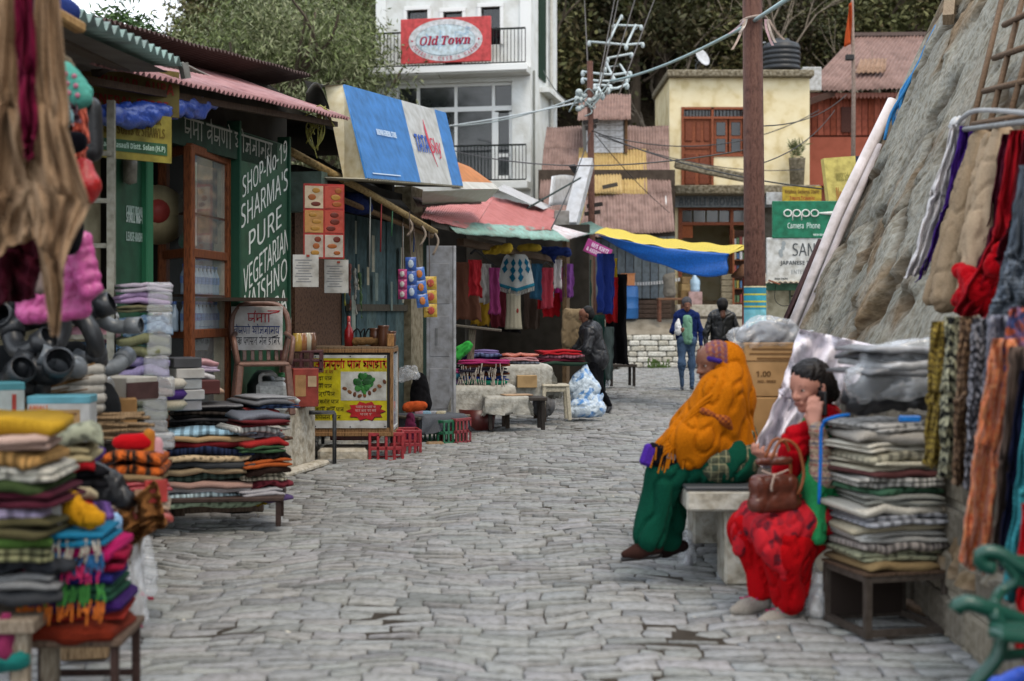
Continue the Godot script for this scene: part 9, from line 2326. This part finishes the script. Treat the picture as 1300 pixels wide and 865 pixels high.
	limb(o, "head_scarf", [[zz(911, 452, 0.0), zz(918, 459, 0.0), 0.097, 0.1], [zz(902, 449, 0.05), zz(902, 449, -0.05), 0.045, 0.045]], M("headscarf", "#ffffff", {"t": itex("hscarf", 48, 48, func(x, y): return Color("#71392f").lerp(Color("#4f3a58") if sin(x * 0.5) > 0 else Color("#8c6044"), 0.5 + 0.5 * sin(y * 0.7 + sin(x * 0.4) * 2.0))), "s": 7.0}), 0.01, 0.015)
	limb(o, "head_band", [[zz(898, 455, 0.075), zz(911, 458, 0.105), 0.018, 0.018], [zz(898, 455, 0.075), zz(892, 455, -0.0), 0.018, 0.018]], cloth("#3c2c7a"), 0.008, 0.01)
	limb(o, "hand", hand_bones(zz(848, 562, 0.16), v3(-1, -0.25, 0.1), v3(0, -1, -0.3), 0.7), mats["skin_#6d4838"], 0.006, 0.006)
	limb(o, "shoe", [[zz(832, 690, 0.14), zz(808, 694, 0.15), 0.042, 0.042], [zz(808, 694, 0.15), zz(790, 698, 0.16), 0.042, 0.03]], cloth("#3c2824"), 0.01, 0.02)
	limb(o, "sole", [[zz(834, 700, 0.14), zz(788, 704, 0.16), 0.022, 0.02]], plast("#1c1a1c"), 0.01, 0.01)
	limb(o, "shoe", [[zz(868, 694, -0.02), zz(845, 700, -0.02), 0.042, 0.04], [zz(845, 700, -0.02), zz(828, 704, -0.02), 0.038, 0.026]], cloth("#241a1a"), 0.01, 0.02)
	var pu := thing("purse", "flat black and purple purse held on the lap of the woman in orange", "purse", zz(836, 576, 0.2), 0.2)
	pu.rotation.z = -0.35
	part("pouch", bx(v3(0.2, 0.12, 0.05), 0.02), cloth("#15141a"), pu)
	part("purple_edge", bx(v3(0.07, 0.122, 0.052), 0.015), cloth("#4c2c9a"), pu, v3(-0.08, -0.015, 0))
	part("label", bx(v3(0.05, 0.03, 0.004)), paint("#8a8a90"), pu, v3(0.04, 0.02, 0.026))
	# woman in red on the phone
	o = thing("person", "seated woman in red trousers and green vest speaking on a phone", "person")
	pd = 7.25
	var red := cloth("#b00c14")
	limb(o, "trousers", [[zz(1015, 660, 0.1), zz(945, 668, 0.16), 0.12, 0.1], [zz(945, 668, 0.16), zz(958, 742, 0.2), 0.1, 0.075], [zz(1020, 665, 0.25), zz(975, 680, 0.36), 0.12, 0.1], [zz(975, 680, 0.36), zz(985, 745, 0.33), 0.1, 0.08], [zz(1000, 690, 0.3), zz(1000, 735, 0.25), 0.08, 0.07]], red, 0.015, 0.03, [0.04, v3(9, 5, 9), 4])
	limb(o, "tunic", [[zz(1022, 650, 0.12), zz(950, 655, 0.18), 0.125, 0.115], [zz(1026, 650, 0.28), zz(965, 664, 0.36), 0.12, 0.115], [zz(935, 672, 0.2), zz(930, 690, 0.22), 0.06, 0.045], [zz(960, 680, 0.42), zz(975, 712, 0.43), 0.06, 0.03]], M("tunicflower", "#ffffff", {"t": itex("redflower", 64, 64, func(x, y): return Color("#3a0f1c") if sin(x * 0.34 + 1.8 * sin(y * 0.21)) + sin(y * 0.31 + 1.6 * cos(x * 0.27)) > 0.75 else Color("#a81420")), "s": 3.2, "r": 0.9}), 0.015, 0.03, wr)
	limb(o, "green_vest", [[zz(1038, 655, 0.2), zz(1046, 545, 0.14), 0.14, 0.12], [zz(1040, 650, 0.05), zz(1046, 545, 0.0), 0.14, 0.12], [zz(1020, 600, 0.3), zz(1018, 668, 0.38), 0.06, 0.055], [zz(1030, 540, 0.22), zz(1022, 600, 0.3), 0.06, 0.07]], cloth("#2c8a54"), 0.015, 0.03, wr)
	limb(o, "red_scarf", [[zz(1050, 528, 0.05), zz(1038, 530, 0.2), 0.075, 0.07], [zz(1036, 530, 0.2), zz(998, 560, 0.22), 0.06, 0.075], [zz(998, 560, 0.22), zz(985, 600, 0.2), 0.075, 0.065], [zz(985, 600, 0.2), zz(978, 640, 0.24), 0.06, 0.05], [zz(1040, 530, 0.0), zz(1010, 560, -0.02), 0.06, 0.06]], cloth("#a80a18"), 0.013, 0.025, [0.035, v3(9, 9, 9), 6])
	var cuff := M("cardigan", "#ffffff", {"t": itex("cardip", 32, 64, func(x, y): return [Color("#a08c78"), Color("#a08c78"), Color("#8a7464"), Color("#7a4c4c"), Color("#a08c78"), Color("#5a5a6c"), Color("#a8988a"), Color("#8a4a44")][(y / 4) % 8] if (x + y / 2) % 6 > 1 else Color("#95826e")), "s": 6.0, "r": 1.0, "n": knit(), "ns": 0.8})
	limb(o, "sleeve", [[zz(1050, 545, 0.2), zz(1030, 592, 0.32), 0.08, 0.075], [zz(1030, 592, 0.32), zz(1018, 538, 0.36), 0.07, 0.05]], cuff, 0.013, 0.03, wr)
	limb(o, "sleeve", [[zz(1030, 550, -0.12), zz(1000, 600, -0.06), 0.07, 0.06], [zz(1000, 600, -0.06), zz(975, 580, 0.08), 0.055, 0.045]], cuff, 0.014, 0.03, wr)
	var sk := "#a07060"
	head(o, zz(1022, 494, 0.12), -0.95, 0.08, sk, 1.0, 0.007, 0.06)
	limb(o, "hair", [[zz(1027, 479, 0.1), zz(1031, 487, 0.09), 0.098, 0.1], [zz(1032, 488, 0.1), zz(1040, 496, 0.08), 0.092, 0.07], [zz(1046, 492, 0.08), zz(1051, 498, 0.06), 0.055, 0.05], [zz(1017, 475, 0.15), zz(1024, 473, 0.12), 0.068, 0.075], [zz(1015, 474, 0.06), zz(1024, 473, 0.06), 0.06, 0.07]], M("blackhair", "#120e0e", {"r": 0.5, "b": 0.9, "s": v3(14, 5, 14)}), 0.008, 0.012, [0.012, v3(50, 22, 50), 4])
	limb(o, "hand", hand_bones(zz(1016, 534, 0.35), v3(0.05, 1, -0.3), v3(0.5, 0.1, -0.8), 0.35, 1.0, 1.0) + [[zz(1018, 545, 0.34), zz(1016, 532, 0.35), 0.027, 0.024]], mats["skin_" + sk], 0.005, 0.006)
	limb(o, "hand", hand_bones(zz(982, 578, 0.1), v3(-1, 0.1, 0.35), v3(0.2, -1, 0), 0.8, -1.0, 1.0), mats["skin_" + sk], 0.006, 0.006)
	for k in 2:
		var c: Vector3 = zz([948, 975][k], [756, 766][k], [0.2, 0.3][k])
		limb(o, "shoe", [[c + v3(0.05, 0.0, 0), c + v3(-0.05, -0.012, 0.05), 0.045, 0.042], [c + v3(-0.05, -0.012, 0.05), c + v3(-0.11, -0.02, 0.08), 0.04, 0.03], [c + v3(0.05, 0.04, 0), c + v3(0.02, 0.05, 0.01), 0.04, 0.035]], cloth("#9a958e"), 0.009, 0.02)
		limb(o, "sole", [[c + v3(0.06, -0.042, 0), c + v3(-0.12, -0.05, 0.085), 0.022, 0.02]], plast("#b0aaa4"), 0.009, 0.01)
		for j in 3: part("lace", ms().tube([c + v3(-0.01 - j * 0.025, 0.034 - j * 0.006, -0.02), c + v3(-0.0 - j * 0.025, 0.045 - j * 0.008, 0.03), c + v3(0.01 - j * 0.025, 0.03 - j * 0.006, 0.06)], 0.006, 5).done(), cloth("#c4386c"), o)
	single("phone", bx(v3(0.02, 0.12, 0.055), 0.006), plast("#101114"), "black phone held to the ear of the woman in red", "phone", zz(1030, 508, 0.27), 0.5)
	var hb := thing("handbag", "brown leather handbag on the lap of the woman in red", "handbag", zz(965, 640, 0.38), 0.35)
	var lm := M("leather", "#5a2a1c", {"r": 0.4, "sp": 0.5, "q": 3.0, "b": 0.3})
	part("body", body([[v3(-0.1, 0.05, 0), v3(0.1, 0.05, 0), 0.055, 0.055], [v3(-0.085, 0.26, 0), v3(0.085, 0.26, 0), 0.03, 0.03], [v3(-0.09, 0.15, 0), v3(0.09, 0.15, 0), 0.052, 0.052]], 0.01, 0.03, [0.01, v3(10, 10, 10), 2]), lm, hb)
	for z in [-0.03, 0.03]: part("handle", ms().tube(bend([v3(-0.03, 0.27, z), v3(0.02, 0.36, z), v3(0.1, 0.33, z * 1.5), v3(0.13, 0.2, z * 2), v3(0.1, 0.1, z * 2)], 14), 0.008, 6).done(), M("strapbrown", "#7a4426", {"r": 0.4}), hb)
	part("drawstring", ms().tube(bend([v3(-0.09, 0.22, 0.04), v3(-0.03, 0.2, 0.055), v3(0.05, 0.22, 0.05)], 8), 0.005, 5).tube(bend([v3(-0.03, 0.2, 0.058), v3(-0.05, 0.14, 0.062), v3(-0.045, 0.12, 0.062)], 6), 0.006, 5).done(), cloth("#b09a90"), hb)
	# man walking towards the camera
	o = thing("person", "man in blue jacket and jeans walking this way with a white bundle", "person", at(872, 495.5, 26.9) * v3(1, 0, 1))
	var man := func(o, skin, jacket, trouser, back, hat):
		limb(o, "trousers", [[v3(-0.09, 0.92), v3(-0.1, 0.5, 0.05), 0.1, 0.075], [v3(-0.1, 0.5, 0.05), v3(-0.09, 0.1, -0.02), 0.072, 0.055], [v3(0.09, 0.92), v3(0.1, 0.5, 0.0), 0.1, 0.075], [v3(0.1, 0.5, 0.0), v3(0.09, 0.08, 0.05), 0.072, 0.055], [v3(-0.07, 0.95), v3(0.07, 0.95), 0.12, 0.12]], trouser, 0.02, 0.03, wr)
		for k in [-1, 1]: limb(o, "shoe", [[v3(0.09 * k, 0.045, -0.04), v3(0.1 * k, 0.035, 0.14), 0.045, 0.036]], plast("#2a3444"), 0.016, 0.02)
		head(o, v3(0, 1.6, 0.03), PI if back else 0.0, 0.0, skin, 0.95, 0.012)
		limb(o, "hair" if back else "knit_cap", [[v3(0, 1.68, -0.01), v3(0, 1.655, 0.03), 0.103, 0.1]] if not back else [[v3(0, 1.645, 0.03), v3(0, 1.6, 0.05), 0.108, 0.1], [v3(0, 1.6, 0.05), v3(0, 1.54, 0.03), 0.085, 0.07]], hat, 0.014, 0.015)
		limb(o, "jacket", [[v3(-0.11, 1.0, -0.03), v3(-0.13, 1.36, -0.04), 0.11, 0.1], [v3(0.11, 1.0, -0.03), v3(0.13, 1.36, -0.04), 0.11, 0.1], [v3(-0.18, 1.4, -0.03), v3(0.18, 1.4, -0.03), 0.09, 0.09], [v3(0, 0.95, -0.03), v3(0, 1.36, -0.04), 0.14, 0.13], [v3(-0.08, 1.47, -0.03), v3(0.08, 1.47, -0.03), 0.07, 0.07]], jacket, 0.018, 0.035, wr)
	man.call(o, "#7a5444", cloth("#1f2e62"), cloth("#4f6788"), false, cloth("#54545a", "knit"))
	limb(o, "shirt", [[v3(-0.03, 0.93, 0.06), v3(-0.02, 1.36, 0.05), 0.08, 0.075], [v3(0.04, 0.93, 0.06), v3(0.03, 1.36, 0.05), 0.08, 0.075]], cloth("#7fb09a"), 0.016, 0.02, wr)
	limb(o, "collar", [[v3(-0.05, 1.43, 0.05), v3(0.0, 1.36, 0.085), 0.025, 0.02], [v3(0.05, 1.43, 0.05), v3(0.0, 1.36, 0.085), 0.025, 0.02]], cloth("#b8bcba"), 0.014, 0.015)
	limb(o, "sleeve", [[v3(-0.2, 1.38, -0.02), v3(-0.27, 1.12, 0.0), 0.07, 0.06], [v3(-0.27, 1.12, 0.0), v3(-0.18, 1.13, 0.2), 0.058, 0.045]], cloth("#1f2e62"), 0.016, 0.03, wr)
	limb(o, "sleeve", [[v3(0.2, 1.38, -0.02), v3(0.27, 1.1, -0.02), 0.07, 0.06], [v3(0.27, 1.1, -0.02), v3(0.26, 0.86, 0.05), 0.058, 0.045]], cloth("#1f2e62"), 0.016, 0.03, wr)
	limb(o, "hand", hand_bones(v3(-0.17, 1.12, 0.22), v3(0.3, 0.2, 1), v3(1, 0.2, 0), 0.8), mats["skin_#7a5444"], 0.007, 0.006)
	limb(o, "hand", hand_bones(v3(0.26, 0.84, 0.06), v3(0, -1, 0.15), v3(-1, 0, 0), 0.5), mats["skin_#7a5444"], 0.007, 0.006)
	single("white_bundle", body([[v3(0, -0.04, 0), v3(0, 0.06, 0), 0.075, 0.07], [v3(0, 0.12, 0), v3(0.01, 0.2, 0), 0.04, 0.03]], 0.016, 0.03, [0.03, v3(12, 12, 12), 2]), M("bundlewhite", "#d8dadc", {"r": 0.4}), "white bundle carried by the walking man in the blue jacket", "bundle", o.position + v3(-0.2, 1.14, 0.28))
	# man in a black leather jacket walking away
	o = thing("person", "man in a black leather jacket seen from behind, beyond the woman in orange", "person", at(917, 502, 25.6) * v3(1, 0, 1))
	var lj := M("leatherblack", "#15171a", {"r": 0.38, "sp": 0.5, "b": 0.6, "s": 3.0})
	man.call(o, "#5c3f34", lj, cloth("#1c1d24"), true, M("blackhair2", "#0f0d0d", {"r": 0.6, "b": 0.8, "s": 9.0}))
	for k in [-1, 1]:
		limb(o, "sleeve", [[v3(0.2 * k, 1.39, -0.02), v3(0.29 * k, 1.12, 0.0), 0.075, 0.065], [v3(0.29 * k, 1.12, 0.0), v3(0.3 * k, 0.86, 0.06), 0.06, 0.05]], lj, 0.016, 0.03, wr)
		limb(o, "hand", hand_bones(v3(0.3 * k, 0.84, 0.07), v3(0, -1, 0.1), v3(-k, 0, 0), 0.5, k), mats["skin_#5c3f34"], 0.007, 0.006)
	# man in a dark jacket bending over the stall
	o = thing("person", "man in a dark jacket bending over the goods beside the blue and white bags", "person", at(757, 522, 20.6) * v3(1, 0, 1), 0.0)
	var dj := cloth("#191a20", "shiny")
	limb(o, "trousers", [[v3(0.0, 0.82, 0.05), v3(-0.08, 0.45, 0.12), 0.12, 0.09], [v3(-0.08, 0.45, 0.12), v3(-0.02, 0.08, 0.02), 0.08, 0.06], [v3(0.04, 0.82, -0.08), v3(0.02, 0.45, -0.02), 0.12, 0.09], [v3(0.02, 0.45, -0.02), v3(0.19, 0.13, -0.05), 0.08, 0.06]], cloth("#15161a"), 0.018, 0.03, wr)
	limb(o, "jacket", [[v3(0.02, 0.8, 0), v3(-0.08, 1.18, 0.0), 0.19, 0.18], [v3(-0.08, 1.18, 0.12), v3(-0.08, 1.18, -0.12), 0.13, 0.13], [v3(-0.1, 1.22, 0.19), v3(-0.16, 0.95, 0.25), 0.08, 0.07], [v3(-0.16, 0.95, 0.25), v3(-0.34, 0.88, 0.16), 0.065, 0.05], [v3(-0.1, 1.22, -0.19), v3(-0.3, 0.95, -0.2), 0.08, 0.06], [v3(-0.1, 1.28, 0), v3(-0.12, 1.33, 0), 0.09, 0.07]], dj, 0.018, 0.035, wr)
	head(o, v3(-0.15, 1.43, 0.0), -1.35, 0.25, "#6a4636", 0.95, 0.011)
	limb(o, "hair", [[v3(-0.12, 1.49, 0), v3(-0.1, 1.45, 0), 0.095, 0.09]], mats["blackhair2"], 0.012, 0.015)
	limb(o, "hand", hand_bones(v3(-0.35, 0.87, 0.15), v3(-1, -0.3, 0), v3(0, -1, 0), 0.4), mats["skin_#6a4636"], 0.007, 0.006)
	limb(o, "shoe", [[v3(0.2, 0.1, -0.05), v3(0.16, 0.04, -0.03), 0.05, 0.045], [v3(-0.02, 0.05, 0.03), v3(-0.16, 0.035, 0.05), 0.048, 0.036]], plast("#2c2c30"), 0.014, 0.02)
	limb(o, "sole", [[v3(0.245, 0.13, -0.05), v3(0.2, 0.02, -0.03), 0.022, 0.02]], plast("#8a8a8a"), 0.012, 0.01)
	coat("beige_coat", "beige coat hanging at the stall behind the bending man", "coat", at(733, 392, 21.0), 0.34, 0.6, cloth("#84745c"), 0.3, 0.5, 5)
	# somebody in the shade of the eating house
	o = thing("person", "dim person sitting in the shade behind the glass corner cabinet", "person", row(-1.75, 0.45, -0.62), RT)
	limb(o, "body", [[v3(-0.14, 0.85), v3(0.14, 0.85), 0.08, 0.08], [v3(0, 0.4), v3(0, 0.8), 0.17, 0.15]], cloth("#2a2426"), 0.025, 0.04, wr)
	head(o, v3(0, 1.12, 0.02), 0.2, 0.1, "#5a3c30", 0.95, 0.012)
	limb(o, "hair", [[v3(0, 1.2, 0), v3(0, 1.16, -0.02), 0.09, 0.09]], mats["blackhair2"], 0.014, 0.015)
func _ready():
	camera_and_light()
	build_street()
	build_hill()
	build_trees()
	build_cafe()
	build_sheds()
	build_provision_house()
	build_red_house()
	build_poles()
	build_kiosk()
	build_shops()
	build_paan_front()
	build_clothes_stall()
	build_left_goods()
	build_rock_wall()
	build_right_goods()
	build_people()
